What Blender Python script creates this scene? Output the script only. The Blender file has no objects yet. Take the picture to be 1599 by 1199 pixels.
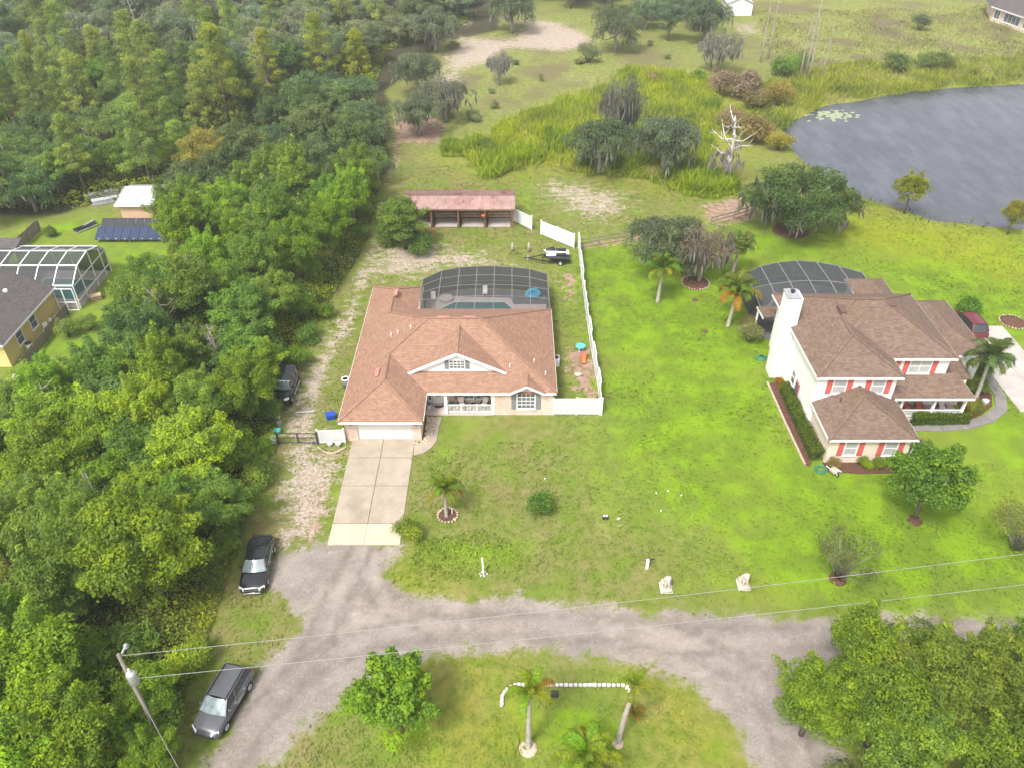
import bpy, bmesh, math, random
import numpy as np
from mathutils import Vector, Matrix

SC = bpy.context.scene
COL = SC.collection
R = math.radians

# ------------------------------------------------------------------ camera
CAM_H = 45.0
FPX = 1250.0                       # focal length in pixels of the 1599 px wide photograph
TH = math.atan(960.0 / FPX)        # tilt below the horizon
cam_d = bpy.data.cameras.new('camera')
cam_d.sensor_width = 36.0
cam_d.lens = 36.0 * FPX / 1599.0
cam_d.clip_start = 0.5
cam_d.clip_end = 8000.0
cam = bpy.data.objects.new('camera', cam_d)
cam.location = (0, 0, CAM_H)
cam.rotation_euler = (math.pi / 2 - TH, 0, 0)
COL.objects.link(cam)
SC.camera = cam

# ------------------------------------------------------------------ light
SUN_EL, SUN_AZ = R(56), R(212)     # azimuth clockwise from +Y: behind the viewer, to the left
world = bpy.data.worlds.new('World')
SC.world = world
world.use_nodes = True
wn = world.node_tree
wn.nodes.clear()
sky = wn.nodes.new('ShaderNodeTexSky')
sky.sky_type = 'NISHITA'
sky.sun_disc = False
sky.sun_elevation = SUN_EL
sky.sun_rotation = SUN_AZ
sky.air_density = 1.0
sky.dust_density = 4.0
hs = wn.nodes.new('ShaderNodeHueSaturation')
hs.inputs['Saturation'].default_value = 0.22
bg = wn.nodes.new('ShaderNodeBackground')
bg.inputs['Strength'].default_value = 0.15
wo = wn.nodes.new('ShaderNodeOutputWorld')
wn.links.new(sky.outputs[0], hs.inputs['Color'])
wn.links.new(hs.outputs[0], bg.inputs['Color'])
wn.links.new(bg.outputs[0], wo.inputs['Surface'])

sun_d = bpy.data.lights.new('sun', 'SUN')
sun_d.energy = 1.85
sun_d.angle = R(12)
sun_d.color = (1.0, 0.95, 0.87)
sun = bpy.data.objects.new('sun', sun_d)
sd_ = Vector((math.sin(SUN_AZ) * math.cos(SUN_EL), math.cos(SUN_AZ) * math.cos(SUN_EL), math.sin(SUN_EL)))
sun.rotation_euler = sd_.to_track_quat('Z', 'Y').to_euler()
sun.location = sd_ * 300
COL.objects.link(sun)

SC.view_settings.view_transform = 'Standard'
SC.view_settings.look = 'None'
SC.view_settings.gamma = 1.0
SC.view_settings.use_curve_mapping = False
SC.view_settings.exposure = 0.98
SC.render.engine = 'CYCLES'
SC.cycles.use_denoising = True
SC.cycles.max_bounces = 6
SC.cycles.diffuse_bounces = 3
SC.cycles.glossy_bounces = 2
SC.cycles.transmission_bounces = 3
SC.cycles.transparent_max_bounces = 12
SC.cycles.volume_bounces = 0
SC.cycles.use_adaptive_sampling = True

# ------------------------------------------------------------------ helpers
_c, _s = math.cos(TH), math.sin(TH)

def G(px, py, z=0.0):
    """World point at height z that the survey of the photograph gives for a pixel."""
    u = (px - 799.5) / FPX
    v = (py - 599.5) / FPX
    dy, dz = _c - v * _s, -_s - v * _c
    t = (z - CAM_H) / dz
    return Vector((u * t, dy * t, z))

def G2(px, py):
    p = G(px, py)
    return (p.x, p.y)

def proj(x, y, z):
    d = y * _c - (z - CAM_H) * _s
    up = y * _s + (z - CAM_H) * _c
    return 799.5 + FPX * x / d, 599.5 - FPX * up / d

RNG = random.Random(7)
BASE = {}                       # world location of the un-rotated roots

def tag(o, label=None, cat=None, group=None, kind=None):
    if label: o['label'] = label
    if cat: o['category'] = cat
    if group: o['group'] = group
    if kind: o['kind'] = kind
    return o

def thing(name, label, cat, loc=(0, 0, 0), rz=0.0, group=None):
    o = bpy.data.objects.new(name, None)
    o.empty_display_size = 0.3
    o.location = loc
    o.rotation_euler = (0, 0, rz)
    COL.objects.link(o)
    BASE[o.name] = Vector(loc)
    return tag(o, label, cat, group)

def setting(name):
    o = bpy.data.objects.new(name, None)
    o.empty_display_size = 0.3
    COL.objects.link(o)
    BASE[o.name] = Vector((0, 0, 0))
    return tag(o, kind='structure')

def link(name, me, parent=None, loc=(0, 0, 0), rot=(0, 0, 0), sc=(1, 1, 1), color=None):
    o = bpy.data.objects.new(name, me)
    o.parent = parent
    o.location = loc
    o.rotation_euler = rot
    o.scale = sc
    if color: o.color = (*color, 1)
    COL.objects.link(o)
    return o

def copy_tree(root, loc=None, rz=None, sc=None, label=None, color=None):
    r = root.copy()
    COL.objects.link(r)
    if loc is not None: r.location = loc
    if rz is not None: r.rotation_euler = (0, 0, rz)
    if sc is not None: r.scale = sc
    if label: r['label'] = label
    for ch in root.children:
        c = ch.copy(); COL.objects.link(c); c.parent = r
        for g in ch.children:
            d = g.copy(); COL.objects.link(d); d.parent = c
    return r

class MB:
    """Collects faces; build() links them as one mesh object."""
    def __init__(self):
        self.v, self.f = [], []

    def poly(self, pts):
        i = len(self.v)
        self.v += [tuple(p) for p in pts]
        self.f.append(tuple(range(i, i + len(pts))))
        return self

    def box(self, x0, x1, y0, y1, z0, z1):
        i = len(self.v)
        self.v += [(x0, y0, z0), (x1, y0, z0), (x1, y1, z0), (x0, y1, z0), (x0, y0, z1), (x1, y0, z1), (x1, y1, z1), (x0, y1, z1)]
        self.f += [tuple(i + k for k in q) for q in ((3, 2, 1, 0), (4, 5, 6, 7), (0, 1, 5, 4), (1, 2, 6, 5), (2, 3, 7, 6), (3, 0, 4, 7))]
        return self

    def obox(self, o, r, u, n, x0, x1, z0, z1, d0, d1):
        """box in a local frame: r along, u up, n outward"""
        o, r, u, n = map(Vector, (o, r, u, n))
        i = len(self.v)
        for d in (d0, d1):
            for (x, z) in ((x0, z0), (x1, z0), (x1, z1), (x0, z1)):
                self.v.append(tuple(o + r * x + u * z + n * d))
        self.f += [tuple(i + k for k in q) for q in ((0, 1, 2, 3), (7, 6, 5, 4), (0, 4, 5, 1), (1, 5, 6, 2), (2, 6, 7, 3), (3, 7, 4, 0))]
        return self

    def bar(self, a, b, w, h=None):
        a, b = Vector(a), Vector(b)
        h = h or w
        d = (b - a).normalized()
        up = Vector((0, 0, 1)) if abs(d.z) < 0.95 else Vector((0, 1, 0))
        s = d.cross(up).normalized()
        t = s.cross(d)
        i = len(self.v)
        for p in (a, b):
            for (q, e) in ((-1, -1), (1, -1), (1, 1), (-1, 1)):
                self.v.append(tuple(p + s * q * w / 2 + t * e * h / 2))
        self.f += [tuple(i + k for k in q) for q in ((3, 2, 1, 0), (4, 5, 6, 7), (0, 1, 5, 4), (1, 2, 6, 5), (2, 3, 7, 6), (3, 0, 4, 7))]
        return self

    def tube(self, pts, rad, n=8, cap=True):
        pts = [Vector(p) for p in pts]
        if not hasattr(rad, '__len__'): rad = [rad] * len(pts)
        i0 = len(self.v)
        ref = None
        for k, p in enumerate(pts):
            d = (pts[min(k + 1, len(pts) - 1)] - pts[max(k - 1, 0)])
            d = d.normalized() if d.length > 1e-9 else Vector((0, 0, 1))
            if ref is None:
                ref = Vector((1, 0, 0)) if abs(d.x) < 0.9 else Vector((0, 1, 0))
            s = (ref - d * ref.dot(d)).normalized()
            t = d.cross(s)
            ref = s
            for j in range(n):
                a = 2 * math.pi * j / n
                self.v.append(tuple(p + (s * math.cos(a) + t * math.sin(a)) * rad[k]))
        for k in range(len(pts) - 1):
            for j in range(n):
                a, b = i0 + k * n + j, i0 + k * n + (j + 1) % n
                self.f.append((a, b, b + n, a + n))
        if cap:
            self.f.append(tuple(i0 + j for j in reversed(range(n))))
            self.f.append(tuple(i0 + (len(pts) - 1) * n + j for j in range(n)))
        return self

    def lathe(self, c, prof, n=14):
        c = Vector(c)
        i0 = len(self.v)
        for (r, z) in prof:
            for j in range(n):
                a = 2 * math.pi * j / n
                self.v.append((c.x + r * math.cos(a), c.y + r * math.sin(a), c.z + z))
        for k in range(len(prof) - 1):
            for j in range(n):
                a, b = i0 + k * n + j, i0 + k * n + (j + 1) % n
                self.f.append((a, b, b + n, a + n))
        self.f.append(tuple(i0 + j for j in reversed(range(n))))
        self.f.append(tuple(i0 + (len(prof) - 1) * n + j for j in range(n)))
        return self

    def prism(self, pts, z0, z1):
        n = len(pts)
        i = len(self.v)
        area = sum(pts[k][0] * pts[(k + 1) % n][1] - pts[(k + 1) % n][0] * pts[k][1] for k in range(n))
        if area < 0: pts = pts[::-1]
        self.v += [(p[0], p[1], z0) for p in pts] + [(p[0], p[1], z1) for p in pts]
        self.f.append(tuple(i + k for k in reversed(range(n))))
        self.f.append(tuple(i + n + k for k in range(n)))
        for k in range(n):
            a, b = i + k, i + (k + 1) % n
            self.f.append((a, b, b + n, a + n))
        return self

    def grid(self, rows):
        """rows of equally many points"""
        i = len(self.v)
        m = len(rows[0])
        for r in rows: self.v += [tuple(p) for p in r]
        for a in range(len(rows) - 1):
            for b in range(m - 1):
                k = i + a * m + b
                self.f.append((k, k + 1, k + m + 1, k + m))
        return self

    def mesh(self, name, mat, smooth=False, off=None):
        me = bpy.data.meshes.new(name)
        v = self.v if off is None else [(p[0] - off[0], p[1] - off[1], p[2] - off[2]) for p in self.v]
        me.from_pydata(v, [], self.f)
        uv = me.uv_layers.new(name='UVMap')
        wv = self.v
        data = np.zeros((len(me.loops), 2))
        for p in me.polygons:
            n = p.normal
            if abs(n.z) > 0.995: t, b = Vector((1, 0, 0)), Vector((0, 1, 0))
            else:
                t = Vector((0, 0, 1)).cross(n).normalized()
                b = n.cross(t)
            for li in p.loop_indices:
                q = Vector(wv[me.loops[li].vertex_index])
                data[li] = (q.dot(t), q.dot(b))
        uv.data.foreach_set('uv', data.ravel())
        if smooth:
            me.polygons.foreach_set('use_smooth', [True] * len(me.polygons))
        me.materials.append(mat)
        return me

    def build(self, name, mat, parent=None, smooth=False, local=False, bevel=0.0):
        off = None
        root = parent
        if parent is not None and not local:
            while root.parent is not None: root = root.parent
            off = BASE[root.name]
        o = link(name, self.mesh(name, mat, smooth, off), parent)
        if bevel:
            m = o.modifiers.new('bevel', 'BEVEL'); m.width = bevel; m.segments = 2; m.limit_method = 'ANGLE'
        return o

# ------------------------------------------------------------------ material helpers
def new_mat(name):
    m = bpy.data.materials.new(name)
    m.use_nodes = True
    nt = m.node_tree
    nt.nodes.clear()
    out = nt.nodes.new('ShaderNodeOutputMaterial')
    return m, nt, out

class NT:
    """small wrapper that keeps node building short"""
    def __init__(self, nt): self.nt = nt
    def n(self, typ, ins=None, **props):
        nd = self.nt.nodes.new('ShaderNode' + typ)
        for k, v in props.items(): setattr(nd, k, v)
        for k, v in (ins or {}).items():
            if isinstance(v, bpy.types.NodeSocket): self.nt.links.new(v, nd.inputs[k])
            elif v is not None:
                s = nd.inputs[k]
                if s.type == 'RGBA' and len(v) == 3: v = (*v, 1)
                s.default_value = v
        return nd
    def noise(self, vec, scale, detail=3.0, rough=0.55):
        return self.n('TexNoise', {'Vector': vec, 'Scale': scale, 'Detail': detail, 'Roughness': rough}).outputs['Fac']
    def math(self, op, a, b=0.0, c=0.0, clamp=False):
        nd = self.n('Math', None, operation=op, use_clamp=clamp)
        for i, v in enumerate((a, b, c)):
            if isinstance(v, bpy.types.NodeSocket): self.nt.links.new(v, nd.inputs[i])
            else: nd.inputs[i].default_value = v
        return nd.outputs[0]
    def mix(self, fac, a, b, blend='MIX'):
        nd = self.n('Mix', None, data_type='RGBA', blend_type=blend)
        for i, v in ((0, fac), (6, a), (7, b)):
            if isinstance(v, bpy.types.NodeSocket): self.nt.links.new(v, nd.inputs[i])
            else: nd.inputs[i].default_value = (*v, 1) if hasattr(v, '__len__') and len(v) == 3 else v
        return nd.outputs[2]
    def ramp(self, fac, lo, hi):
        return self.n('MapRange', {'Value': fac, 'From Min': lo, 'From Max': hi}, interpolation_type='SMOOTHSTEP').outputs[0]

MATS = {}
def mat(name, color, rough=0.7, var=0.12, scale=3.0, bump=0.0, metal=0.0, spec=0.4, stain=None, coat=0.0, hi=None):
    """plain procedural surface: colour with two octaves of variation, optional stains"""
    if name in MATS: return MATS[name]
    m, nt, out = new_mat(name)
    w = NT(nt)
    geo = w.n('NewGeometry').outputs['Position']
    n1 = w.noise(geo, scale, 4)
    n2 = w.noise(geo, scale * 9, 3)
    f = w.math('ADD', w.math('MULTIPLY', n1, 0.65), w.math('MULTIPLY', n2, 0.35))
    lo = tuple(c * (1 - var) for c in color)
    hi = hi or tuple(min(1, c * (1 + var)) for c in color)
    colr = w.mix(w.ramp(f, 0.32, 0.68), lo, hi)
    if stain:
        colr = w.mix(w.math('MULTIPLY', w.ramp(w.noise(geo, scale * 0.45, 5, 0.65), 0.5, 0.72), stain[1]), colr, stain[0])
    b = w.n('BsdfPrincipled', {'Base Color': colr, 'Roughness': rough, 'Metallic': metal, 'Specular IOR Level': spec, 'Coat Weight': coat})
    if bump:
        bp = w.n('Bump', {'Height': n2, 'Strength': bump, 'Distance': 0.05})
        nt.links.new(bp.outputs[0], b.inputs['Normal'])
    nt.links.new(b.outputs[0], out.inputs[0])
    MATS[name] = m
    return m

def brick_mat(name, c1, c2, mortar, bw, bh, ms=0.01, rough=0.85, patch=None, patch_amt=0.5, bump=0.4, vary=0.25):
    m, nt, out = new_mat(name)
    w = NT(nt)
    uv = w.n('UVMap').outputs[0]
    geo = w.n('NewGeometry').outputs['Position']
    br = w.n('TexBrick', {'Vector': uv, 'Color1': c1, 'Color2': c2, 'Mortar': mortar, 'Scale': 1.0, 'Mortar Size': ms,
                          'Brick Width': bw, 'Row Height': bh, 'Bias': 0.0, 'Mortar Smooth': 0.2})
    colr = br.outputs['Color']
    n1 = w.noise(geo, 0.55, 5, 0.6)
    n2 = w.noise(w.n('Mapping', {'Vector': uv, 'Scale': (1.2, 7.0, 1.0)}).outputs[0], 1.0, 4, 0.6)
    colr = w.mix(w.math('MULTIPLY', w.ramp(n2, 0.45, 0.75), vary), colr, tuple(min(1, c * 1.5) for c in c1))
    if patch:
        colr = w.mix(w.math('MULTIPLY', w.ramp(n1, 0.46, 0.7), patch_amt), colr, patch)
        n3 = w.noise(w.n('Mapping', {'Vector': uv, 'Scale': (2.2, 0.22, 1.0)}).outputs[0], 1.0, 4, 0.6)
        colr = w.mix(w.math('MULTIPLY', w.ramp(n3, 0.52, 0.78), 0.4), colr, tuple(c * 0.62 for c in c1))
    b = w.n('BsdfPrincipled', {'Base Color': colr, 'Roughness': rough, 'Specular IOR Level': 0.25})
    bp = w.n('Bump', {'Height': br.outputs['Fac'], 'Strength': bump, 'Distance': 0.02}, invert=True)
    nt.links.new(bp.outputs[0], b.inputs['Normal'])
    nt.links.new(b.outputs[0], out.inputs[0])
    MATS[name] = m
    return m

def leaf_mat(name, trans=0.3, spread=0.35):
    """leaf colour = the plant's own colour (object colour) with per-clump and per-leaf variation"""
    m, nt, out = new_mat(name)
    w = NT(nt)
    oi = w.n('ObjectInfo')
    t = w.n('Attribute', None, attribute_name='tint').outputs['Fac']
    k = w.math('MULTIPLY_ADD', t, spread * 2, 1 - spread)
    hsv = w.n('HueSaturation', {'Color': oi.outputs['Color'], 'Value': k,
                                'Hue': w.math('MULTIPLY_ADD', t, -0.04, 0.514),
                                'Saturation': w.math('MULTIPLY_ADD', t, 0.12, 0.92)})
    d = w.n('BsdfPrincipled', {'Base Color': hsv.outputs[0], 'Roughness': 0.55, 'Specular IOR Level': 0.3})
    tr = w.n('BsdfTranslucent', {'Color': hsv.outputs[0]})
    mx = w.n('MixShader', {'Fac': trans})
    nt.links.new(d.outputs[0], mx.inputs[1]); nt.links.new(tr.outputs[0], mx.inputs[2])
    nt.links.new(mx.outputs[0], out.inputs[0])
    MATS[name] = m
    return m

def glass_mat(name, color, rough=0.08):
    return mat(name, color, rough=rough, var=0.25, scale=0.8, spec=0.8)

def screen_mat(name, color, alpha):
    m, nt, out = new_mat(name)
    w = NT(nt)
    geo = w.n('NewGeometry').outputs['Position']
    a = w.math('MULTIPLY_ADD', w.noise(geo, 0.6, 3), 0.15, alpha - 0.075)
    d = w.n('BsdfPrincipled', {'Base Color': color, 'Roughness': 0.7, 'Specular IOR Level': 0.2})
    tr = w.n('BsdfTransparent')
    mx = w.n('MixShader', {'Fac': a})
    nt.links.new(tr.outputs[0], mx.inputs[1]); nt.links.new(d.outputs[0], mx.inputs[2])
    nt.links.new(mx.outputs[0], out.inputs[0])
    MATS[name] = m
    return m

mat('white_paint', (0.80, 0.79, 0.77), 0.6, 0.05, 1.5)
mat('white_vinyl', (0.66, 0.66, 0.68), 0.45, 0.06, 0.8, stain=((0.62, 0.60, 0.58), 0.5))
mat('stucco_white', (0.80, 0.79, 0.775), 0.85, 0.05, 1.2, bump=0.2, stain=((0.72, 0.70, 0.67), 0.4))
mat('stucco_cream', (0.72, 0.60, 0.50), 0.85, 0.06, 1.2, bump=0.2)
mat('stucco_yellow', (0.72, 0.55, 0.22), 0.85, 0.07, 1.0, bump=0.2)
mat('stucco_peach', (0.62, 0.42, 0.27), 0.85, 0.07, 1.0)
mat('red_shutter', (0.55, 0.12, 0.10), 0.6, 0.08, 3)
mat('grey_shutter', (0.22, 0.23, 0.24), 0.6, 0.08, 3)
mat('concrete', (0.355, 0.30, 0.235), 0.9, 0.13, 0.7, bump=0.15, stain=((0.25, 0.19, 0.145), 0.6))
mat('concrete_new', (0.53, 0.43, 0.32), 0.9, 0.09, 0.9, bump=0.15, stain=((0.43, 0.34, 0.25), 0.5))
mat('concrete_grey', (0.42, 0.38, 0.35), 0.9, 0.12, 0.9, bump=0.15, stain=((0.30, 0.27, 0.25), 0.5))
mat('walk_grey', (0.20, 0.185, 0.18), 0.9, 0.15, 0.9, bump=0.15, stain=((0.14, 0.125, 0.12), 0.5))
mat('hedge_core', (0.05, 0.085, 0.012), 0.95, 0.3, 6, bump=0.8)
mat('deck_pink', (0.52, 0.44, 0.41), 0.85, 0.08, 1.0)
mat('deck_dark', (0.13, 0.13, 0.13), 0.85, 0.15, 1.0)
mat('pool_water', (0.05, 0.17, 0.17), 0.06, 0.12, 0.7, spec=0.5)
mat('dark_metal', (0.035, 0.035, 0.04), 0.5, 0.2, 4)
mat('bronze_frame', (0.10, 0.10, 0.10), 0.45, 0.1, 3)
mat('grey_frame', (0.22, 0.22, 0.215), 0.5, 0.1, 3)
mat('galvanised', (0.45, 0.46, 0.48), 0.4, 0.15, 3, metal=0.4)
mat('steel_grey', (0.32, 0.33, 0.35), 0.5, 0.15, 3)
mat('rubber', (0.02, 0.02, 0.02), 0.85, 0.2, 5)
mat('trunk_bark', (0.14, 0.11, 0.085), 0.95, 0.3, 3, bump=0.6)
mat('grey_bark', (0.27, 0.245, 0.21), 0.95, 0.25, 3, bump=0.6)
mat('palm_bark', (0.40, 0.36, 0.31), 0.95, 0.2, 4, bump=0.6)
mat('bleached_wood', (0.55, 0.52, 0.48), 0.95, 0.15, 4, bump=0.3)
mat('dead_wood', (0.36, 0.31, 0.27), 0.95, 0.2, 4, bump=0.3)
mat('old_wood', (0.22, 0.185, 0.15), 0.95, 0.25, 2.5, bump=0.3)
mat('brown_wood', (0.22, 0.10, 0.055), 0.9, 0.25, 2.5, bump=0.3, stain=((0.10, 0.05, 0.03), 0.5))
mat('pale_wood', (0.45, 0.33, 0.23), 0.9, 0.2, 2.5, bump=0.3)
mat('mulch', (0.12, 0.055, 0.035), 0.95, 0.35, 6, bump=0.8)
mat('stone_tan', (0.47, 0.37, 0.28), 0.9, 0.25, 4, bump=0.5)
mat('stone_white', (0.56, 0.54, 0.50), 0.9, 0.12, 4, bump=0.4)
mat('statue', (0.50, 0.44, 0.36), 0.85, 0.12, 4, bump=0.3)
mat('blue_plastic', (0.015, 0.07, 0.45), 0.45, 0.1, 3)
mat('cyan_plastic', (0.03, 0.38, 0.62), 0.45, 0.1, 3)
mat('teal_plastic', (0.10, 0.45, 0.42), 0.5, 0.1, 3)
mat('orange_plastic', (0.60, 0.13, 0.03), 0.6, 0.15, 3)
mat('green_hose', (0.05, 0.20, 0.13), 0.5, 0.15, 3)
mat('terracotta', (0.42, 0.15, 0.07), 0.85, 0.15, 3)
mat('cushion', (0.70, 0.63, 0.58), 0.9, 0.08, 3)
mat('black_paint', (0.016, 0.017, 0.022), 0.22, 0.1, 2, spec=0.6, coat=0.6)
mat('grey_paint', (0.085, 0.088, 0.10), 0.28, 0.06, 2, spec=0.6, coat=0.6)
mat('red_paint', (0.12, 0.006, 0.012), 0.28, 0.08, 2, spec=0.6, coat=0.6)
mat('car_glass', (0.03, 0.04, 0.045), 0.05, 0.2, 2, spec=0.9)
mat('wind_glass', (0.20, 0.25, 0.26), 0.08, 0.35, 2.5, spec=0.9)
mat('chrome', (0.75, 0.76, 0.78), 0.2, 0.05, 2, metal=0.7)
mat('head_lens', (0.75, 0.78, 0.80), 0.15, 0.08, 5, spec=0.8)
mat('tail_lens', (0.45, 0.02, 0.015), 0.2, 0.1, 5, spec=0.7)
mat('black_trim', (0.02, 0.02, 0.022), 0.6, 0.1, 4)
mat('window_glass', (0.13, 0.15, 0.17), 0.08, 0.3, 0.9, spec=0.8)
mat('window_blind', (0.42, 0.42, 0.43), 0.35, 0.1, 2.0, spec=0.6)
mat('solar', (0.02, 0.035, 0.085), 0.12, 0.15, 1.0, spec=0.8)
mat('solar_dark', (0.035, 0.035, 0.045), 0.2, 0.15, 1.0, spec=0.6)
mat('metal_roof', (0.55, 0.56, 0.58), 0.4, 0.06, 0.8, metal=0.2)
mat('rust_roof', (0.27, 0.16, 0.14), 0.7, 0.25, 0.9, stain=((0.15, 0.05, 0.035), 0.9))
mat('rust_roof_pale', (0.40, 0.27, 0.235), 0.65, 0.2, 1.2, stain=((0.22, 0.08, 0.055), 0.85))
mat('vent_pink', (0.47, 0.20, 0.17), 0.6, 0.1, 3)
mat('vent_brown', (0.13, 0.075, 0.06), 0.6, 0.1, 3)
mat('wire', (0.28, 0.275, 0.27), 0.5, 0.05, 1)
brick_mat('roof_terracotta', (0.25, 0.14, 0.094), (0.345, 0.21, 0.143), (0.19, 0.104, 0.072), 0.33, 0.16, 0.012, patch=(0.25, 0.135, 0.10), patch_amt=0.6, vary=0.35)
brick_mat('roof_brown', (0.135, 0.09, 0.069), (0.22, 0.152, 0.114), (0.095, 0.063, 0.052), 0.33, 0.17, 0.014, patch=(0.15, 0.10, 0.058), patch_amt=0.45, vary=0.35)
brick_mat('roof_grey', (0.085, 0.075, 0.075), (0.13, 0.115, 0.11), (0.06, 0.055, 0.055), 0.33, 0.17, 0.012, patch=(0.12, 0.10, 0.10), patch_amt=0.4, vary=0.2)
brick_mat('brick_pink', (0.62, 0.43, 0.34), (0.74, 0.58, 0.48), (0.72, 0.66, 0.60), 0.23, 0.08, 0.012, patch=(0.52, 0.27, 0.19), patch_amt=0.5, vary=0.3)
leaf_mat('leaf', 0.48, 0.48)
leaf_mat('leaf_soft', 0.35, 0.38)
# ------------------------------------------------------------------ ground: zones surveyed from the photograph
_tab = np.random.RandomState(5).rand(256, 256)
def vnoise(X, Y, sc, oct=3, seed=0):
    out = np.zeros_like(X); amp, tot = 1.0, 0.0
    for o in range(oct):
        x = X / sc * 2 ** o + 37.7 * (seed + o); y = Y / sc * 2 ** o + 91.3 * (seed + o)
        xi, yi = np.floor(x).astype(int), np.floor(y).astype(int)
        fx, fy = x - xi, y - yi
        fx, fy = fx * fx * (3 - 2 * fx), fy * fy * (3 - 2 * fy)
        a = _tab[xi % 256, yi % 256]; b = _tab[(xi + 1) % 256, yi % 256]
        c = _tab[xi % 256, (yi + 1) % 256]; d = _tab[(xi + 1) % 256, (yi + 1) % 256]
        out += amp * (a * (1 - fx) * (1 - fy) + b * fx * (1 - fy) + c * (1 - fx) * fy + d * fx * fy)
        tot += amp; amp *= 0.5
    return out / tot - 0.5

def sdist(X, Y, poly):
    """signed distance, positive inside"""
    d2 = np.full(X.shape, 1e18); inside = np.zeros(X.shape, bool)
    n = len(poly)
    for i in range(n):
        ax, ay = poly[i]; bx, by = poly[(i + 1) % n]
        ex, ey = bx - ax, by - ay
        L = ex * ex + ey * ey + 1e-12
        t = np.clip(((X - ax) * ex + (Y - ay) * ey) / L, 0, 1)
        d2 = np.minimum(d2, (X - ax - t * ex) ** 2 + (Y - ay - t * ey) ** 2)
        if abs(by - ay) > 1e-9:
            c = ((ay > Y) != (by > Y)) & (X < (bx - ax) * (Y - ay) / (by - ay) + ax)
            inside ^= c
    d = np.sqrt(d2)
    return np.where(inside, d, -d)

def pxpoly(pts): return [G2(*p) for p in pts]

def zone(X, Y, poly, soft=1.0, wob=0.5, sc=2.0, seed=0):
    s = sdist(X, Y, poly) + wob * 2 * vnoise(X, Y, sc, 3, seed)
    return np.clip(s / soft * 0.5 + 0.5, 0, 1)

ROAD = pxpoly([(250, 1290), (318, 1195), (352, 1130), (392, 1075), (436, 1018), (468, 968), (448, 942), (418, 912), (424, 872), (470, 853), (514, 846), (628, 846),
               (612, 875), (606, 902), (650, 924), (720, 935), (830, 938), (940, 948), (1060, 958), (1200, 967), (1350, 962), (1650, 962), (1700, 1010),
               (1420, 1030), (1330, 1080), (1310, 1199), (1330, 1290), (1215, 1290), (1178, 1195), (1148, 1135), (1108, 1088), (1055, 1058), (985, 1030), (900, 1017), (800, 1011),
               (740, 1014), (690, 1024), (610, 1046), (545, 1077), (486, 1126), (415, 1195), (350, 1290)])
TRACK = pxpoly([(440, 700), (430, 760), (425, 860), (500, 852), (520, 780), (540, 705), (500, 696), (505, 640), (520, 580), (545, 530), (570, 470), (598, 410), (612, 375), (585, 375), (560, 420),
                (540, 470), (505, 530), (475, 570), (462, 610), (448, 650)])
SANDS = [pxpoly(p) for p in (
    [(455, 700), (520, 700), (510, 760), (505, 830), (470, 842), (440, 800), (445, 740)],
    [(590, 385), (640, 372), (760, 392), (800, 420), (700, 430), (655, 440), (590, 440), (560, 440)],
    [(835, 280), (900, 278), (985, 300), (1000, 330), (940, 350), (880, 335), (840, 310)],
    [(690, 70), (720, 55), (790, 60), (830, 28), (880, 35), (930, 55), (925, 75), (860, 82), (800, 78), (780, 98), (720, 112), (690, 110)],
    [(672, 120), (715, 105), (730, 125), (700, 145), (675, 165), (650, 150)],
    [(1135, 36), (1185, 34), (1200, 55), (1150, 58)],
    [(720, 15), (745, 15), (740, 40), (715, 45)],
    [(1060, 108), (1090, 112), (1070, 120)],
    [(880, 118), (925, 118), (920, 128), (885, 128)])]
DIRTS = [pxpoly(p) for p in (
    [(475, 735), (530, 700), (520, 740), (512, 800), (505, 840), (470, 845), (480, 790)],
    [(425, 545), (470, 555), (478, 590), (455, 600), (430, 590)],
    [(900, 378), (965, 370), (1110, 345), (1180, 318), (1180, 345), (1110, 358), (965, 386), (905, 392)],
    [(1090, 320), (1170, 300), (1190, 345), (1100, 350)],
    [(615, 180), (640, 170), (700, 190), (690, 225), (630, 225), (612, 290), (600, 290)],
    [(870, 420), (905, 425), (905, 470), (880, 470)], [(840, 30), (900, 45), (930, 70), (870, 82)],
    [(880, 540), (935, 545), (938, 635), (905, 625), (880, 580)])]
LUSH = pxpoly([(905, 387), (1000, 384), (1130, 355), (1240, 365), (1330, 345), (1420, 352), (1650, 372), (1650, 958), (1200, 962), (1130, 900), (1120, 820), (1010, 780), (960, 720), (945, 650), (925, 500)])
LUSH2 = [pxpoly(p) for p in ([(640, 835), (740, 830), (830, 850), (810, 895), (640, 890)], [(530, 725), (545, 725), (522, 850), (508, 850)], [(0, 615), (0, 360), (150, 330), (290, 370), (250, 450), (200, 575)],
          [(560, 1199), (590, 1120), (680, 1100), (700, 1199)], [(780, 1080), (980, 1070), (1000, 1199), (780, 1199)], [(320, 1190), (345, 1120), (330, 1110), (300, 1190)],
          [(1110, 720), (1080, 860), (940, 720), (960, 640)], [(800, 270), (835, 270), (835, 340), (815, 335)], [(690, 650), (740, 660), (700, 720), (670, 720)])]
YELLOW = [pxpoly(p) for p in ([(1290, 320), (1400, 330), (1599, 365), (1650, 470), (1500, 420), (1350, 390), (1290, 370)],
          [(680, 245), (800, 195), (900, 150), (1100, 110), (1240, 190), (1150, 250), (1140, 300), (1050, 300), (900, 265), (760, 275)],
          [(1200, 140), (1400, 105), (1650, 100), (1650, 128), (1400, 145), (1290, 163), (1235, 182)],
          [(600, 905), (680, 915), (700, 935), (620, 930)], [(1030, 1040), (1100, 1100), (1160, 1199), (1060, 1199)], [(690, 1030), (780, 1030), (790, 1199), (690, 1199)])]
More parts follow.
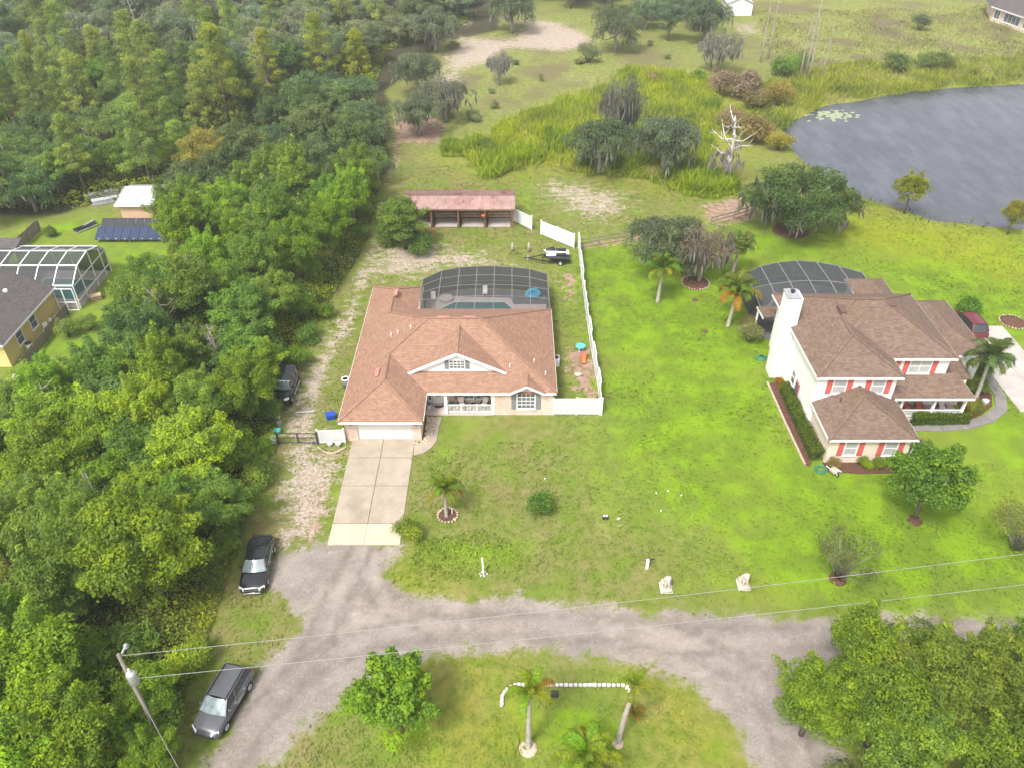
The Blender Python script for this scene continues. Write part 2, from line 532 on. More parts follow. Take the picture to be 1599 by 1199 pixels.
LAKE = pxpoly([(1220, 197), (1238, 183), (1290, 161), (1330, 155), (1400, 142), (1500, 133), (1620, 126), (1900, 112), (1900, 400), (1620, 356), (1540, 350),
               (1450, 340), (1385, 318), (1330, 300), (1290, 275), (1247, 246), (1233, 222)])
LAWN = pxpoly([(905, 387), (1000, 384), (1130, 355), (1240, 365), (1330, 345), (1420, 352), (1650, 372), (1650, 952), (1200, 960), (1060, 950), (940, 940), (830, 930), (720, 927), (650, 916), (612, 895),
               (630, 840), (652, 700), (700, 652), (938, 652), (935, 560), (915, 470)])
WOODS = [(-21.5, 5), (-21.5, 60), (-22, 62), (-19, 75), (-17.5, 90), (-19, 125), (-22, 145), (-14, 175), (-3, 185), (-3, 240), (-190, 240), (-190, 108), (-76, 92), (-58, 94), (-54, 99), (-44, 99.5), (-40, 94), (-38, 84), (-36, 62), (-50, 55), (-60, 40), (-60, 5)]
FIELD = pxpoly([(1180, 0), (1750, 0), (1750, 110), (1400, 110), (1200, 140), (1170, 60)])

CLEARING = pxpoly([(640, 230), (620, 130), (690, 30), (880, 10), (1000, 60), (1150, 85), (1100, 110), (900, 150), (760, 205)])
WHEELS = [[G2(*p) for p in l] for l in ([(330, 1230), (400, 1120), (480, 1040), (560, 1000), (680, 975), (800, 975), (950, 985), (1100, 1000), (1300, 995), (1600, 985)], [(1265, 1230), (1225, 1130), (1180, 1060), (1080, 1005), (950, 980)], [(560, 860), (530, 930), (500, 1000), (440, 1080)], [(570, 860), (600, 940), (690, 975)])]
def wheel_tracks(X, Y):
    out = np.zeros_like(X)
    for l in WHEELS:
        d2 = np.full(X.shape, 1e9)
        for (ax, ay), (bx, by) in zip(l[:-1], l[1:]):
            ex, ey = bx - ax, by - ay
            t = np.clip(((X - ax) * ex + (Y - ay) * ey) / (ex * ex + ey * ey), 0, 1)
            d2 = np.minimum(d2, np.hypot(X - ax - t * ex, Y - ay - t * ey))
        d2 = d2 + 0.5 * vnoise(X, Y, 5, 2, 44)
        out = np.maximum(out, np.exp(-((d2 - 0.85) / 0.30) ** 2))
    return out

def masks(X, Y):
    road = zone(X, Y, ROAD, 1.9, 0.8, 1.7, 1)
    sand = np.zeros_like(X)
    for k, p in enumerate(SANDS): sand = np.maximum(sand, (0.76 if k in (1, 3, 4) else 0.64) * zone(X, Y, p, 4.0, 1.2, 3.0, 3 + k))
    tr = zone(X, Y, TRACK, 2.2, 0.7, 2.0, 2)
    sand = np.maximum(sand, tr * 0.76)
    lush = zone(X, Y, LUSH, 7.0, 2.5, 6.0, 20)
    for k, p in enumerate(LUSH2): lush = np.maximum(lush, (0.62 if k == 2 else 0.7) * zone(X, Y, p, 2.0, 0.8, 2.0, 22 + k))
    dirt = np.zeros_like(X)
    for k, p in enumerate(DIRTS): dirt = np.maximum(dirt, 0.75 * zone(X, Y, p, 1.6, 0.6, 1.8, 40 + k))
    yel = np.zeros_like(X)
    for k, p in enumerate(YELLOW): yel = np.maximum(yel, 0.8 * zone(X, Y, p, 4.0, 1.2, 3.0, 60 + k))
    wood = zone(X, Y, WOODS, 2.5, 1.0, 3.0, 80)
    field = np.maximum(zone(X, Y, FIELD, 10.0, 2.5, 6.0, 90), 0.75 * zone(X, Y, CLEARING, 14.0, 4.0, 8.0, 91))
    lake = sdist(X, Y, LAKE) + 0.9 * vnoise(X, Y, 4.0, 3, 95)
    return road, sand, lush, dirt, yel, wood, field, lake, tr

def grow(a, b, h0, k):
    out = [a]; h = h0
    while out[-1] < b: out.append(out[-1] + h); h *= k
    return out
xs = [0.4 * i for i in range(-125, 126)]
xr = grow(50.4, 150, 0.45, 1.02) ; xo = [xr[-1] + d for d in (15, 40, 90, 200, 450, 1000, 2200)]
xs = [-v for v in reversed(xr + xo)] + xs + xr + xo
ys = grow(14.0, 235.0, 0.36, 1.0075)
ys = [-2400, -1000, -400, -150, -60, -20, 0, 8] + ys + [ys[-1] + d for d in (10, 30, 80, 200, 500, 1100, 2200)]
XX, YY = np.meshgrid(np.array(xs), np.array(ys))
road, sand, lush, dirt, yel, wood, field, lake, trk = masks(XX, YY)
ZZ = 0.10 * vnoise(XX, YY, 9.0, 3, 7) - np.clip(lake + 0.6, 0, 3) * 0.4 - 0.05
near_flat = np.clip(1 - np.maximum(road, 0), 0, 1)
ZZ = ZZ * (0.35 + 0.65 * near_flat)
for (x0, x1, y0, y1) in ((-15, 8.5, 49, 78), (23, 46, 47, 78), (-14.5, -7, 38, 52)):        # levelled pads
    k = np.clip(np.minimum(np.minimum(XX - x0, x1 - XX), np.minimum(YY - y0, y1 - YY)) / 1.0 + 1, 0, 1)
    ZZ = ZZ * (1 - k) + (-0.03) * k

def ground_material():
    m, nt, out = new_mat('ground_cover')
    w = NT(nt)
    P = w.n('NewGeometry').outputs['Position']
    A = w.n('Attribute', None, attribute_name='zone_a'); B = w.n('Attribute', None, attribute_name='zone_b')
    sa = w.n('SeparateColor', {'Color': A.outputs['Color']}).outputs
    sb = w.n('SeparateColor', {'Color': B.outputs['Color']}).outputs
    sandm, gravm, lushm, dirtm = sa[0], sa[1], sa[2], A.outputs['Alpha']
    yelm, woodm, fieldm = sb[0], sb[1], sb[2]
    n0 = w.noise(P, 0.09, 4, 0.6); n1 = w.noise(P, 0.35, 5, 0.62); n2 = w.noise(P, 1.3, 5, 0.62); n3 = w.noise(P, 5.0, 4, 0.6); n4 = w.noise(P, 22.0, 3, 0.6)
    streak = w.noise(w.n('Mapping', {'Vector': P, 'Scale': (0.8, 1.25, 1.0)}).outputs[0], 1.0, 5, 0.65)
    dull = w.mix(w.ramp(n2, 0.35, 0.65), (0.125, 0.165, 0.025), (0.195, 0.20, 0.06))
    dull = w.mix(w.math('MULTIPLY', w.ramp(n1, 0.51, 0.68), 0.55), dull, (0.235, 0.185, 0.09))
    dull = w.mix(w.math('MULTIPLY', w.ramp(n0, 0.52, 0.64), 0.3), dull, (0.19, 0.165, 0.06))
    dull = w.mix(w.math('MULTIPLY', w.ramp(n1, 0.50, 0.32), 0.8), dull, (0.13, 0.20, 0.018))
    lush = w.mix(w.ramp(n1, 0.35, 0.66), (0.120, 0.205, 0.011), (0.175, 0.285, 0.013))
    lush = w.mix(w.math('MULTIPLY', w.ramp(n1, 0.58, 0.40), 0.5), lush, (0.125, 0.18, 0.02))
    lush = w.mix(w.math('MULTIPLY', w.ramp(n0, 0.48, 0.64), 0.55), lush, (0.175, 0.215, 0.03))
    f = w.math('ADD', lushm, w.math('MULTIPLY_ADD', n1, 1.1, -0.55))
    g = w.mix(w.ramp(f, 0.15, 0.85), dull, lush)
    g = w.mix(w.math('MULTIPLY', yelm, w.ramp(n2, 0.25, 0.7)), g, (0.26, 0.26, 0.012))
    fcol = w.mix(w.ramp(n2, 0.38, 0.62), (0.135, 0.165, 0.04), (0.26, 0.265, 0.08))
    fcol = w.mix(w.ramp(n0, 0.45, 0.62), fcol, (0.15, 0.12, 0.07))
    g = w.mix(fieldm, g, fcol)
    g = w.mix(w.math('MULTIPLY', w.ramp(n3, 0.50, 0.75), 0.22), g, w.mix(0.5, g, (0.06, 0.09, 0.008)))
    g = w.mix(w.math('MULTIPLY', w.ramp(n4, 0.55, 0.8), 0.15), g, w.mix(0.5, g, (0.34, 0.33, 0.12)))
    # bare soil, leaf litter
    dcol = w.mix(w.ramp(n2, 0.3, 0.7), (0.23, 0.14, 0.10), (0.36, 0.25, 0.19))
    g = w.mix(w.ramp(w.math('ADD', dirtm, w.math('MULTIPLY_ADD', n2, 1.2, -0.6)), 0.42, 0.62), g, dcol)
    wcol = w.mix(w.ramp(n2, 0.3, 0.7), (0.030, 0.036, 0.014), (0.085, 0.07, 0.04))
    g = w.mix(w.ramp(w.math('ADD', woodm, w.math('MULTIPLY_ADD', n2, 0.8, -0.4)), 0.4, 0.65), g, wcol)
    # sand
    scol = w.mix(w.ramp(n3, 0.3, 0.7), (0.28, 0.215, 0.165), (0.46, 0.39, 0.325))
    sf = w.math('ADD', sandm, w.math('ADD', w.math('MULTIPLY_ADD', streak, 1.5, -0.75), w.math('MULTIPLY_ADD', n3, 0.5, -0.25)))
    g = w.mix(w.math('MULTIPLY', w.ramp(sf, 0.36, 0.74), w.ramp(sandm, 0.02, 0.15)), g, scol)
    # gravel
    gc = w.mix(w.ramp(n1, 0.35, 0.65), (0.215, 0.18, 0.155), (0.325, 0.28, 0.245))
    gc = w.mix(w.ramp(n0, 0.46, 0.60), gc, w.mix(0.5, gc, (0.20, 0.18, 0.165)))
    peb = w.n('TexVoronoi', {'Vector': P, 'Scale': 9.0}).outputs['Color']
    pv = w.n('SeparateColor', {'Color': peb}).outputs[0]
    gc = w.mix(w.math('MULTIPLY', w.ramp(pv, 0.4, 1.0), 0.16), gc, (0.50, 0.46, 0.42))
    gc = w.mix(w.math('MULTIPLY', w.ramp(n3, 0.55, 0.8), 0.3), gc, (0.17, 0.15, 0.135))
    gc = w.mix(w.math('MULTIPLY', w.ramp(streak, 0.56, 0.72), 0.5), gc, (0.40, 0.36, 0.32))
    gc = w.mix(w.math('MULTIPLY', B.outputs['Alpha'], w.ramp(n2, 0.2, 0.7)), gc, w.mix(0.85, gc, (0.15, 0.125, 0.105)))
    gf = w.math('ADD', gravm, w.math('ADD', w.math('MULTIPLY_ADD', n2, 0.6, -0.3), w.math('MULTIPLY_ADD', n3, 0.5, -0.25)))
    g = w.mix(w.ramp(gf, 0.38, 0.62), g, gc)
    b = w.n('BsdfPrincipled', {'Base Color': g, 'Roughness': 0.95, 'Specular IOR Level': 0.15})
    h = w.math('ADD', w.math('MULTIPLY', n3, 0.6), w.math('MULTIPLY', n4, 0.4))
    bp = w.n('Bump', {'Height': h, 'Strength': 0.55, 'Distance': 0.10})
    nt.links.new(bp.outputs[0], b.inputs['Normal'])
    nt.links.new(b.outputs[0], out.inputs[0])
    MATS['ground'] = m
    return m
ground_material()

def zone_attrs(me, a, b):
    for nm, arr in (('zone_a', a), ('zone_b', b)):
        at = me.attributes.new(nm, 'FLOAT_COLOR', 'POINT')
        at.data.foreach_set('color', arr.astype(np.float32).ravel())

ny, nx = XX.shape
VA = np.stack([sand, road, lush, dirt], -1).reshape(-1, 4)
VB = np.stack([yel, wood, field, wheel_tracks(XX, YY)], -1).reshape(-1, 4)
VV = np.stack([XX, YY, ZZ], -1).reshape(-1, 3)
ii, jj = np.meshgrid(np.arange(ny - 1), np.arange(nx - 1), indexing='ij')
k0 = (ii * nx + jj).ravel()
FF = np.stack([k0, k0 + 1, k0 + nx + 1, k0 + nx], -1)
lawn_m = (sdist(XX, YY, LAWN) > 0).ravel()
cls = np.zeros(len(FF), int)
cls[lawn_m[k0]] = 2
cls[(trk.ravel()[k0] > 0.5)] = 3
cls[(road.ravel()[k0] > 0.5)] = 1
def sheet(name, sel):
    f = FF[sel]
    used = np.unique(f)
    remap = np.full(len(VV), -1); remap[used] = np.arange(len(used))
    me = bpy.data.meshes.new(name)
    me.vertices.add(len(used)); me.vertices.foreach_set('co', VV[used].ravel())
    me.loops.add(f.size); me.loops.foreach_set('vertex_index', remap[f].ravel())
    me.polygons.add(len(f)); me.polygons.foreach_set('loop_start', np.arange(0, f.size, 4)); me.polygons.foreach_set('loop_total', np.full(len(f), 4))
    me.polygons.foreach_set('use_smooth', np.ones(len(f), bool))
    me.update(calc_edges=True)
    zone_attrs(me, VA[used], VB[used])
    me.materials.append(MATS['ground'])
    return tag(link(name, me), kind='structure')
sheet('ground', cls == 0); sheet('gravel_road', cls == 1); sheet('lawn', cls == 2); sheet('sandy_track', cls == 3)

# ------------------------------------------------------------------ lake
def water_material():
    m, nt, out = new_mat('lake_water')
    w = NT(nt)
    P = w.n('NewGeometry').outputs['Position']
    mp = w.n('Mapping', {'Vector': P, 'Scale': (0.5, 0.16, 1.0), 'Rotation': (0, 0, R(-28))}).outputs[0]
    n = w.noise(mp, 1.2, 5, 0.6)
    n2 = w.noise(P, 0.08, 3)
    colr = w.mix(w.ramp(n, 0.3, 0.75), (0.070, 0.075, 0.092), (0.112, 0.118, 0.138))
    colr = w.mix(w.math('MULTIPLY', w.ramp(n2, 0.4, 0.65), 0.5), colr, (0.055, 0.06, 0.072))
    b = w.n('BsdfPrincipled', {'Base Color': colr, 'Roughness': 0.22, 'Specular IOR Level': 0.5, 'IOR': 1.33})
    bp = w.n('Bump', {'Height': w.noise(P, 2.2, 4), 'Strength': 0.12, 'Distance': 0.15})
    nt.links.new(bp.outputs[0], b.inputs['Normal'])
    nt.links.new(b.outputs[0], out.inputs[0])
    MATS['lake_water'] = m
water_material()
cx = sum(p[0] for p in LAKE) / len(LAKE); cy = sum(p[1] for p in LAKE) / len(LAKE)
mb = MB(); mb.poly([(cx + (p[0] - cx) * 1.03, cy + (p[1] - cy) * 1.06, -0.42) for p in LAKE][::-1])
tag(mb.build('lake_water', MATS['lake_water']), kind='structure')

# ------------------------------------------------------------------ concrete drives and walks
dv = setting('driveway')
jx = [-13.5, -10.85, -8.2]
jy = [41.35, 45.35, 48.6, 50.95]
def dshift(y): return -0.45 * (y - 41.0) / 10.0 * 0.0
for a in range(2):
    for b in range(3):
        x0, x1 = jx[a] + 0.02, jx[a + 1] - 0.02
        MB().box(x0, x1, jy[b] + 0.03, jy[b + 1] - 0.03, -0.08, 0.05).build('slab', MATS['concrete'], dv, bevel=0.01)
    MB().box(jx[a] + 0.01, jx[a + 1] - 0.01, 39.3, 41.32, -0.08, 0.045).build('apron_slab', MATS['concrete_new'], dv, bevel=0.01)
wk = setting('front_walk')
MB().prism([G2(*p) for p in ((646, 711), (660, 708), (673, 700), (682, 688), (685, 668), (690, 651), (666, 651), (666, 675), (662, 690), (647, 694))], -0.08, 0.055).build('walk_slab', MATS['concrete'], wk)
fw = setting('curved_walk')
path = [(34.5, 52.45), (37.0, 52.45), (39.3, 52.75), (41.6, 53.6), (43.4, 55.0), (44.2, 56.8), (44.3, 58.6), (44.6, 61.0)]
inner = []; outer = []
for k, p in enumerate(path):
    a = Vector(path[max(k - 1, 0)]); b = Vector(path[min(k + 1, len(path) - 1)])
    d = (b - a).normalized(); nrm = Vector((-d.y, d.x))
    inner.append(Vector(p) + nrm * 0.5); outer.append(Vector(p) - nrm * 0.5)
for k in range(len(path) - 1):
    q = [outer[k], outer[k + 1], inner[k + 1], inner[k]]
    c = sum(q, Vector((0, 0))) / 4
    MB().prism([tuple(c + (v - c) * 0.985) for v in q], -0.08, 0.05).build('walk_slab', MATS['walk_grey'], fw)
nd = setting('neighbour_driveway')
for (x0, x1) in ((44.9, 47.4), (47.42, 49.9)):
    for (y0, y1) in ((58.0, 61.5), (61.52, 64.8), (64.82, 68.2)):
        MB().box(x0, x1, y0, y1, -0.08, 0.045).build('slab', MATS['concrete_grey'], nd)
for (x0, x1) in ((44.9, 49.0), (49.02, 54.0), (54.02, 60.0)):
    MB().box(x0, x1, 54.6, 57.98, -0.08, 0.045).build('slab', MATS['concrete_grey'], nd)
# ------------------------------------------------------------------ building helpers
UP = Vector((0, 0, 1))
def window(parent, o, r, n, w, z0, z1, glass='window_blind', grid=(1, 2), trim=0.09, shutters=None, sw=0.42, sill=True, arch=False):
    """o: point on the wall plane below the window centre; r along the wall; n outward"""
    o, r, n = Vector(o), Vector(r), Vector(n)
    f = MB()
    f.obox(o, r, UP, n, -w / 2 - trim, -w / 2, z0 - trim, z1 + trim, 0.0, 0.05)
    f.obox(o, r, UP, n, w / 2, w / 2 + trim, z0 - trim, z1 + trim, 0.0, 0.05)
    f.obox(o, r, UP, n, -w / 2, w / 2, z1, z1 + trim, 0.0, 0.05)
    f.obox(o, r, UP, n, -w / 2, w / 2, z0 - trim, z0, 0.0, 0.05)
    for k in range(1, grid[0]):
        x = -w / 2 + w * k / grid[0]
        f.obox(o, r, UP, n, x - 0.022, x + 0.022, z0, z1, 0.0, 0.04)
    for k in range(1, grid[1]):
        z = z0 + (z1 - z0) * k / grid[1]
        f.obox(o, r, UP, n, -w / 2, w / 2, z - 0.025, z + 0.025, 0.0, 0.042)
    win = f.build('window', MATS['white_paint'], parent)
    MB().obox(o, r, UP, n, -w / 2, w / 2, z0, z1, 0.0, 0.012).build('pane', MATS[glass], win)
    if sill:
        MB().obox(o, r, UP, n, -w / 2 - trim - 0.04, w / 2 + trim + 0.04, z0 - trim - 0.06, z0 - trim, 0.0, 0.10).build('sill', MATS['white_paint'], win)
    if shutters:
        for s in (-1, 1):
            c = s * (w / 2 + trim + 0.03 + sw / 2)
            b = MB().obox(o, r, UP, n, c - sw / 2, c + sw / 2, z0 - trim, z1 + trim, 0.0, 0.045)
            for k in range(7):
                z = z0 + (z1 - z0) * (k + 0.2) / 7
                b.obox(o, r, UP, n, c - sw / 2 + 0.05, c + sw / 2 - 0.05, z, z + (z1 - z0) / 7 * 0.55, 0.045, 0.06)
            b.build('shutter', MATS[shutters], parent)
    return win

def roof(parent, faces, m, name='roof', th=0.10):
    """roof planes with thickness; faces listed counter-clockwise from above"""
    mb = MB()
    for f in faces:
        f = [Vector(p) for p in f]
        nrm = (f[1] - f[0]).cross(f[2] - f[0])
        if nrm.z < 0: f = f[::-1]
        mb.poly(f)
        mb.poly([p - Vector((0, 0, th)) for p in f[::-1]])
    return mb.build(name, MATS[m], parent)

def fascia(parent, pts, m='white_paint', closed=False, h=0.20, t=0.06, drop=0.02):
    mb = MB()
    n = len(pts)
    for k in range(n if closed else n - 1):
        a, b = Vector(pts[k]), Vector(pts[(k + 1) % n])
        d = (b - a).normalized()
        mb.bar(a - Vector((0, 0, h / 2 + drop)) - d * 0.03, b - Vector((0, 0, h / 2 + drop)) + d * 0.03, t, h)
    return mb.build('fascia', MATS[m], parent)

def ridge_caps(parent, lines, m):
    mb = MB()
    for a, b in lines:
        mb.bar(Vector(a) + Vector((0, 0, 0.015)), Vector(b) + Vector((0, 0, 0.015)), 0.24, 0.05)
    return mb

# ------------------------------------------------------------------ the brick house in the middle
HZ = 2.6; SL = 0.48
hs_ = thing('brick_house', 'single storey brick house with terracotta shingle roof and white gable', 'house', (-5, 61, 0))
XL, XR, YF, YB = -14.3, 3.87, 53.95, 67.4
YG, XG = 50.1, -7.3          # garage front eave, garage right eave
YW, XW = 71.7, -9.15         # rear wing
hd = (YB - YF) / 2; RY = (YF + YB) / 2; RZ = HZ + hd * SL
RA = Vector((XL + hd, RY, RZ)); RB = Vector((XR - hd, RY, RZ))
gw = (XG - XL) / 2; GX = (XL + XG) / 2; GZ = HZ + gw * SL
GA = Vector((GX, YG + gw, GZ)); GB = Vector((GX, YF + gw, GZ))
ww = (XW - XL) / 2; WX = (XL + XW) / 2; WZ = HZ + ww * SL
WA = Vector((WX, YW - ww, WZ)); WB = Vector((WX, YB - ww, WZ))
V3 = lambda x, y, z=HZ: Vector((x, y, z))
# front gable
gx0, gx1, gy = -9.0, -0.5, 55.85
gzb = HZ + (gy - YF) * SL; gxc = (gx0 + gx1) / 2; gzp = gzb + (gx1 - gx0) / 2 * 0.47
gyb = YF + (gzp - HZ) / SL
# small gable
sx0, sx1, sy = -0.35, 2.85, YF - 0.12
sxc = (sx0 + sx1) / 2; szp = HZ + 0.02 + (sx1 - sx0) / 2 * 0.5; syb = YF + (szp - HZ) / SL
main_faces = [
    [V3(XG, YF), V3(XR, YF), RB, RA, GB],
    [V3(XR, YF), V3(XR, YB), RB],
    [V3(XR, YB), V3(XW, YB), WB, RA, RB],
    [V3(XL, YG), GA, GB, RA, WB, WA, V3(XL, YW)],
    [V3(XL, YG), V3(XG, YG), GA],
    [V3(XG, YG), V3(XG, YF), GB, GA],
    [V3(XW, YB), V3(XW, YW), WA, WB],
    [V3(XW, YW), V3(XL, YW), WA],
]
rf = roof(hs_, main_faces, 'roof_terracotta')
gab = roof(hs_, [[(gx0, gy - 0.25, gzb - 0.06), (gxc, gy - 0.25, gzp), (gxc, gyb, gzp), (gx0, YF + (gzb - 0.06 - HZ) / SL, gzb - 0.06)],
                 [(gx1, gy - 0.25, gzb - 0.06), (gx1, YF + (gzb - 0.06 - HZ) / SL, gzb - 0.06), (gxc, gyb, gzp), (gxc, gy - 0.25, gzp)]], 'roof_terracotta', 'gable_roof')
for o_ in (gab,): o_.location.z += 0.05
g2 = roof(hs_, [[(sx0, sy - 0.1, HZ + 0.02), (sxc, sy - 0.1, szp), (sxc, syb, szp), (sx0, YF + 0.05, HZ + 0.02)],
                [(sx1, sy - 0.1, HZ + 0.02), (sx1, YF + 0.05, HZ + 0.02), (sxc, syb, szp), (sxc, sy - 0.1, szp)]], 'roof_terracotta', 'window_gable_roof')
g2.location.z += 0.06
rc = MB()
for a, b in ((RA, RB), (RB, V3(XR, YF)), (RB, V3(XR, YB)), (RA, GB), (GA, GB), (GA, V3(XL, YG)), (GA, V3(XG, YG)), (WA, WB), (WA, V3(XL, YW)), (WA, V3(XW, YW)), (RA, WB),
             (Vector((gxc, gy - 0.25, gzp + 0.05)), Vector((gxc, gyb, gzp + 0.05))), (Vector((sxc, sy, szp + 0.06)), Vector((sxc, syb, szp + 0.06)))):
    rc.bar(Vector(a) + Vector((0, 0, 0.02)), Vector(b) + Vector((0, 0, 0.02)), 0.22, 0.05)
rc.build('ridge_cap', MATS['roof_terracotta'], rf)
fascia(hs_, [V3(XG, YF), V3(XG, YG), V3(XL, YG), V3(XL, YW), V3(XW, YW), V3(XW, YB), V3(XR, YB), V3(XR, YF), V3(sx1 - 0.2, YF)])
fascia(hs_, [V3(XG, YF), V3(sx0 + 0.2, YF)])
# gable wall, its rake boards and window
MB().poly([(gx0 + 0.5, gy, gzb), (gx1 - 0.5, gy, gzb), (gxc, gy, gzp - 0.12)]).build('gable_wall', MATS['white_paint'], hs_)
rk = MB()
for s in (gx0, gx1): rk.bar((s, gy - 0.27, gzb - 0.10), (gxc, gy - 0.27, gzp - 0.06), 0.07, 0.24)
rk.build('rake_board', MATS['white_paint'], hs_)
window(hs_, (gxc, gy, 0), (1, 0, 0), (0, -1, 0), 1.25, gzb + 0.30, gzb + 1.12, 'window_glass', (4, 3), 0.06, 'grey_shutter', 0.36, False)
# walls
wl = MB()
for (x0, x1, y0, y1) in ((-13.95, -12.95, 50.8, 51.05), (-8.35, -7.62, 50.8, 51.05), (-13.95, -13.7, 51.05, 71.4), (-7.87, -7.62, 51.05, 55.75),
                         (-1.55, 3.55, 54.2, 54.45), (3.3, 3.55, 54.45, 67.1), (-9.2, 3.3, 66.85, 67.1), (-13.7, -9.45, 71.15, 71.4), (-9.45, -9.2, 66.85, 71.4), (-7.62, -1.55, 55.75, 56.0), (-1.8, -1.55, 54.2, 55.75)):
    wl.box(x0, x1, y0, y1, -0.1, HZ + 0.05)
wl.box(-12.95, -8.35, 50.86, 51.05, 2.2, HZ + 0.05)
wl.poly([(sx0 + 0.25, 54.18, HZ), (sx1 - 0.25, 54.18, HZ), (sxc, 54.18, szp - 0.06)])
wl.build('wall', MATS['brick_pink'], hs_)
rk = MB()
for s in (sx0, sx1): rk.bar((s, sy - 0.13, HZ - 0.03), (sxc, sy - 0.13, szp - 0.02), 0.06, 0.18)
rk.build('rake_board', MATS['white_paint'], hs_)
gd = MB().box(-12.95, -8.35, 50.95, 51.0, 0.0, 2.2).build('garage_door', MATS['white_paint'], hs_)
for r_ in range(4):
    for c_ in range(8):
        x0 = -12.9 + c_ * 0.5725; z0 = 0.05 + r_ * 0.54
        MB().box(x0 + 0.05, x0 + 0.52, 50.93, 50.955, z0 + 0.05, z0 + 0.48).build('door_panel', MATS['white_paint'], gd)
for x in (-13.45, -7.98):
    s_ = MB().box(x - 0.06, x + 0.06, 50.68, 50.8, 1.75, 2.05).build('wall_lamp', MATS['dark_metal'], hs_)
# big window with arched head
window(hs_, (1.22, 54.2, 0), (1, 0, 0), (0, -1, 0), 1.45, 0.75, 2.35, 'window_glass', (4, 4), 0.10, 'grey_shutter', 0.42)
arc = MB()
for k in range(8):
    a0, a1 = math.pi * k / 8, math.pi * (k + 1) / 8
    arc.bar((1.22 + 0.78 * math.cos(a0), 54.14, 2.42 + 0.32 * math.sin(a0)), (1.22 + 0.78 * math.cos(a1), 54.14, 2.42 + 0.32 * math.sin(a1)), 0.1, 0.09)
arc.build('window_arch', MATS['white_paint'], hs_)
# porch
MB().box(-7.6, -1.57, 54.12, 55.74, -0.1, 0.12).build('porch_floor', MATS['deck_pink'], hs_)
for x in (-5.75, -1.65): MB().box(x - 0.14, x + 0.14, 54.14, 54.42, 0.12, HZ).build('porch_column', MATS['white_paint'], hs_)
rl = MB().box(-5.62, -1.79, 54.22, 54.32, 0.98, 1.06).box(-5.62, -1.79, 54.23, 54.31, 0.24, 0.31)
rail = rl.build('porch_rail', MATS['white_paint'], hs_)
for x in (-4.4, -3.1): MB().box(x - 0.06, x + 0.06, 54.2, 54.34, 0.12, 1.12).build('rail_post', MATS['white_paint'], rail)
bal = MB().box(-0.02, 0.02, -0.02, 0.02, 0.31, 0.98).mesh('baluster', MATS['white_paint'])
for k in range(30):
    x = -5.5 + k * 0.1245
    if min(abs(x + 4.4), abs(x + 3.1)) < 0.08: continue
    link('baluster', bal, rail, (x + 5, 54.27 - 61, 0))
dr = MB().box(-7.05, -6.05, 55.68, 55.75, 0.12, 2.2).build('front_door', MATS['white_paint'], hs_)
MB().box(-6.78, -6.32, 55.655, 55.68, 0.9, 1.9).build('door_glass', MATS['window_glass'], dr)
MB().box(-6.18, -6.12, 55.62, 55.68, 1.05, 1.2).build('door_handle', MATS['chrome'], dr)
for x in (-7.3, -5.8):
    sl_ = MB().box(x - 0.17, x + 0.17, 55.69, 55.75, 0.12, 2.2).build('side_light', MATS['white_paint'], hs_)
    MB().box(x - 0.1, x + 0.1, 55.675, 55.69, 0.5, 2.0).build('pane', MATS['window_glass'], sl_)
window(hs_, (-4.05, 55.75, 0), (1, 0, 0), (0, -1, 0), 1.2, 0.62, 2.1, 'window_glass', (3, 3), 0.08, 'grey_shutter', 0.34)
window(hs_, (-2.55, 55.75, 0), (1, 0, 0), (0, -1, 0), 1.2, 0.62, 2.1, 'window_glass', (3, 3), 0.08)
# roof fittings
def on_roof(x, y):
    z = HZ + SL * min(max(y - (YG if x < XG else YF), 0), 99)
    c = [HZ + SL * (x - XL), HZ + SL * (XR - x), HZ + SL * (YB - y) if x > XW else 99]
    if x > XG: c.append(HZ + SL * (y - YF))
    elif y < YF + gw: c.append(max(HZ + SL * (XG - x), HZ + SL * (y - YF))); c.append(HZ + SL * (y - YG))
    return min(c)
def slope_box(name, p, along, sx, sy_, h, m, slope_dir):
    """a low box lying on a roof plane"""
    sdv = Vector((slope_dir[0], slope_dir[1], SL)).normalized()
    al = Vector((along[0], along[1], 0)).normalized()
    nr = al.cross(sdv).normalized()
    if nr.z < 0: nr = -nr
    MB().obox(Vector(p), al, sdv, nr, -sx / 2, sx / 2, -sy_ / 2, sy_ / 2, 0.0, h).build(name, MATS[m], hs_, bevel=0.03)
for (px, py, z) in ((590.5, 586, 3.7), (620, 466, 3.4)):
    q = G(px, py, z)
    q.z = HZ + SL * (q.x - XL) + 0.02
    slope_box('ridge_vent', q, (0, 1), 1.15, 0.4, 0.13, 'vent_pink', (1, 0))
for (px, py) in ((692.5, 495.5), (733, 495.5)):
    q = G(px, py, RZ - 0.15); q.y = RY + 0.3; q.z = RZ - 0.11
    slope_box('ridge_vent', q, (1, 0), 1.1, 0.35, 0.14, 'vent_pink', (0, -1))
for (px, py, z) in ((834, 563.5, 3.7), (852, 583, 3.2), (642, 518, 4.8), (611, 526, 4.2), (622, 526, 4.2), (796, 560, 4.6)):
    q = G(px, py, z); q.z = on_roof(q.x, q.y)
    MB().lathe(q, [(0.045, -0.1), (0.045, 0.32), (0.06, 0.32), (0.06, 0.36)], 8).build('vent_pipe', MATS['white_paint'], hs_)
# air conditioner and meter box on the right wall
ac = thing('air_conditioner', 'white air conditioner box against the right wall of the brick house', 'air conditioner', (4.15, 61.6, 0))
MB().box(3.8, 4.5, 61.2, 62.0, 0, 0.85).build('cabinet', MATS['white_paint'], ac, bevel=0.03)
MB().lathe((4.15, 61.6, 0.85), [(0.3, 0), (0.3, 0.02), (0.05, 0.05)], 14).build('fan_grille', MATS['dark_metal'], ac)

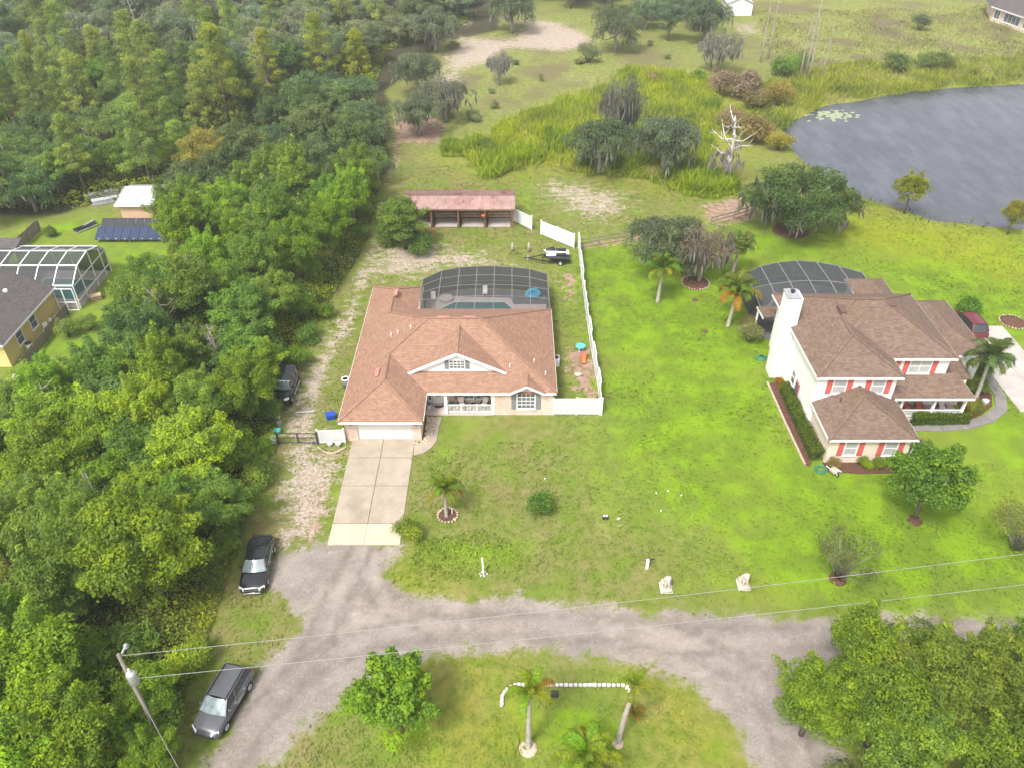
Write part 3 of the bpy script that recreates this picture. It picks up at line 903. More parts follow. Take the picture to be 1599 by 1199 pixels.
# ------------------------------------------------------------------ screened pool cages
screen_mat('screen_roof', (0.07, 0.07, 0.07), 0.44)
screen_mat('screen_wall', (0.07, 0.07, 0.072), 0.90)
screen_mat('screen_light', (0.07, 0.075, 0.08), 0.62)
def cage(name, label, xs_, yfront, zf, backs, zb, frame, sroof, swall, rows=(0.3, 0.55, 0.8), bulge=0.35, base=None, bar=0.048, left_front=None):
    """rafters run from the house eave (yfront) to a polygonal back wall"""
    t = thing(name, label, 'pool cage', base)
    n = len(xs_)
    def pt(i, q):
        y0 = yfront if not callable(yfront) else yfront(i)
        y = y0 + (backs[i] - y0) * q
        z = zf + (zb - zf) * q + bulge * math.sin(math.pi * q) * (0.5 + 0.5 * math.sin(math.pi * i / (n - 1)))
        return Vector((xs_[i], y, z))
    qs = [0.0] + list(rows) + [1.0]
    for i in range(n):
        m = MB()
        for a, b in zip(qs[:-1], qs[1:]): m.bar(pt(i, a), pt(i, b), bar, bar)
        m.build('rafter', MATS[frame], t)
        MB().bar(pt(i, 1.0), Vector((xs_[i], backs[i], 0)), bar, bar).build('post', MATS[frame], t)
    for i in range(n - 1):
        for q in list(rows) + [1.0]:
            MB().bar(pt(i, q), pt(i + 1, q), bar * 0.8, bar * 0.8).build('purlin', MATS[frame], t)
        MB().bar(Vector((xs_[i], backs[i], 1.0)), Vector((xs_[i + 1], backs[i + 1], 1.0)), bar * 0.7, bar * 0.7).build('chair_rail', MATS[frame], t)
        for a, b in zip(qs[:-1], qs[1:]):
            MB().poly([pt(i, a), pt(i + 1, a), pt(i + 1, b), pt(i, b)]).build('roof_screen', MATS[sroof], t)
        MB().poly([Vector((xs_[i], backs[i], 0.05)), Vector((xs_[i + 1], backs[i + 1], 0.05)), pt(i + 1, 1.0), pt(i, 1.0)]).build('wall_screen', MATS[swall], t)
    for i in (0, n - 1):
        y0 = yfront if not callable(yfront) else yfront(i)
        for a, b in zip(qs[:-1], qs[1:]):
            p, q = pt(i, a), pt(i, b)
            MB().poly([(p.x, p.y, 0.05), (q.x, q.y, 0.05), q, p]).build('side_screen', MATS[swall], t)
            if b < 1.0: MB().bar((q.x, q.y, 0), q, bar * 0.8, bar * 0.8).build('post', MATS[frame], t)
    return t
cx_ = [-9.3 + 1.86 * k for k in range(8)]
cb = [72.9, 74.75, 75.4, 75.65, 75.68, 75.5, 75.1, 74.0]
cage('pool_cage', 'dark framed screen enclosure over the pool behind the brick house', cx_, 67.35, 2.55, cb, 2.75, 'grey_frame', 'screen_roof', 'screen_wall', (0.27, 0.52, 0.76), 0.2, (-3, 71, 0))
pd = setting('pool_deck')
MB().prism([(-9.2, 67.12), (3.7, 67.12), (3.7, 73.9), (1.5, 74.9), (-1, 75.4), (-5, 75.4), (-7.8, 74.6), (-9.2, 72.7)], -0.05, 0.04).build('deck_slab', MATS['deck_dark'], pd)
MB().prism([(-9.1, 67.3), (3.6, 67.3), (3.6, 72.3), (0.2, 72.3), (-0.2, 73.6), (-6.5, 73.9), (-9.1, 73.4)], 0.04, 0.08).build('pale_deck', MATS['deck_pink'], pd)
pl = thing('swimming_pool', 'teal swimming pool with rounded end behind the brick house', 'pool', (-3.5, 71, 0))
MB().prism([(-7.6, 68.4), (-0.6, 68.4), (0.2, 69.4), (0.2, 71.6), (-0.6, 72.9), (-6.2, 72.9), (-7.2, 71.9), (-8.4, 71.0), (-8.4, 69.4)], 0.08, 0.14).build('coping', MATS['stone_white'], pl)
MB().prism([(-7.4, 68.7), (-0.8, 68.7), (-0.1, 69.5), (-0.1, 71.5), (-0.8, 72.6), (-6.1, 72.6), (-7.0, 71.7), (-8.1, 70.8), (-8.1, 69.5)], 0.12, 0.146).build('water', MATS['pool_water'], pl)
MB().lathe((-7.0, 73.1, 0.08), [(0.75, 0), (0.75, 0.35), (0.6, 0.4)], 16).build('spa', MATS['deck_pink'], pl)
sld = thing('pool_slide', 'bright blue plastic pool float in the right corner of the cage', 'pool toy', G(832, 457, 0.4) * 1.0)
sld.location.z = 0.04; BASE[sld.name] = sld.location.copy()
MB().tube([(-0.7, -0.4, 0.35), (-0.3, 0.25, 0.5), (0.4, 0.3, 0.5), (0.75, -0.3, 0.35), (0.5, -0.6, 0.25), (-0.5, -0.65, 0.25), (-0.7, -0.4, 0.35)], 0.24, 8).build('ring', MATS['cyan_plastic'], sld, True, local=True)
MB().prism([(-0.6, -0.5), (0.6, -0.5), (0.5, 0.2), (-0.4, 0.2)], 0.1, 0.3).build('base_mat', MATS['cyan_plastic'], sld, local=True)
for (x, y, lab) in ((-2.9, 74.2, 'white lounge chair on the pool deck, middle of the cage'), (-8.4, 73.0, 'white lounge chair in the left corner of the pool cage')):
    ch = thing('deck_chair', lab, 'chair', (x, y, 0.04))
    MB().box(x - 0.25, x + 0.25, y - 0.3, y + 0.3, 0.38, 0.44).build('seat', MATS['white_paint'], ch)
    MB().obox((x, y + 0.3, 0.4), (1, 0, 0), (0, 0.3, 0.95), (0, -1, 0), -0.25, 0.25, 0, 0.6, 0, 0.05).build('backrest', MATS['white_paint'], ch)
    for dx in (-0.22, 0.22):
        for dy in (-0.26, 0.26): MB().box(x + dx - 0.02, x + dx + 0.02, y + dy - 0.02, y + dy + 0.02, 0.04, 0.38).build('leg', MATS['white_paint'], ch)

# ------------------------------------------------------------------ the white two-storey house
wh = thing('white_house', 'two storey white house with brown shingle roof and red shutters', 'house', (31, 58, 0))
Z1, Z2, S2 = 2.75, 5.6, 0.5
# upper roof
ax0, ax1, ay = 24.95, 32.15, 52.15          # front block
bx0, bx1, by0, by1 = 24.65, 37.7, 54.8, 65.3
bh = (by1 - by0) / 2; by = (by0 + by1) / 2; bz = Z2 + bh * S2
PA, PB = Vector((bx0 + bh, by, bz)), Vector((bx1 - bh, by, bz))
ah = (ax1 - ax0) / 2; axm = (ax0 + ax1) / 2; az = Z2 + ah * S2
AA = Vector((axm, ay + ah, az))
W = lambda x, y, z=Z2: Vector((x, y, z))
AB = Vector((axm, by0 + ah, az))
roof(wh, [[W(ax1, by0), W(bx1, by0), PB, PA, AB],
          [W(bx1, by0), W(bx1, by1), PB],
          [W(bx1, by1), W(bx0, by1), PA, PB],
          [W(ax0, ay), AA, AB, PA, W(bx0, by1)],
          [W(ax0, ay), W(ax1, ay), AA],
          [W(ax1, ay), W(ax1, by0), AB, AA]], 'roof_brown')
fascia(wh, [W(ax1, by0), W(ax1, ay), W(ax0, ay), W(bx0, by1), W(bx1, by1), W(bx1, by0), W(ax1, by0)])
rc = MB()
for a, b in ((PA, PB), (PB, W(bx1, by0)), (PB, W(bx1, by1)), (PA, W(bx0, by1)), (AA, AB), (AA, W(ax0, ay)), (AA, W(ax1, ay)), (PA, AB)):
    rc.bar(Vector(a) + Vector((0, 0, 0.02)), Vector(b) + Vector((0, 0, 0.02)), 0.24, 0.06)
rc.build('ridge_cap', MATS['roof_brown'], wh)
# walls
wb = MB()
wb.box(25.3, 31.8, 52.55, 64.9, -0.1, Z2 + 0.02)
wb.box(31.8, 37.3, 55.2, 64.9, -0.1, Z2 + 0.02)
wb.build('wall', MATS['stucco_white'], wh)
# front single storey room
ex0, ex1, ey0, ey1 = 25.2, 32.45, 47.75, 52.55
eh = (ex1 - ex0) / 2; exm = (ex0 + ex1) / 2; ez = Z1 + eh * 0.47
EA, EB = Vector((exm, ey0 + eh, ez)), Vector((exm, ey1, ez))
roof(wh, [[W(ex0, ey0, Z1), W(ex1, ey0, Z1), EA], [W(ex1, ey0, Z1), W(ex1, ey1, Z1), EB, EA], [W(ex0, ey1, Z1), W(ex0, ey0, Z1), EA, EB]], 'roof_brown', 'front_roof')
fascia(wh, [W(ex0, ey1, Z1), W(ex0, ey0, Z1), W(ex1, ey0, Z1), W(ex1, ey1 + 0.2, Z1)])
rc = MB()
for a, b in ((EA, EB), (EA, W(ex0, ey0, Z1)), (EA, W(ex1, ey0, Z1))): rc.bar(Vector(a) + Vector((0, 0, 0.02)), Vector(b) + Vector((0, 0, 0.02)), 0.24, 0.06)
rc.build('ridge_cap', MATS['roof_brown'], wh)
MB().box(25.55, 32.1, 48.1, 52.55, -0.1, Z1 + 0.02).build('front_room_wall', MATS['stucco_cream'], wh)
for x in (27.35, 30.55): window(wh, (x, 48.1, 0), (1, 0, 0), (0, -1, 0), 0.95, 0.85, 2.25, 'window_blind', (1, 2), 0.09, 'red_shutter', 0.44)
for x in (27.15, 30.35): window(wh, (x, 52.55, 0), (1, 0, 0), (0, -1, 0), 1.0, 3.75, 5.1, 'window_blind', (1, 2), 0.09, 'red_shutter', 0.44)
window(wh, (34.9, 55.2, 0), (1, 0, 0), (0, -1, 0), 1.75, 3.85, 5.15, 'window_blind', (2, 2), 0.09, 'red_shutter', 0.44)
window(wh, (32.35, 55.2, 0), (1, 0, 0), (0, -1, 0), 0.5, 4.1, 5.1, 'window_glass', (1, 2), 0.08)
MB().box(32.75, 33.15, 55.14, 55.2, 4.0, 5.2).build('shutter', MATS['red_shutter'], wh)
# left wall: window, door with lamp, downpipe, chimney
window(wh, (25.3, 57.4, 0), (0, -1, 0), (-1, 0, 0), 0.8, 1.0, 2.3, 'window_glass', (1, 2), 0.07)
sd = MB().box(25.22, 25.3, 55.6, 56.5, 0.0, 2.1).build('side_door', MATS['red_shutter'], wh)
MB().box(25.19, 25.22, 55.7, 56.4, 0.9, 2.0).build('door_glass', MATS['window_glass'], sd)
MB().bar((25.24, 52.7, 0.1), (25.24, 52.7, Z2 - 0.15), 0.09).build('downpipe', MATS['white_paint'], wh)
MB().bar((32.2, 47.9, Z1 - 0.1), (32.2, 47.98, 0.25), 0.09).bar((32.2, 47.95, 0.25), (32.35, 46.9, 0.08), 0.09).build('downpipe', MATS['white_paint'], wh)
chm = MB().box(24.0, 25.3, 59.55, 61.05, -0.1, 8.55).build('chimney', MATS['stucco_white'], wh)
MB().box(23.95, 25.1, 59.5, 61.1, 8.55, 8.66).build('chimney_cap', MATS['galvanised'], chm)
MB().lathe((24.5, 60.3, 8.66), [(0.14, 0), (0.14, 0.25), (0.22, 0.28), (0.22, 0.34)], 10).build('flue', MATS['dark_metal'], chm)
MB().box(24.2, 24.9, 59.75, 60.85, 8.66, 8.72).build('cap_tray', MATS['steel_grey'], chm)
# porch on the front right
px0, px1, py0, py1, pz0, pz1 = 32.15, 39.25, 52.95, 55.25, 2.8, 3.75
roof(wh, [[W(px0, py0, pz0), W(px1, py0, pz0), W(px1 - 0.9, py1, pz1), W(px0, py1, pz1)], [W(px1, py0, pz0), W(px1, py1 + 0.2, pz0), W(px1 - 0.9, py1, pz1)]], 'roof_brown', 'porch_roof')
fascia(wh, [W(px0 + 0.3, py0, pz0), W(px1, py0, pz0), W(px1, py1, pz0)])
MB().box(32.2, 39.0, 53.25, 55.2, -0.1, 0.35).build('porch_floor', MATS['concrete_grey'], wh)
for x in (33.4, 36.2, 38.8): MB().box(x - 0.1, x + 0.1, 53.3, 53.5, 0.35, pz0 - 0.15).build('porch_column', MATS['white_paint'], wh)
pr = MB().box(33.5, 38.7, 53.36, 53.44, 1.15, 1.22).box(33.5, 38.7, 53.36, 53.44, 0.5, 0.56).build('porch_rail', MATS['white_paint'], wh)
bal2 = MB().box(-0.02, 0.02, -0.02, 0.02, 0.56, 1.15).mesh('baluster', MATS['white_paint'])
for k in range(40):
    link('baluster', bal2, pr, (33.6 + k * 0.13 - 31, 53.4 - 58, 0))
window(wh, (37.0, 55.2, 0), (1, 0, 0), (0, -1, 0), 1.3, 0.9, 2.2, 'window_glass', (2, 2), 0.09, None)
# garage wing on the right
q0, q1, qy0, qy1 = 37.5, 43.3, 59.0, 68.5
qh = 2.55; qz = 2.9 + qh * 0.5; qm = 40.4
QA, QB = Vector((qm, qy0 + qh, qz)), Vector((qm, qy1 - qh, qz))
roof(wh, [[W(q0, qy0, 2.9), W(q1, qy0, 2.9), QA], [W(q1, qy0, 2.9), W(q1, qy1, 2.9), QB, QA], [W(q1, qy1, 2.9), W(q0, qy1, 2.9), QB], [W(q0, qy1, 2.9), W(q0, qy0, 2.9), QA, QB]], 'roof_brown', 'garage_roof')
fascia(wh, [W(q0, qy0, 2.9), W(q1, qy0, 2.9), W(q1, qy1, 2.9), W(q0, qy1, 2.9)])
MB().box(37.3, 42.9, 59.4, 68.1, -0.1, 2.9).build('garage_wall', MATS['stucco_white'], wh)
MB().box(37.3, 39.7, 55.6, 59.4, -0.1, 2.9).build('entry_wall', MATS['stucco_cream'], wh)
roof(wh, [[W(37.4, 55.5, 2.95), W(40.0, 55.5, 2.95), W(40.0, 59.3, 3.4), W(37.4, 59.3, 3.4)]], 'roof_brown', 'entry_roof')
MB().box(38.0, 38.45, 55.54, 55.6, 1.0, 2.4).build('shutter', MATS['red_shutter'], wh)
window(wh, (39.0, 55.6, 0), (1, 0, 0), (0, -1, 0), 0.9, 1.0, 2.3, 'window_glass', (1, 2), 0.08)
# rear wing and small roof at the back left
v0, v1, vy0, vy1 = 34.6, 38.6, 65.3, 72.8
vm = (v0 + v1) / 2; vz = 2.9 + 2.0 * 0.5
VA_, VB_ = Vector((vm, vy1 - 2.0, vz)), Vector((vm, vy0, vz))
roof(wh, [[W(v1, vy0, 2.9), W(v1, vy1, 2.9), VA_, VB_], [W(v1, vy1, 2.9), W(v0, vy1, 2.9), VA_], [W(v0, vy1, 2.9), W(v0, vy0, 2.9), VB_, VA_]], 'roof_brown', 'rear_roof')
fascia(wh, [W(v1, vy0, 2.9), W(v1, vy1, 2.9), W(v0, vy1, 2.9), W(v0, vy0, 2.9)])
MB().box(34.95, 38.25, 64.9, 72.4, -0.1, 2.9).build('rear_wall', MATS['stucco_white'], wh)
roof(wh, [[W(24.3, 65.3, 2.95), W(34.6, 65.3, 2.95), W(34.6, 67.6, 2.75), W(24.3, 67.6, 2.75)]], 'roof_brown', 'lanai_roof')
fascia(wh, [W(24.3, 65.3, 2.95), W(24.3, 67.6, 2.75)])
MB().box(24.35, 24.5, 67.3, 67.45, 0, 2.65).build('lanai_post', MATS['white_paint'], wh)
for (px, py, z, sx, sy_) in ((1316, 478, 8.0, 0.5, 1.2), (1391, 474, 7.9, 0.45, 1.2), (1354, 465.5, 8.2, 1.3, 0.4)):
    q = G(px, py, z); q.y = min(max(q.y, 58.2), 60.6)
    zz = min(Z2 + S2 * (q.x - bx0), Z2 + S2 * (bx1 - q.x), Z2 + S2 * (by1 - q.y), Z2 + S2 * (q.y - by0))
    MB().box(q.x - sx / 2, q.x + sx / 2, q.y - sy_ / 2, q.y + sy_ / 2, zz - 0.3, zz + 0.16).build('ridge_vent', MATS['vent_brown'], wh, bevel=0.03)
for (px, py, z) in ((1285, 513, 6.3), (1407, 475, 6.8), (1313, 623, 3.9)):
    q = G(px, py, z)
    MB().lathe(q, [(0.06, -0.4), (0.06, 0.15), (0.09, 0.15), (0.09, 0.2)], 8).build('vent_pipe', MATS['vent_brown'], wh)

cx2 = [24.6, 26.6, 28.7, 30.8, 32.9, 35.0, 37.0]
cage('pool_cage', 'dark screen enclosure with pale ribs behind the white house', cx2, 67.55, 2.75, [74.2, 75.6, 76.5, 76.9, 76.6, 75.7, 74.3], 2.75, 'grey_frame', 'screen_light', 'screen_wall', (0.5,), 0.25, (31, 72, 0), 0.075)
MB().prism([(24.5, 66), (37, 66), (37, 74.0), (33, 76.3), (30.8, 76.6), (28, 76), (24.6, 73.8)], -0.05, 0.05).build('deck_slab', MATS['deck_dark'], setting('neighbour_pool_deck'))
p2 = thing('swimming_pool', 'dim blue pool inside the screen cage of the white house', 'pool', (30.5, 71.5, 0))
MB().prism([(27, 69.2), (33.5, 69.2), (34.2, 71.5), (33, 73.6), (28, 73.6), (26.6, 71.5)], 0.05, 0.12).build('coping', MATS['deck_pink'], p2)
MB().prism([(27.3, 69.5), (33.2, 69.5), (33.8, 71.5), (32.7, 73.3), (28.2, 73.3), (27, 71.5)], 0.1, 0.13).build('water', MATS['pool_water'], p2)

# ------------------------------------------------------------------ the yellow house on the left
yh = thing('yellow_house', 'yellow walled house with dark grey roof at the left edge', 'house', (-53, 66, 0))
yx, yy0, yy1 = -47.1, 60.9, 71.6
roof(yh, [[W(yx, yy0, 2.7), W(yx, yy1, 2.7), W(yx - 5.3, yy1, 4.9), W(yx - 5.3, yy0 + 5.3, 4.9)], [W(yx - 16, yy0, 2.7), W(yx, yy0, 2.7), W(yx - 5.3, yy0 + 5.3, 4.9), W(yx - 16, yy0 + 5.3, 4.9)],
          [W(yx - 5.3, yy0 + 5.3, 4.9), W(yx - 5.3, yy1, 4.9), W(yx - 16, yy1, 4.9), W(yx - 16, yy0 + 5.3, 4.9)]], 'roof_grey')
roof(yh, [[W(-66, 71.6, 2.75), W(-53.5, 71.6, 2.75), W(-53.5, 79.0, 4.4), W(-66, 79.0, 4.4)]], 'roof_grey', 'rear_roof')
fascia(yh, [W(yx, yy1, 2.7), W(yx, yy0, 2.7), W(yx - 16, yy0, 2.7)])
MB().box(-63, -47.5, 61.3, 71.3, -0.1, 2.7).build('wall', MATS['stucco_yellow'], yh)
for y in (64.0, 66.7): window(yh, (-47.5, y, 0), (0, 1, 0), (1, 0, 0), 1.0, 0.9, 2.2, 'window_glass', (1, 2), 0.09)
MB().lathe((-50.2, 68.5, 4.0), [(0.25, -0.1), (0.22, 0.1), (0.08, 0.2)], 10).build('roof_vent', MATS['white_paint'], yh)
yc = [-47.05 - 1.62 * k for k in range(7)]
t = thing('pool_cage', 'white framed screen enclosure with arched ribs behind the yellow house', 'pool cage', (-50, 75, 0))
secs = [(71.6, 2.75), (73.6, 4.0), (76.2, 4.3), (78.4, 3.7), (79.6, 2.7)]
xk = [-45.3, -47.3, -49.3, -51.3, -53.3, -55.3]
for k, x in enumerate(xk):
    m = MB()
    for a, b in zip(secs[:-1], secs[1:]): m.bar((x, a[0], a[1]), (x, b[0], b[1]), 0.10)
    m.build('rib', MATS['white_paint'], t)
    MB().bar((x, 79.6, 0), (x, 79.6, 2.7), 0.10).build('post', MATS['white_paint'], t)
for k in range(len(xk) - 1):
    for a in secs: MB().bar((xk[k], a[0], a[1]), (xk[k + 1], a[0], a[1]), 0.12).build('purlin', MATS['white_paint'], t)
    for a, b in zip(secs[:-1], secs[1:]):
        MB().poly([(xk[k], a[0], a[1]), (xk[k + 1], a[0], a[1]), (xk[k + 1], b[0], b[1]), (xk[k], b[0], b[1])]).build('roof_screen', MATS['screen_light'], t)
    MB().poly([(xk[k], 79.6, 0), (xk[k + 1], 79.6, 0), (xk[k + 1], 79.6, 2.7), (xk[k], 79.6, 2.7)]).build('wall_screen', MATS['screen_light'], t)
for (y, z) in secs: MB().bar((xk[0], y, 0), (xk[0], y, z), 0.09).build('post', MATS['white_paint'], t)
for a, b in zip(secs[:-1], secs[1:]):
    MB().bar((xk[0], a[0], 2.6 if a[1] > 2.6 else a[1]), (xk[0], b[0], 2.6), 0.08).build('side_rail', MATS['white_paint'], t)
    MB().bar((xk[0], a[0], 0.9), (xk[0], b[0], 0.9), 0.08).build('side_rail', MATS['white_paint'], t)
    MB().poly([(xk[0], a[0], 0.05), (xk[0], b[0], 0.05), (xk[0], b[0], b[1]), (xk[0], a[0], a[1])]).build('side_screen', MATS['screen_light'], t)
fx = MB()
for x in (-47.3, -46.4, -45.3): fx.bar((x, 71.2, 0), (x, 71.2, 2.6), 0.09)
fx.bar((-47.3, 71.2, 2.6), (-45.3, 71.2, 2.6), 0.09).bar((-47.3, 71.2, 1.0), (-45.3, 71.2, 1.0), 0.08).bar((-46.4, 71.2, 0.06), (-45.3, 71.2, 0.06), 0.08)
fx.build('screen_door', MATS['white_paint'], t)
MB().prism([(-57, 71.7), (-45.3, 71.7), (-45.3, 79.5), (-57, 79.5)], -0.05, 0.05).build('deck_slab', MATS['concrete_grey'], setting('yellow_house_deck'))
p3 = thing('swimming_pool', 'green tinted pool inside the white framed cage', 'pool', (-48, 75.5, 0))
MB().prism([(-52, 73.4), (-46.4, 73.0), (-46.0, 77.6), (-52, 77.9)], 0.05, 0.1).build('coping', MATS['stone_white'], p3)
MB().prism([(-51.7, 73.7), (-46.7, 73.3), (-46.3, 77.3), (-51.7, 77.6)], 0.08, 0.115).build('water', MATS['pool_water'], p3)

# small metal roofed shed and solar panels
ms = thing('garden_shed', 'small peach walled shed with pale metal roof among the trees', 'shed', (-45.8, 93, 0))
roof(ms, [[W(-48.9, 91.3, 2.5), W(-42.4, 91.3, 2.5), W(-42.9, 94.6, 3.5), W(-48.5, 94.6, 3.5)], [W(-42.6, 97.2, 2.6), W(-48.8, 97.2, 2.6), W(-48.5, 94.6, 3.5), W(-42.9, 94.6, 3.5)]], 'metal_roof')
sm = MB()
for k in range(14):
    x = -48.7 + k * 0.46
    sm.bar((x, 91.32, 2.53), (x * 0.86 - 6.38 if False else x + (0.02), 94.55, 3.53), 0.04, 0.04)
sm.build('roof_seam', MATS['metal_roof'], ms)
fascia(ms, [W(-48.9, 91.3, 2.5), W(-42.4, 91.3, 2.5)])
MB().box(-48.5, -42.8, 91.7, 97.0, -0.1, 2.5).build('wall', MATS['stucco_peach'], ms)
def solar_array(label, x0, y0, x1, y1, n, m, h0=0.35, h1=1.2, sk=0.0):
    t = thing('solar_array', label, 'solar panels', ((x0 + x1) / 2, y0, 0))
    w = (x1 - x0) / n
    up = Vector((0, y1 - y0, h1 - h0))
    L = up.length; up.normalize()
    nr = Vector((1, 0, 0)).cross(up)
    for k in range(n):
        pnl = MB().obox((x0 + w * (k + 0.5), y0, h0), (1, 0, 0), up, nr, -w / 2 + 0.03, w / 2 - 0.03, 0, L, 0, 0.05).build('panel', MATS[m], t)
        MB().obox((x0 + w * (k + 0.5), y0, h0), (1, 0, 0), up, nr, -0.05, 0.05, L * 0.06, L * 0.10, 0.052, 0.07).build('clamp', MATS['white_paint'], pnl)
    for x in (x0 + 0.3, (x0 + x1) / 2, x1 - 0.3):
        MB().bar((x, y1 - 0.1, 0), (x, y1 - 0.1, h1 - 0.05), 0.08).build('post', MATS['galvanised'], t)
        MB().bar((x, y0 + 0.1, 0), (x, y0 + 0.1, h0), 0.08).build('post', MATS['galvanised'], t)
solar_array('front row of blue solar panels on the grass by the small shed', -49.9, 86.3, -41.6, 88.0, 8, 'solar')
solar_array('rear row of dark solar panels directly before the small shed', -50.3, 88.7, -43.0, 90.4, 7, 'solar_dark')

# ------------------------------------------------------------------ rusty stable
st = thing('stable', 'long open stable with rusty corrugated roof behind the brick house', 'stable', (-6.5, 92, 0))
def corr(x0, x1, ya, za, yb, zb, n=10):
    mb = MB(); rows = []
    for k in range(n * 2 + 1):
        x = x0 + (x1 - x0) * k / (n * 2)
        dz = 0.045 * (1 if k % 2 else -1)
        rows.append([(x, ya, za + dz), (x, yb, zb + dz)])
    mb.grid([[r[0] for r in rows], [r[1] for r in rows]])
    return mb
ns = 16
for k in range(ns):
    x0 = -13.5 + k * (13.85 / ns); x1 = x0 + 13.85 / ns + 0.03
    corr(x0, x1, 89.9, 2.6 + 0.004 * (k % 2), 92.75, 3.1 + 0.004 * (k % 2), 5).build('roof_sheet', MATS['rust_roof_pale'], st)
    corr(x0, x1, 92.7, 3.12 + 0.004 * (k % 2), 95.2, 2.75 + 0.004 * (k % 2), 5).build('roof_sheet', MATS['rust_roof'], st)
for x in (-13.2, -9.9, -6.6, -3.3, 0.0):
    MB().box(x - 0.09, x + 0.09, 90.2, 90.38, -0.1, 2.55).build('post', MATS['brown_wood'], st)
MB().box(-13.3, 0.15, 90.15, 90.25, 2.3, 2.5).build('beam', MATS['pale_wood'], st)
for k in range(27):
    x = -13.3 + k * 0.5
    MB().box(x, x + 0.485, 93.0, 93.06, 0.0, 2.5).build('board', MATS['brown_wood'], st)
for k in range(4):
    x0 = -13.0 + k * 3.3
    for (z, h) in ((0.15, 0.25), (0.5, 0.25)): MB().box(x0, x0 + 3.05, 92.9 - 0.02, 92.98, z, z + h).build('kick_board', MATS['pale_wood'], st)
    MB().box(x0 + 0.15, x0 + 2.9, 90.45, 92.85, 0.0, 0.03).build('stall_floor', MATS['concrete_grey'], st)
for x in (-9.9, -6.6, -3.3): MB().box(x - 0.04, x + 0.04, 90.4, 92.9, 0.05, 1.2).build('stall_divider', MATS['brown_wood'], st)
hp = thing('hanging_planter', 'orange basket hanging under the stable eave', 'planter', (-3.5, 90.05, 1.75))
MB().lathe((-3.5, 90.05, 1.75), [(0.1, -0.3), (0.24, 0.0), (0.2, 0.05)], 10).bar((-3.5, 90.05, 1.75), (-3.5, 90.05, 2.35), 0.02).build('basket', MATS['orange_plastic'], hp)

# ------------------------------------------------------------------ far buildings
fb = thing('barn', 'white metal barn at the top of the picture beyond the clearing', 'barn', G(1152, 24))
b0 = G(1135, 25); bx, by_ = b0.x, b0.y
MB().box(bx, bx + 5.6, by_, by_ + 7, -0.1, 2.7).build('wall', MATS['stucco_white'], fb)
roof(fb, [[(bx - 0.3, by_ - 0.3, 2.6), (bx + 2.8, by_ - 0.3, 3.9), (bx + 2.8, by_ + 7.3, 3.9), (bx - 0.3, by_ + 7.3, 2.6)], [(bx + 2.8, by_ - 0.3, 3.9), (bx + 5.9, by_ - 0.3, 2.6), (bx + 5.9, by_ + 7.3, 2.6), (bx + 2.8, by_ + 7.3, 3.9)]], 'metal_roof')
MB().poly([(bx, by_ - 0.01, 2.7), (bx + 5.6, by_ - 0.01, 2.7), (bx + 2.8, by_ - 0.01, 3.8)]).build('gable_wall', MATS['stucco_white'], fb)
MB().box(bx + 1.4, bx + 4.2, by_ - 0.06, by_, 0, 2.2).build('barn_door', MATS['white_paint'], fb)
fh = thing('far_house', 'grey roofed brick house at the top right corner beyond the lake', 'house', (116, 190, 0))
roof(fh, [[(107, 193, 3), (109.6, 181, 3), (118, 186, 6.2), (113, 197, 6.2)], [(109.6, 181, 3), (128, 178, 3), (126, 186, 6.2), (118, 186, 6.2)], [(118, 186, 6.2), (126, 186, 6.2), (124, 198, 6.2), (113, 197, 6.2)], [(107, 193, 3), (113, 197, 6.2), (124, 198, 6.2), (120, 205, 3), (110, 203, 3)]], 'roof_grey')
fascia(fh, [(107, 193, 3), (109.6, 181, 3), (128, 178, 3)])
MB().prism([(107.8, 193), (110.2, 181.8), (127, 179), (122, 202), (111, 202)], -0.1, 3.0).build('wall', MATS['brick_pink'], fh)
d_ = Vector((110.2 - 107.8, 181.8 - 193, 0)).normalized(); n_ = Vector((-abs(d_.y), -abs(d_.x), 0)).normalized()
for k, (a, w_) in enumerate(((1.5, 1.6), (6.2, 4.8), (10.3, 1.0))):
    window(fh, Vector((107.8, 193, 0)) + d_ * a, d_, n_, w_, 0.7, 2.4, 'window_glass', (2 if w_ < 2 else 4, 1), 0.12)
# ------------------------------------------------------------------ plant library (shared meshes)
def leaf_mesh(name, C, N, L, W, tint, m, up_t=None):
    """diamond shaped leaves: centres C, normals N, lengths L, widths W"""
    n = len(C)
    rs = np.random.RandomState(n % 9973)
    N = N / (np.linalg.norm(N, axis=1, keepdims=True) + 1e-9)
    T = rs.normal(size=(n, 3)) if up_t is None else up_t + 0.25 * rs.normal(size=(n, 3))
    T -= N * np.sum(T * N, 1, keepdims=True)
    T /= np.linalg.norm(T, axis=1, keepdims=True) + 1e-9
    B = np.cross(N, T)
    L = L[:, None]; W = W[:, None]
    fold = N * W * 0.18
    V = np.stack([C - T * L * 0.5, C + B * W * 0.5 + fold, C + T * L * 0.5, C - B * W * 0.5 + fold], 1).reshape(-1, 3)
    me = bpy.data.meshes.new(name)
    me.vertices.add(4 * n); me.vertices.foreach_set('co', V.astype(np.float32).ravel())
    me.loops.add(4 * n); me.loops.foreach_set('vertex_index', np.arange(4 * n, dtype=np.int32))
    me.polygons.add(n); me.polygons.foreach_set('loop_start', np.arange(0, 4 * n, 4, dtype=np.int32)); me.polygons.foreach_set('loop_total', np.full(n, 4, dtype=np.int32))
    me.update(calc_edges=True)
    at = me.attributes.new('tint', 'FLOAT', 'POINT')
    at.data.foreach_set('value', np.repeat(np.clip(tint, 0, 1), 4).astype(np.float32))
    me.materials.append(m)
    return me

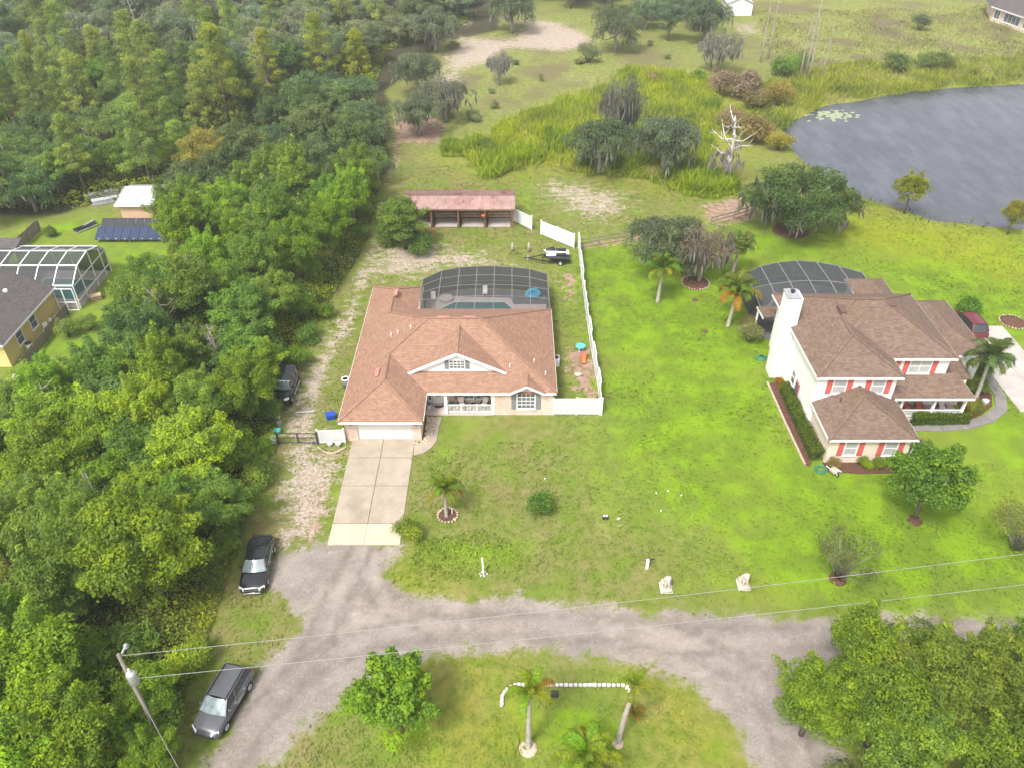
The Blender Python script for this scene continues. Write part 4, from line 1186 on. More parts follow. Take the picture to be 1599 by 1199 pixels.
def clump_leaves(rs, clumps, dens, size, aspect=0.55, upb=0.5, jit=1.0, fill=0.55, sag=0.0):
    """clumps: (centre, radii) -> arrays of leaves lying on and in each clump"""
    Cs, Ns, Ls, Ts = [], [], [], []
    for (c, r) in clumps:
        c, r = np.array(c, float), np.array(r, float)
        area = 4 * math.pi * ((r[0] * r[1] + r[0] * r[2] + r[1] * r[2]) / 3)
        n = max(12, int(dens * area))
        d = rs.normal(size=(n, 3)); d /= np.linalg.norm(d, axis=1, keepdims=True)
        d[:, 2] = np.where((d[:, 2] < -0.25) & (rs.rand(n) < 0.6), -d[:, 2], d[:, 2])
        rad = fill + (1.08 - fill) * np.sqrt(rs.rand(n))
        lump = 1 + 0.22 * np.sin(d[:, 0] * 5 + c[0] * 3) * np.sin(d[:, 1] * 5 + c[1] * 2) * 1.2
        p = c + d * r * (rad * lump)[:, None]
        if sag: p[:, 2] -= sag * rs.rand(n) * (rad - fill)
        nn = d * 0.7 + rs.normal(size=(n, 3)) * jit * 0.6
        nn[:, 2] += upb
        Cs.append(p); Ns.append(nn)
        Ls.append(size * np.exp(rs.normal(size=n) * 0.28))
        ct = rs.rand()
        Ts.append(0.6 * ct + 0.4 * rs.rand(n))
    C, N, L, T = map(np.concatenate, (Cs, Ns, Ls, Ts))
    return C, N, L, L * aspect, T

def crown_clumps(rs, R0, H, zc, n, rmin, rmax, shell=(0.5, 0.85), squash=0.75, low=-0.5):
    out = []
    for k in range(n):
        d = rs.normal(size=3); d /= np.linalg.norm(d)
        d[2] = abs(d[2]) if rs.rand() < 0.72 else max(d[2], low)
        q = rs.uniform(*shell)
        r = rs.uniform(rmin, rmax)
        out.append(((d[0] * R0 * q, d[1] * R0 * q, zc + d[2] * H * q), (r, r * rs.uniform(0.8, 1.2), r * squash)))
    return out

def shoots(rs, R0, H, zc, n):
    """leading shoots that break up the outline of a crown"""
    out = []
    for k in range(n):
        d = rs.normal(size=3); d[2] = abs(d[2]) + 0.25; d /= np.linalg.norm(d)
        for q, r in ((0.85, 0.5), (1.02, 0.38), (1.17, 0.26), (1.28, 0.17)):
            w = d * q; w[2] += 0.06 * (q - 0.85)
            if q > rs.uniform(1.0, 1.4): break
            out.append(((w[0] * R0, w[1] * R0, zc + w[2] * H), (r, r, r * 1.15)))
    return out

def trunk_mb(rs, h, r, clumps, nl=7, bend=0.3, n=7, z_split=0.45):
    mb = MB()
    p0 = Vector((0, 0, -0.15)); bx, by = rs.uniform(-bend, bend), rs.uniform(-bend, bend)
    pts = [p0, Vector((bx * 0.2, by * 0.2, h * 0.2)), Vector((bx * 0.6, by * 0.6, h * 0.5)), Vector((bx, by, h * 0.85))]
    mb.tube(pts, [r * 1.35, r, r * 0.75, r * 0.35], n)
    idx = rs.permutation(len(clumps))[:nl]
    for i in idx:
        c = Vector(clumps[i][0])
        t = min(0.85, max(z_split, (c.z / h) * 0.6))
        s = Vector((bx * t, by * t, h * t))
        m1 = s.lerp(c, 0.5) + Vector((0, 0, -0.12 * (c - s).length)) + Vector(rs.uniform(-0.2, 0.2, 3))
        mb.tube([s, m1, c], [r * 0.45, r * 0.3, r * 0.12], 5)
    return mb

LIB = {}
def lib(name, crown, trunk, moss=None):
    LIB[name] = (crown, trunk, moss)

def make_broad(name, seed, R0=3.0, H=3.2, zc=4.3, n=64, rr=(0.42, 0.85), dens=70, size=0.155, th=6.0, tr=0.16, fill=0.5, low=-0.5, bark='trunk_bark', aspect=0.55):
    rs = np.random.RandomState(seed)
    cl = crown_clumps(rs, R0, H, zc, n, *rr, low=low, shell=(0.4, 0.92)) + shoots(rs, R0, H, zc, 14)
    me = leaf_mesh(name + '_crown', *clump_leaves(rs, cl, dens, size, aspect, fill=fill), MATS['leaf'])
    lib(name, me, trunk_mb(rs, th, tr, cl).mesh(name + '_trunk', MATS[bark], True))

def make_pine(name, seed, h=12.5, n=38, R0=2.1, dens=44):
    rs = np.random.RandomState(seed)
    cl = []
    for k in range(n):
        t = 0.36 + 0.64 * (k + rs.rand() * 0.6) / n
        z = h * t
        rad = R0 * (1 - ((t - 0.36) / 0.66) ** 1.6) * rs.uniform(0.35, 1.0) + 0.1
        a = k * 2.4 + rs.rand()
        r = rs.uniform(0.55, 0.95)
        cl.append(((rad * math.cos(a), rad * math.sin(a), z), (r, r, r * 0.62)))
    me = leaf_mesh(name + '_crown', *clump_leaves(rs, cl, dens, 0.26, 0.26, upb=0.35, jit=0.9, fill=0.25), MATS['leaf'])
    mb = MB()
    mb.tube([(0, 0, -0.2), (0.1, 0, h * 0.4), (0.05, 0.05, h * 0.97)], [0.19, 0.14, 0.03], 7)
    for c, r in cl[::2]:
        z = c[2] - 0.35
        mb.tube([(0.06, 0.02, z - 0.2), (c[0] * 0.9, c[1] * 0.9, c[2] - 0.1)], [0.05, 0.02], 4)
    lib(name, me, mb.mesh(name + '_trunk', MATS['trunk_bark'], True))

def moss_mesh(name, rs, cl, n, length):
    """hanging strands of grey moss"""
    C = []
    for k in range(n):
        c, r = cl[rs.randint(len(cl))]
        a = rs.rand() * 6.28
        C.append((c[0] + r[0] * math.cos(a) * 0.95, c[1] + r[1] * math.sin(a) * 0.95, c[2] - r[2] * rs.uniform(0.1, 0.7)))
    C = np.array(C)
    L = length * rs.uniform(0.5, 1.5, n); C[:, 2] -= L * 0.45
    C[:, 2] = np.maximum(C[:, 2], L * 0.5 + 0.15)
    a = rs.rand(n) * 6.28
    N = np.stack([np.cos(a), np.sin(a), 0.15 * np.ones(n)], 1)
    T = np.tile(np.array([[0.0, 0.0, 1.0]]), (n, 1))
    return leaf_mesh(name, C, N, L, L * 0.13 + 0.05, rs.rand(n), MATS['leaf_soft'], up_t=T)

def make_oak(name, seed, R0=3.9, H=2.6, zc=3.7, n=48, moss=260, dens=44, size=0.18, mlen=1.1, rr=(0.5, 0.95)):
    rs = np.random.RandomState(seed)
    cl = crown_clumps(rs, R0, H, zc, int(n * 1.7), *rr, shell=(0.4, 1.0), low=-0.75)
    me = leaf_mesh(name + '_crown', *clump_leaves(rs, cl, dens, size, 0.5, fill=0.5, sag=0.5), MATS['leaf'])
    lib(name, me, trunk_mb(rs, 5.0, 0.24, cl, 9).mesh(name + '_trunk', MATS['grey_bark'], True), moss_mesh(name + '_moss', rs, cl, moss, mlen) if moss else None)

def make_shrub(name, seed, R0=1.2, H=1.2, n=16, dens=70, size=0.14, rr=(0.4, 0.7), aspect=0.5):
    rs = np.random.RandomState(seed)
    cl = crown_clumps(rs, R0, H, 0.75, n, *rr, shell=(0.3, 0.8), squash=0.9, low=-0.6)
    me = leaf_mesh(name + '_crown', *clump_leaves(rs, cl, dens, size, aspect, fill=0.35), MATS['leaf'])
    mb = MB()
    for c, r in cl[:6]:
        mb.tube([(0, 0, -0.1), (c[0] * 0.4, c[1] * 0.4, c[2] * 0.5), c], [0.05, 0.035, 0.015], 5)
    lib(name, me, mb.mesh(name + '_stems', MATS['trunk_bark'], True))

def make_airy(name, seed, R0=2.0, h=3.6, dens=34, size=0.12, n=34):
    """vase shaped crape-myrtle like small tree with thin, see-through foliage"""
    rs = np.random.RandomState(seed)
    cl = []
    mb = MB()
    for k in range(n):
        a = k * 2.4; q = math.sqrt(rs.rand())
        z = h * (0.55 + 0.45 * rs.rand()) * (1 - 0.18 * q * q)
        c = (R0 * q * math.cos(a), R0 * q * math.sin(a), z)
        cl.append((c, (0.5, 0.5, 0.55)))
        mb.tube([(0.08 * math.cos(a), 0.08 * math.sin(a), -0.1), (c[0] * 0.45, c[1] * 0.45, c[2] * 0.55), c], [0.045, 0.03, 0.01], 4)
    me = leaf_mesh(name + '_crown', *clump_leaves(rs, cl, dens, size, 0.5, fill=0.1, jit=1.0), MATS['leaf'])
    lib(name, me, mb.mesh(name + '_stems', MATS['grey_bark'], True))

for k in range(4): make_broad('broad%d' % k, 10 + k, n=58 + 6 * k, low=-0.8)
make_broad('tall0', 20, R0=2.2, H=4.4, zc=5.4, n=70, rr=(0.4, 0.8), th=8.0, low=-0.7)
make_broad('tall1', 21, R0=2.5, H=4.0, zc=5.0, n=66, rr=(0.42, 0.8), th=7.5, low=-0.7)
make_broad('feather0', 22, R0=2.7, H=2.6, zc=3.9, n=70, rr=(0.38, 0.7), dens=80, size=0.19, aspect=0.30, low=-0.8)
make_broad('feather1', 23, R0=2.9, H=2.9, zc=4.1, n=76, rr=(0.38, 0.7), dens=80, size=0.19, aspect=0.30, low=-0.8)
for k in range(3): make_pine('pine%d' % k, 30 + k, R0=2.2 + 0.25 * k, h=12 + k * 0.8)
for k in range(3): make_oak('oak%d' % k, 40 + k)
make_oak('oak_bare', 44, n=30, moss=620, dens=18, mlen=1.3)
make_oak('oak_big', 45, R0=4.6, H=3.5, zc=4.0, n=64, moss=420, dens=44, mlen=1.5, rr=(0.55, 1.0))
for k in range(3): make_shrub('shrub%d' % k, 50 + k)
make_shrub('round_bush', 54, 0.85, 0.85, n=22, dens=95, size=0.12, rr=(0.35, 0.5))
make_shrub('shrub_fine', 55, 1.25, 1.0, n=24, dens=80, size=0.12, rr=(0.3, 0.5), aspect=0.35)
for k in range(2): make_airy('airy%d' % k, 60 + k)
make_broad('magnolia', 70, R0=2.5, H=2.3, zc=3.3, n=46, rr=(0.45, 0.8), dens=56, size=0.21, th=4.2, tr=0.12, low=-0.8)
make_broad('magnolia_b', 71, R0=2.4, H=2.4, zc=3.2, n=42, rr=(0.5, 0.85), dens=60, size=0.19, th=4.2, tr=0.12, low=-0.8)

def dead_mesh(name, seed, h, spread, mt, nb=12, r=0.2, curl=0.3):
    rs = np.random.RandomState(seed)
    mb = MB()
    top = Vector((rs.uniform(-0.4, 0.4), rs.uniform(-0.4, 0.4), h))
    ax = [Vector((0, 0, -0.2)), Vector((0.1, 0, h * 0.35)), top * 0.7 + Vector((0.2, 0, 0)), top]
    mb.tube(ax, [r * 1.3, r, r * 0.6, r * 0.15], 7)
    for k in range(nb):
        t = 0.35 + 0.6 * (k + rs.rand()) / nb
        s = ax[1].lerp(top, (t - 0.3) / 0.7)
        a = k * 2.4 + rs.rand()
        L = spread * (1.15 - t) * rs.uniform(0.6, 1.3)
        d = Vector((math.cos(a), math.sin(a), rs.uniform(0.1, 0.7)))
        m1 = s + d * L * 0.5 + Vector((0, 0, curl * rs.uniform(-1, 1)))
        e = s + d * L + Vector((rs.uniform(-.3, .3), rs.uniform(-.3, .3), curl * rs.uniform(-0.5, 1.5)))
        mb.tube([s, m1, e], [r * 0.35, r * 0.22, r * 0.05], 5)
        for q in range(3):
            f = m1.lerp(e, 0.3 * q)
            mb.tube([f, f + Vector(rs.uniform(-1, 1, 3)) * L * 0.35 + Vector((0, 0, 0.15 * L))], [r * 0.13, r * 0.03], 4)
    return mb.mesh(name, mt, True)
DEAD = [dead_mesh('bare_branches', 80, 6.5, 3.2, MATS['bleached_wood'], 13, 0.22, 0.5),
        dead_mesh('bare_trunk', 81, 9.0, 1.2, MATS['dead_wood'], 8, 0.14, 0.2),
        dead_mesh('bare_branches_b', 82, 7.0, 3.0, MATS['dead_wood'], 16, 0.13, 0.3)]

# ------------------------------------------------------------------ palms
def frond_mesh(name, seed, L=2.3, n=40, leaf=0.60, droop=1.15, rise=0.55):
    rs = np.random.RandomState(seed)
    mb = MB()
    pts = []
    for k in range(n + 1):
        t = k / n
        ang = rise - droop * 1.7 * t * t
        pts.append((t, ang))
    P = [Vector((0, 0, 0))]
    for k in range(n):
        a = pts[k][1]
        P.append(P[-1] + Vector((math.cos(a), 0, math.sin(a))) * (L / n))
    mb.tube(P[::3], [0.035 * (1 - 0.8 * i / (len(P[::3]) - 1)) for i in range(len(P[::3]))], 4)
    stem = len(mb.f)
    for k in range(4, n + 1):
        t = k / n
        l = leaf * (0.45 + 1.1 * math.sin(math.pi * (0.12 + 0.82 * t)) * 0.6)
        d = (P[k] - P[k - 1]).normalized()
        for s in (-1, 1):
            side = Vector((0, s, 0))
            o = (side * 0.85 + d * 0.6 + Vector((0, 0, 0.12))).normalized()
            m1 = P[k] + o * l * 0.5
            o = (o + Vector(rs.normal(size=3)) * 0.16).normalized(); l *= rs.uniform(0.8, 1.15)
            e = P[k] + o * l + Vector((0, 0, -0.42 * l - 0.16 * rs.rand()))
            wv = d * 0.028
            mb.poly([P[k] - wv, m1 - wv * 1.2, e, m1 + wv * 1.2, P[k] + wv])
    me = mb.mesh(name, MATS['leaf'], False)
    at = me.attributes.new('tint', 'FLOAT', 'POINT')
    at.data.foreach_set('value', rs.rand(len(me.vertices)).astype(np.float32))
    return me
FROND = [frond_mesh('queen_frond_%d' % k, 90 + k, droop=1.0 + 0.18 * k, rise=0.75 - 0.1 * k) for k in range(3)]

def fan_mesh(name, seed, pet=0.9, rad=0.75, n=18):
    rs = np.random.RandomState(seed)
    mb = MB()
    mb.tube([(0, 0, 0), (pet * 0.6, 0, 0.12), (pet, 0, 0.05)], [0.03, 0.022, 0.015], 4)
    c = Vector((pet, 0, 0.05))
    for k in range(n):
        a = R(-125 + 250 * k / (n - 1))
        d = Vector((math.cos(a), math.sin(a), -0.05))
        s = Vector((-d.y, d.x, 0)) * 0.07
        m1 = c + d * rad * 0.6 + Vector((0, 0, 0.05))
        e = c + d * rad * rs.uniform(0.92, 1.1) + Vector((0, 0, -0.28))
        mb.poly([c, m1 - s, e, m1 + s])
    me = mb.mesh(name, MATS['leaf'])
    at = me.attributes.new('tint', 'FLOAT', 'POINT')
    at.data.foreach_set('value', rs.rand(len(me.vertices)).astype(np.float32))
    return me
FAN = [fan_mesh('fan_leaf_%d' % k, 95 + k) for k in range(2)]

def palm(label, base, h, size, n, color, old=None, lean=(0, 0), seed=0, kind='queen', r=0.15, group=None, skirt=0, boot=True):
    rs = random.Random(seed)
    t = thing('palm_tree', label, 'palm', base, 0, group)
    top = Vector((lean[0], lean[1], h))
    MB().tube([(0, 0, -0.15), (0, 0, 0.12), (lean[0] * 0.3, lean[1] * 0.3, h * 0.4), (lean[0] * 0.65, lean[1] * 0.65, h * 0.7), top],
              [r * 1.5, r * 1.15, r, r * 0.9, r * 0.75], 9).build('trunk', MATS['palm_bark'], t, True, local=True)
    if boot:
        MB().tube([top + Vector((0, 0, -0.35)), top + Vector((0, 0, 0.35))], [r * 0.9, r * 0.5], 8).build('crownshaft', MATS['palm_bark'], t, True, local=True)
    for k in range(n):
        a = k * 2.399 + rs.uniform(-0.2, 0.2)
        q = k / max(1, n - 1)
        tilt = -1.05 + 1.45 * q + rs.uniform(-0.1, 0.1)
        if kind == 'fan': tilt = -1.1 + 1.9 * q + rs.uniform(-0.15, 0.15)
        me = (FROND if kind == 'queen' else FAN)[rs.randrange(3 if kind == 'queen' else 2)]
        c = color
        if old and k >= n - skirt: c = old
        c = tuple(v * rs.uniform(0.8, 1.2) for v in c)
        s = size * rs.uniform(0.85, 1.1)
        link('frond', me, t, top + Vector((0, 0, 0.15)), (0, tilt, a), (s, s, s), c)
    return t

def plant(name, kind, label, cat, base, sc, color, rz=None, group=None, zs=None, moss=(0.20, 0.20, 0.165), mossn=True):
    crown, trunk, ms = LIB[kind]
    t = thing(name, label, cat, base, RNG.uniform(0, 6.28) if rz is None else rz, group)
    s = (sc * (1 + 0.0), sc, zs or sc)
    if group == 'trees of the wood on the left': s = (sc * RNG.uniform(0.82, 1.2), sc * RNG.uniform(0.82, 1.2), s[2] * RNG.uniform(0.85, 1.12))
    t.scale = s
    if color[1] < 0.19: color = tuple(min(0.45, c * 1.35) for c in color)
    color = (min(0.42, color[0] * 1.36), min(0.46, color[1] * 1.43), color[2] * 1.45)
    is_shrub = 'shrub' in kind or 'bush' in kind or 'airy' in kind
    link('foliage' if is_shrub else 'crown', crown, t, color=color)
    link('stems' if is_shrub else 'trunk', trunk, t)
    if ms is not None and mossn: link('moss', ms, t, color=moss)['kind'] = 'stuff'
    return t
# ------------------------------------------------------------------ fences and gate
def vinyl_fence(label, pts, h=1.75, pw=2.4, caps=True):
    """white vinyl privacy fence: posts and panels between the given ground points"""
    p0 = Vector((*pts[0], 0))
    t = thing('vinyl_fence', label, 'fence', p0)
    nodes = []
    for a, b in zip(pts[:-1], pts[1:]):
        a, b = Vector((*a, 0)), Vector((*b, 0))
        n = max(1, round((b - a).length / pw))
        nodes += [a.lerp(b, k / n) for k in range(n)]
    nodes.append(Vector((*pts[-1], 0)))
    rs = random.Random(len(nodes))
    for q in nodes:
        ps = MB().box(q.x - 0.065, q.x + 0.065, q.y - 0.065, q.y + 0.065, -0.1, h + 0.10).build('post', MATS['white_vinyl'], t)
        MB().lathe((q.x, q.y, h + 0.10), [(0.10, 0), (0.10, 0.03), (0.01, 0.10)], 4).build('cap', MATS['white_vinyl'], ps)
    for a, b in zip(nodes[:-1], nodes[1:]):
        d = (b - a); L = d.length; d.normalize()
        nr = Vector((-d.y, d.x, 0))
        tl = rs.uniform(-0.05, 0.05)
        m = MB()
        nb = max(4, int(L / 0.28))
        for k in range(nb):
            x0, x1 = 0.07 + (L - 0.14) * k / nb, 0.07 + (L - 0.14) * (k + 1) / nb - 0.012
            m.obox(a, d, (UP + nr * tl).normalized(), nr, x0, x1, 0.06, h - 0.02, -0.018, 0.018)
        m.obox(a, d, (UP + nr * tl).normalized(), nr, 0.06, L - 0.06, h - 0.06, h + 0.03, -0.035, 0.035)
        m.obox(a, d, (UP + nr * tl).normalized(), nr, 0.06, L - 0.06, 0.05, 0.16, -0.035, 0.035)
        m.build('panel', MATS['white_vinyl'], t)
    return t
side = [G2(*p) for p in ((939, 647), (933, 600), (922, 540), (914, 480), (908, 430), (903, 386))]
vinyl_fence('long white vinyl fence running back along the right side of the brick house', side)
vinyl_fence('short white vinyl fence joining the brick house to the fence corner', [(3.62, 54.25), (side[0][0] - 0.15, 54.2)])
vinyl_fence('white vinyl fence slanting from the side fence towards the stable', [(7.3, 85.0), (3.5, 88.5)])
vinyl_fence('short white vinyl fence touching the stable corner', [(2.4, 89.7), (0.25, 92.1)])
vinyl_fence('white fence panel between the garage and the farm gate', [(-14.05, 50.55), (-16.25, 50.4)], 1.45)

gt = thing('farm_gate', 'black metal double gate across the sandy track', 'gate', (-17.9, 50.3, 0))
for (x0, x1) in ((-19.55, -17.95), (-17.85, -16.35)):
    m = MB()
    for z in (0.2, 0.75, 1.2): m.bar((x0, 50.3, z), (x1, 50.3, z), 0.05)
    for x in (x0, x1): m.bar((x, 50.3, 0.15), (x, 50.3, 1.25), 0.06)
    m.build('gate_leaf', MATS['dark_metal'], gt)
for x in (-19.65, -16.28): MB().bar((x, 50.3, -0.1), (x, 50.3, 1.4), 0.1).build('gate_post', MATS['dark_metal'], gt)

def rail_fence(label, pts, h=1.15):
    t = thing('rail_fence', label, 'fence', (*pts[0], 0))
    nodes = []
    for a, b in zip(pts[:-1], pts[1:]):
        a, b = Vector((*a, 0)), Vector((*b, 0))
        n = max(1, round((b - a).length / 2.4)); nodes += [a.lerp(b, k / n) for k in range(n)]
    nodes.append(Vector((*pts[-1], 0)))
    for q in nodes: MB().bar(q - UP * 0.1, q + UP * h, 0.11).build('post', MATS['old_wood'], t)
    for a, b in zip(nodes[:-1], nodes[1:]):
        for z in (0.12, 0.55, 1.0): MB().bar(a + UP * z, b + UP * z, 0.05, 0.14).build('rail', MATS['pale_wood' if z < 0.3 else 'old_wood'], t)
rail_fence('low brown wooden rail fence behind the back lawn', [G2(*p) for p in ((906, 387), (965, 377), (1000, 372))])
rail_fence('brown wooden rail fence between the mossy oaks and the live oak', [G2(*p) for p in ((1110, 352), (1145, 343), (1182, 330))])

def board_fence(label, a, b, h=1.6):
    t = thing('board_fence', label, 'fence', (*a, 0))
    a, b = Vector((*a, 0)), Vector((*b, 0))
    n = round((b - a).length / 2.4)
    d = (b - a).normalized(); nr = Vector((-d.y, d.x, 0))
    for k in range(n + 1):
        q = a.lerp(b, k / n); MB().bar(q - UP * 0.1, q + UP * (h + 0.05), 0.11).build('post', MATS['old_wood'], t)
    nb = int((b - a).length / 0.3)
    for k in range(nb):
        x0 = (b - a).length * k / nb
        MB().obox(a, d, UP, nr, x0 + 0.01, x0 + 0.285, 0.03, h + RNG.uniform(-0.04, 0.04), 0.06, 0.085).build('board', MATS['old_wood'], t)
board_fence('weathered grey board fence along the yellow house', (-45.9, 60.6), (-46.05, 70.4), 1.3)
board_fence('weathered grey board fence beyond the white framed cage', (-57.8, 83.6), (-57.7, 89.2))

# ------------------------------------------------------------------ cars
def wheel_parts():
    m = MB(); n = 20
    def ring(r, x): return [(x, r * math.cos(2 * math.pi * k / n), r * math.sin(2 * math.pi * k / n)) for k in range(n + 1)]
    m.grid([ring(0.20, -0.10), ring(0.31, -0.11), ring(0.34, -0.08), ring(0.34, 0.08), ring(0.31, 0.11), ring(0.20, 0.10)])
    ty = m.mesh('tyre', MATS['rubber'], True)
    m = MB()
    for s in (-1, 1):
        m.grid([ring(0.21, 0.085 * s), ring(0.19, 0.105 * s), ring(0.17, 0.085 * s)])
        for k in range(5):
            a = 2 * math.pi * k / 5
            m.bar((0.09 * s, 0.03 * math.cos(a), 0.03 * math.sin(a)), (0.095 * s, 0.19 * math.cos(a), 0.19 * math.sin(a)), 0.055, 0.02)
        m.poly(ring(0.19, 0.06 * s)[:-1])
    return ty, m.mesh('rim', MATS['chrome'])
TYRE, RIM = wheel_parts()
def car(name, label, cat, loc, rz, L, Wd, paint, prof, gh, wb, wr=1.0, extras=None):
    """prof: stations (fraction of length from the front, bottom z, side z, centre z, width factor); gh: (ya, yb, yc, yd, belt, roof) greenhouse"""
    t = thing(name, label, cat, loc, rz)
    hw = Wd / 2
    m = MB(); rows = []
    for (f, zb, zs, zc, wf) in prof:
        y = -L / 2 + f * L; w = hw * wf
        half = [(w * 0.80, zb), (w * 0.97, zb + 0.07), (w, zb + 0.45 * (zs - zb)), (w * 0.985, zs - 0.10), (w * 0.93, zs), (w * 0.60, (zs + zc) / 2 + 0.012), (0, zc)]
        rows.append([(x, y, z) for x, z in half] + [(-x, y, z) for x, z in half[-2::-1]])
    m.grid(rows)
    m.f.append(tuple(range(len(rows[0])))); k0 = len(rows[0]) * (len(rows) - 1)
    m.f.append(tuple(k0 + k for k in reversed(range(len(rows[0])))))
    body = m.build('body', MATS[paint], t, True, local=True)
    mod = body.modifiers.new('sub', 'SUBSURF'); mod.levels = 1; mod.render_levels = 1
    ya, yb, yc, yd, zbelt, zroof = gh
    bw, rw = hw * 0.90, hw * 0.70
    A = [(-bw, ya, zbelt), (bw, ya, zbelt)]; B = [(-rw, yb, zroof), (rw, yb, zroof)]; C = [(-rw, yc, zroof), (rw, yc, zroof)]; D = [(-bw * 0.94, yd, zbelt), (bw * 0.94, yd, zbelt)]
    def curved(p, q, s, u, bulge, nm, mt):
        mm = MB(); rws = []
        for i in range(5):
            a = Vector(p).lerp(Vector(s), i / 4); b = Vector(q).lerp(Vector(u), i / 4)
            rws.append([a.lerp(b, j / 6) + Vector(bulge) * (1 - (2 * j / 6 - 1) ** 2) for j in range(7)])
        mm.grid(rws)
        return mm.build(nm, MATS[mt], t, True, local=True)
    curved(A[0], A[1], B[0], B[1], (0, -0.10, 0.02), 'windscreen', 'wind_glass')
    curved(B[0], B[1], C[0], C[1], (0, 0, 0.06), 'roof', paint)
    curved(D[1], D[0], C[1], C[0], (0, 0.08, 0.02), 'rear_window', 'car_glass')
    for s in (0, 1):
        sg = -1 if s == 0 else 1
        a, b, c, d = map(Vector, (A[s], B[s], C[s], D[s]))
        for (u0, u1) in ((0.02, 0.36), (0.39, 0.68), (0.71, 0.97)):
            lo0, lo1 = a.lerp(d, u0), a.lerp(d, u1)
            hi0, hi1 = b.lerp(c, max(0, (u0 - 0.03) * 1.03)), b.lerp(c, min(1, u1 * 1.02))
            q = [lo0, lo1, hi1, hi0] if sg < 0 else [lo0, hi0, hi1, lo1]
            MB().poly(q).build('side_window', MATS['car_glass'], t, local=True)
        fr = MB()
        off = Vector((0.012 * sg, 0, 0.012))
        for p, q, w in ((a, b, 0.075), (b, c, 0.085), (c, d, 0.14), (a.lerp(d, 0.375), b.lerp(c, 0.355), 0.05), (a.lerp(d, 0.695), b.lerp(c, 0.695), 0.06)):
            fr.bar(p + off, q + off, w, 0.05)
        fr.build('pillar', MATS[paint], t, local=True)
        my = ya + 0.35
        mi = MB().obox((sg * (bw + 0.02), my, zbelt), (sg, 0, 0), UP, (0, -1, 0), 0.0, 0.2, 0.02, 0.16, -0.06, 0.05)
        mi.build('mirror', MATS[paint], t, local=True, bevel=0.03)
        for yy in (-0.1, 0.85):
            MB().box(sg * hw * 1.0 - 0.02, sg * hw * 1.0 + 0.02, yy - 0.09, yy + 0.09, zbelt - 0.17, zbelt - 0.13).build('door_handle', MATS['chrome'], t, local=True)
        zf = prof[1][2]
        MB().obox((sg * hw * 0.70, -L / 2 + 0.16, zf - 0.02), (sg * 0.80, 0.60, 0), (0, 0.35, 0.93), (sg * 0.5, -0.75, 0.3), -0.22, 0.26, -0.14, 0.08, -0.08, 0.05).build('headlight', MATS['head_lens'], t, local=True, bevel=0.03)
        zr = prof[-2][2]
        MB().obox((sg * hw * 0.83, L / 2 - 0.10, zr - 0.12), (sg, 0, 0), UP, (0, 1, 0), -0.16, 0.10, -0.16, 0.02, -0.1, 0.06).build('tail_light', MATS['tail_lens'], t, local=True, bevel=0.03)
    z0 = prof[1][1]
    MB().box(-hw * 0.55, hw * 0.55, -L / 2 - 0.025, -L / 2 + 0.2, z0 + 0.22, z0 + 0.42).build('grille', MATS['black_trim'], t, local=True)
    MB().box(-hw * 0.5, hw * 0.5, -L / 2 - 0.035, -L / 2 + 0.1, z0 + 0.36, z0 + 0.39).build('grille_bar', MATS['chrome'], t, local=True)
    for sy in (-1, 1):
        for sx in (-1, 1):
            wl_ = link('wheel', TYRE, t, (sx * (hw - 0.09), sy * wb / 2, 0.335 * wr), (0, 0, 0), (1, wr, wr))
            link('rim', RIM, wl_)
    if extras: extras(t, L, hw)
    return t
SEDAN = [(0.0, 0.30, 0.52, 0.54, 0.72), (0.015, 0.24, 0.66, 0.70, 0.88), (0.08, 0.22, 0.74, 0.82, 0.97), (0.2, 0.22, 0.80, 0.90, 1.0), (0.32, 0.22, 0.86, 0.95, 1.0), (0.5, 0.22, 0.90, 0.95, 1.0), (0.75, 0.22, 0.92, 0.97, 1.0), (0.88, 0.22, 0.94, 1.00, 0.98), (0.97, 0.25, 0.92, 0.98, 0.92), (1.0, 0.34, 0.78, 0.82, 0.84)]
SUVP = [(0.0, 0.36, 0.66, 0.70, 0.74), (0.015, 0.27, 0.80, 0.86, 0.90), (0.08, 0.25, 0.90, 1.00, 0.98), (0.2, 0.25, 0.97, 1.07, 1.0), (0.3, 0.25, 1.02, 1.10, 1.0), (0.5, 0.25, 1.06, 1.08, 1.0), (0.78, 0.25, 1.10, 1.12, 1.0), (0.92, 0.27, 1.12, 1.14, 0.98), (0.985, 0.32, 1.05, 1.08, 0.93), (1.0, 0.42, 0.92, 0.95, 0.88)]
def sedan_bits(t, L, hw):
    MB().box(-hw * 0.62, hw * 0.62, -L / 2 - 0.05, -L / 2 + 0.05, 0.27, 0.36).build('front_lip', MATS['chrome'], t, local=True, bevel=0.02)
    MB().box(-hw * 0.72, hw * 0.72, L / 2 - 0.2, L / 2 - 0.04, 0.95, 1.01).build('spoiler', MATS['black_paint'], t, local=True, bevel=0.02)
    for s in (-1, 1): MB().bar((s * hw * 0.93, -0.9, 0.93), (s * hw * 0.93, 1.4, 0.97), 0.03).build('window_strip', MATS['chrome'], t, local=True)
def suv_bits(t, L, hw):
    for s in (-1, 1):
        MB().bar((s * hw * 0.66, -0.5, 1.72), (s * hw * 0.66, 1.7, 1.74), 0.05).build('roof_rail', MATS['black_trim'], t, local=True)
        MB().box(s * hw - 0.03, s * hw + 0.03, -1.0, 1.05, 0.26, 0.40).build('sill', MATS['black_trim'], t, local=True)
    MB().box(0.93 * 1.0, 0.945, 0.0, 0.75, 0.55, 0.80).build('door_panel', MATS['steel_grey'], t, local=True)
q = G(402, 879, 0.6)
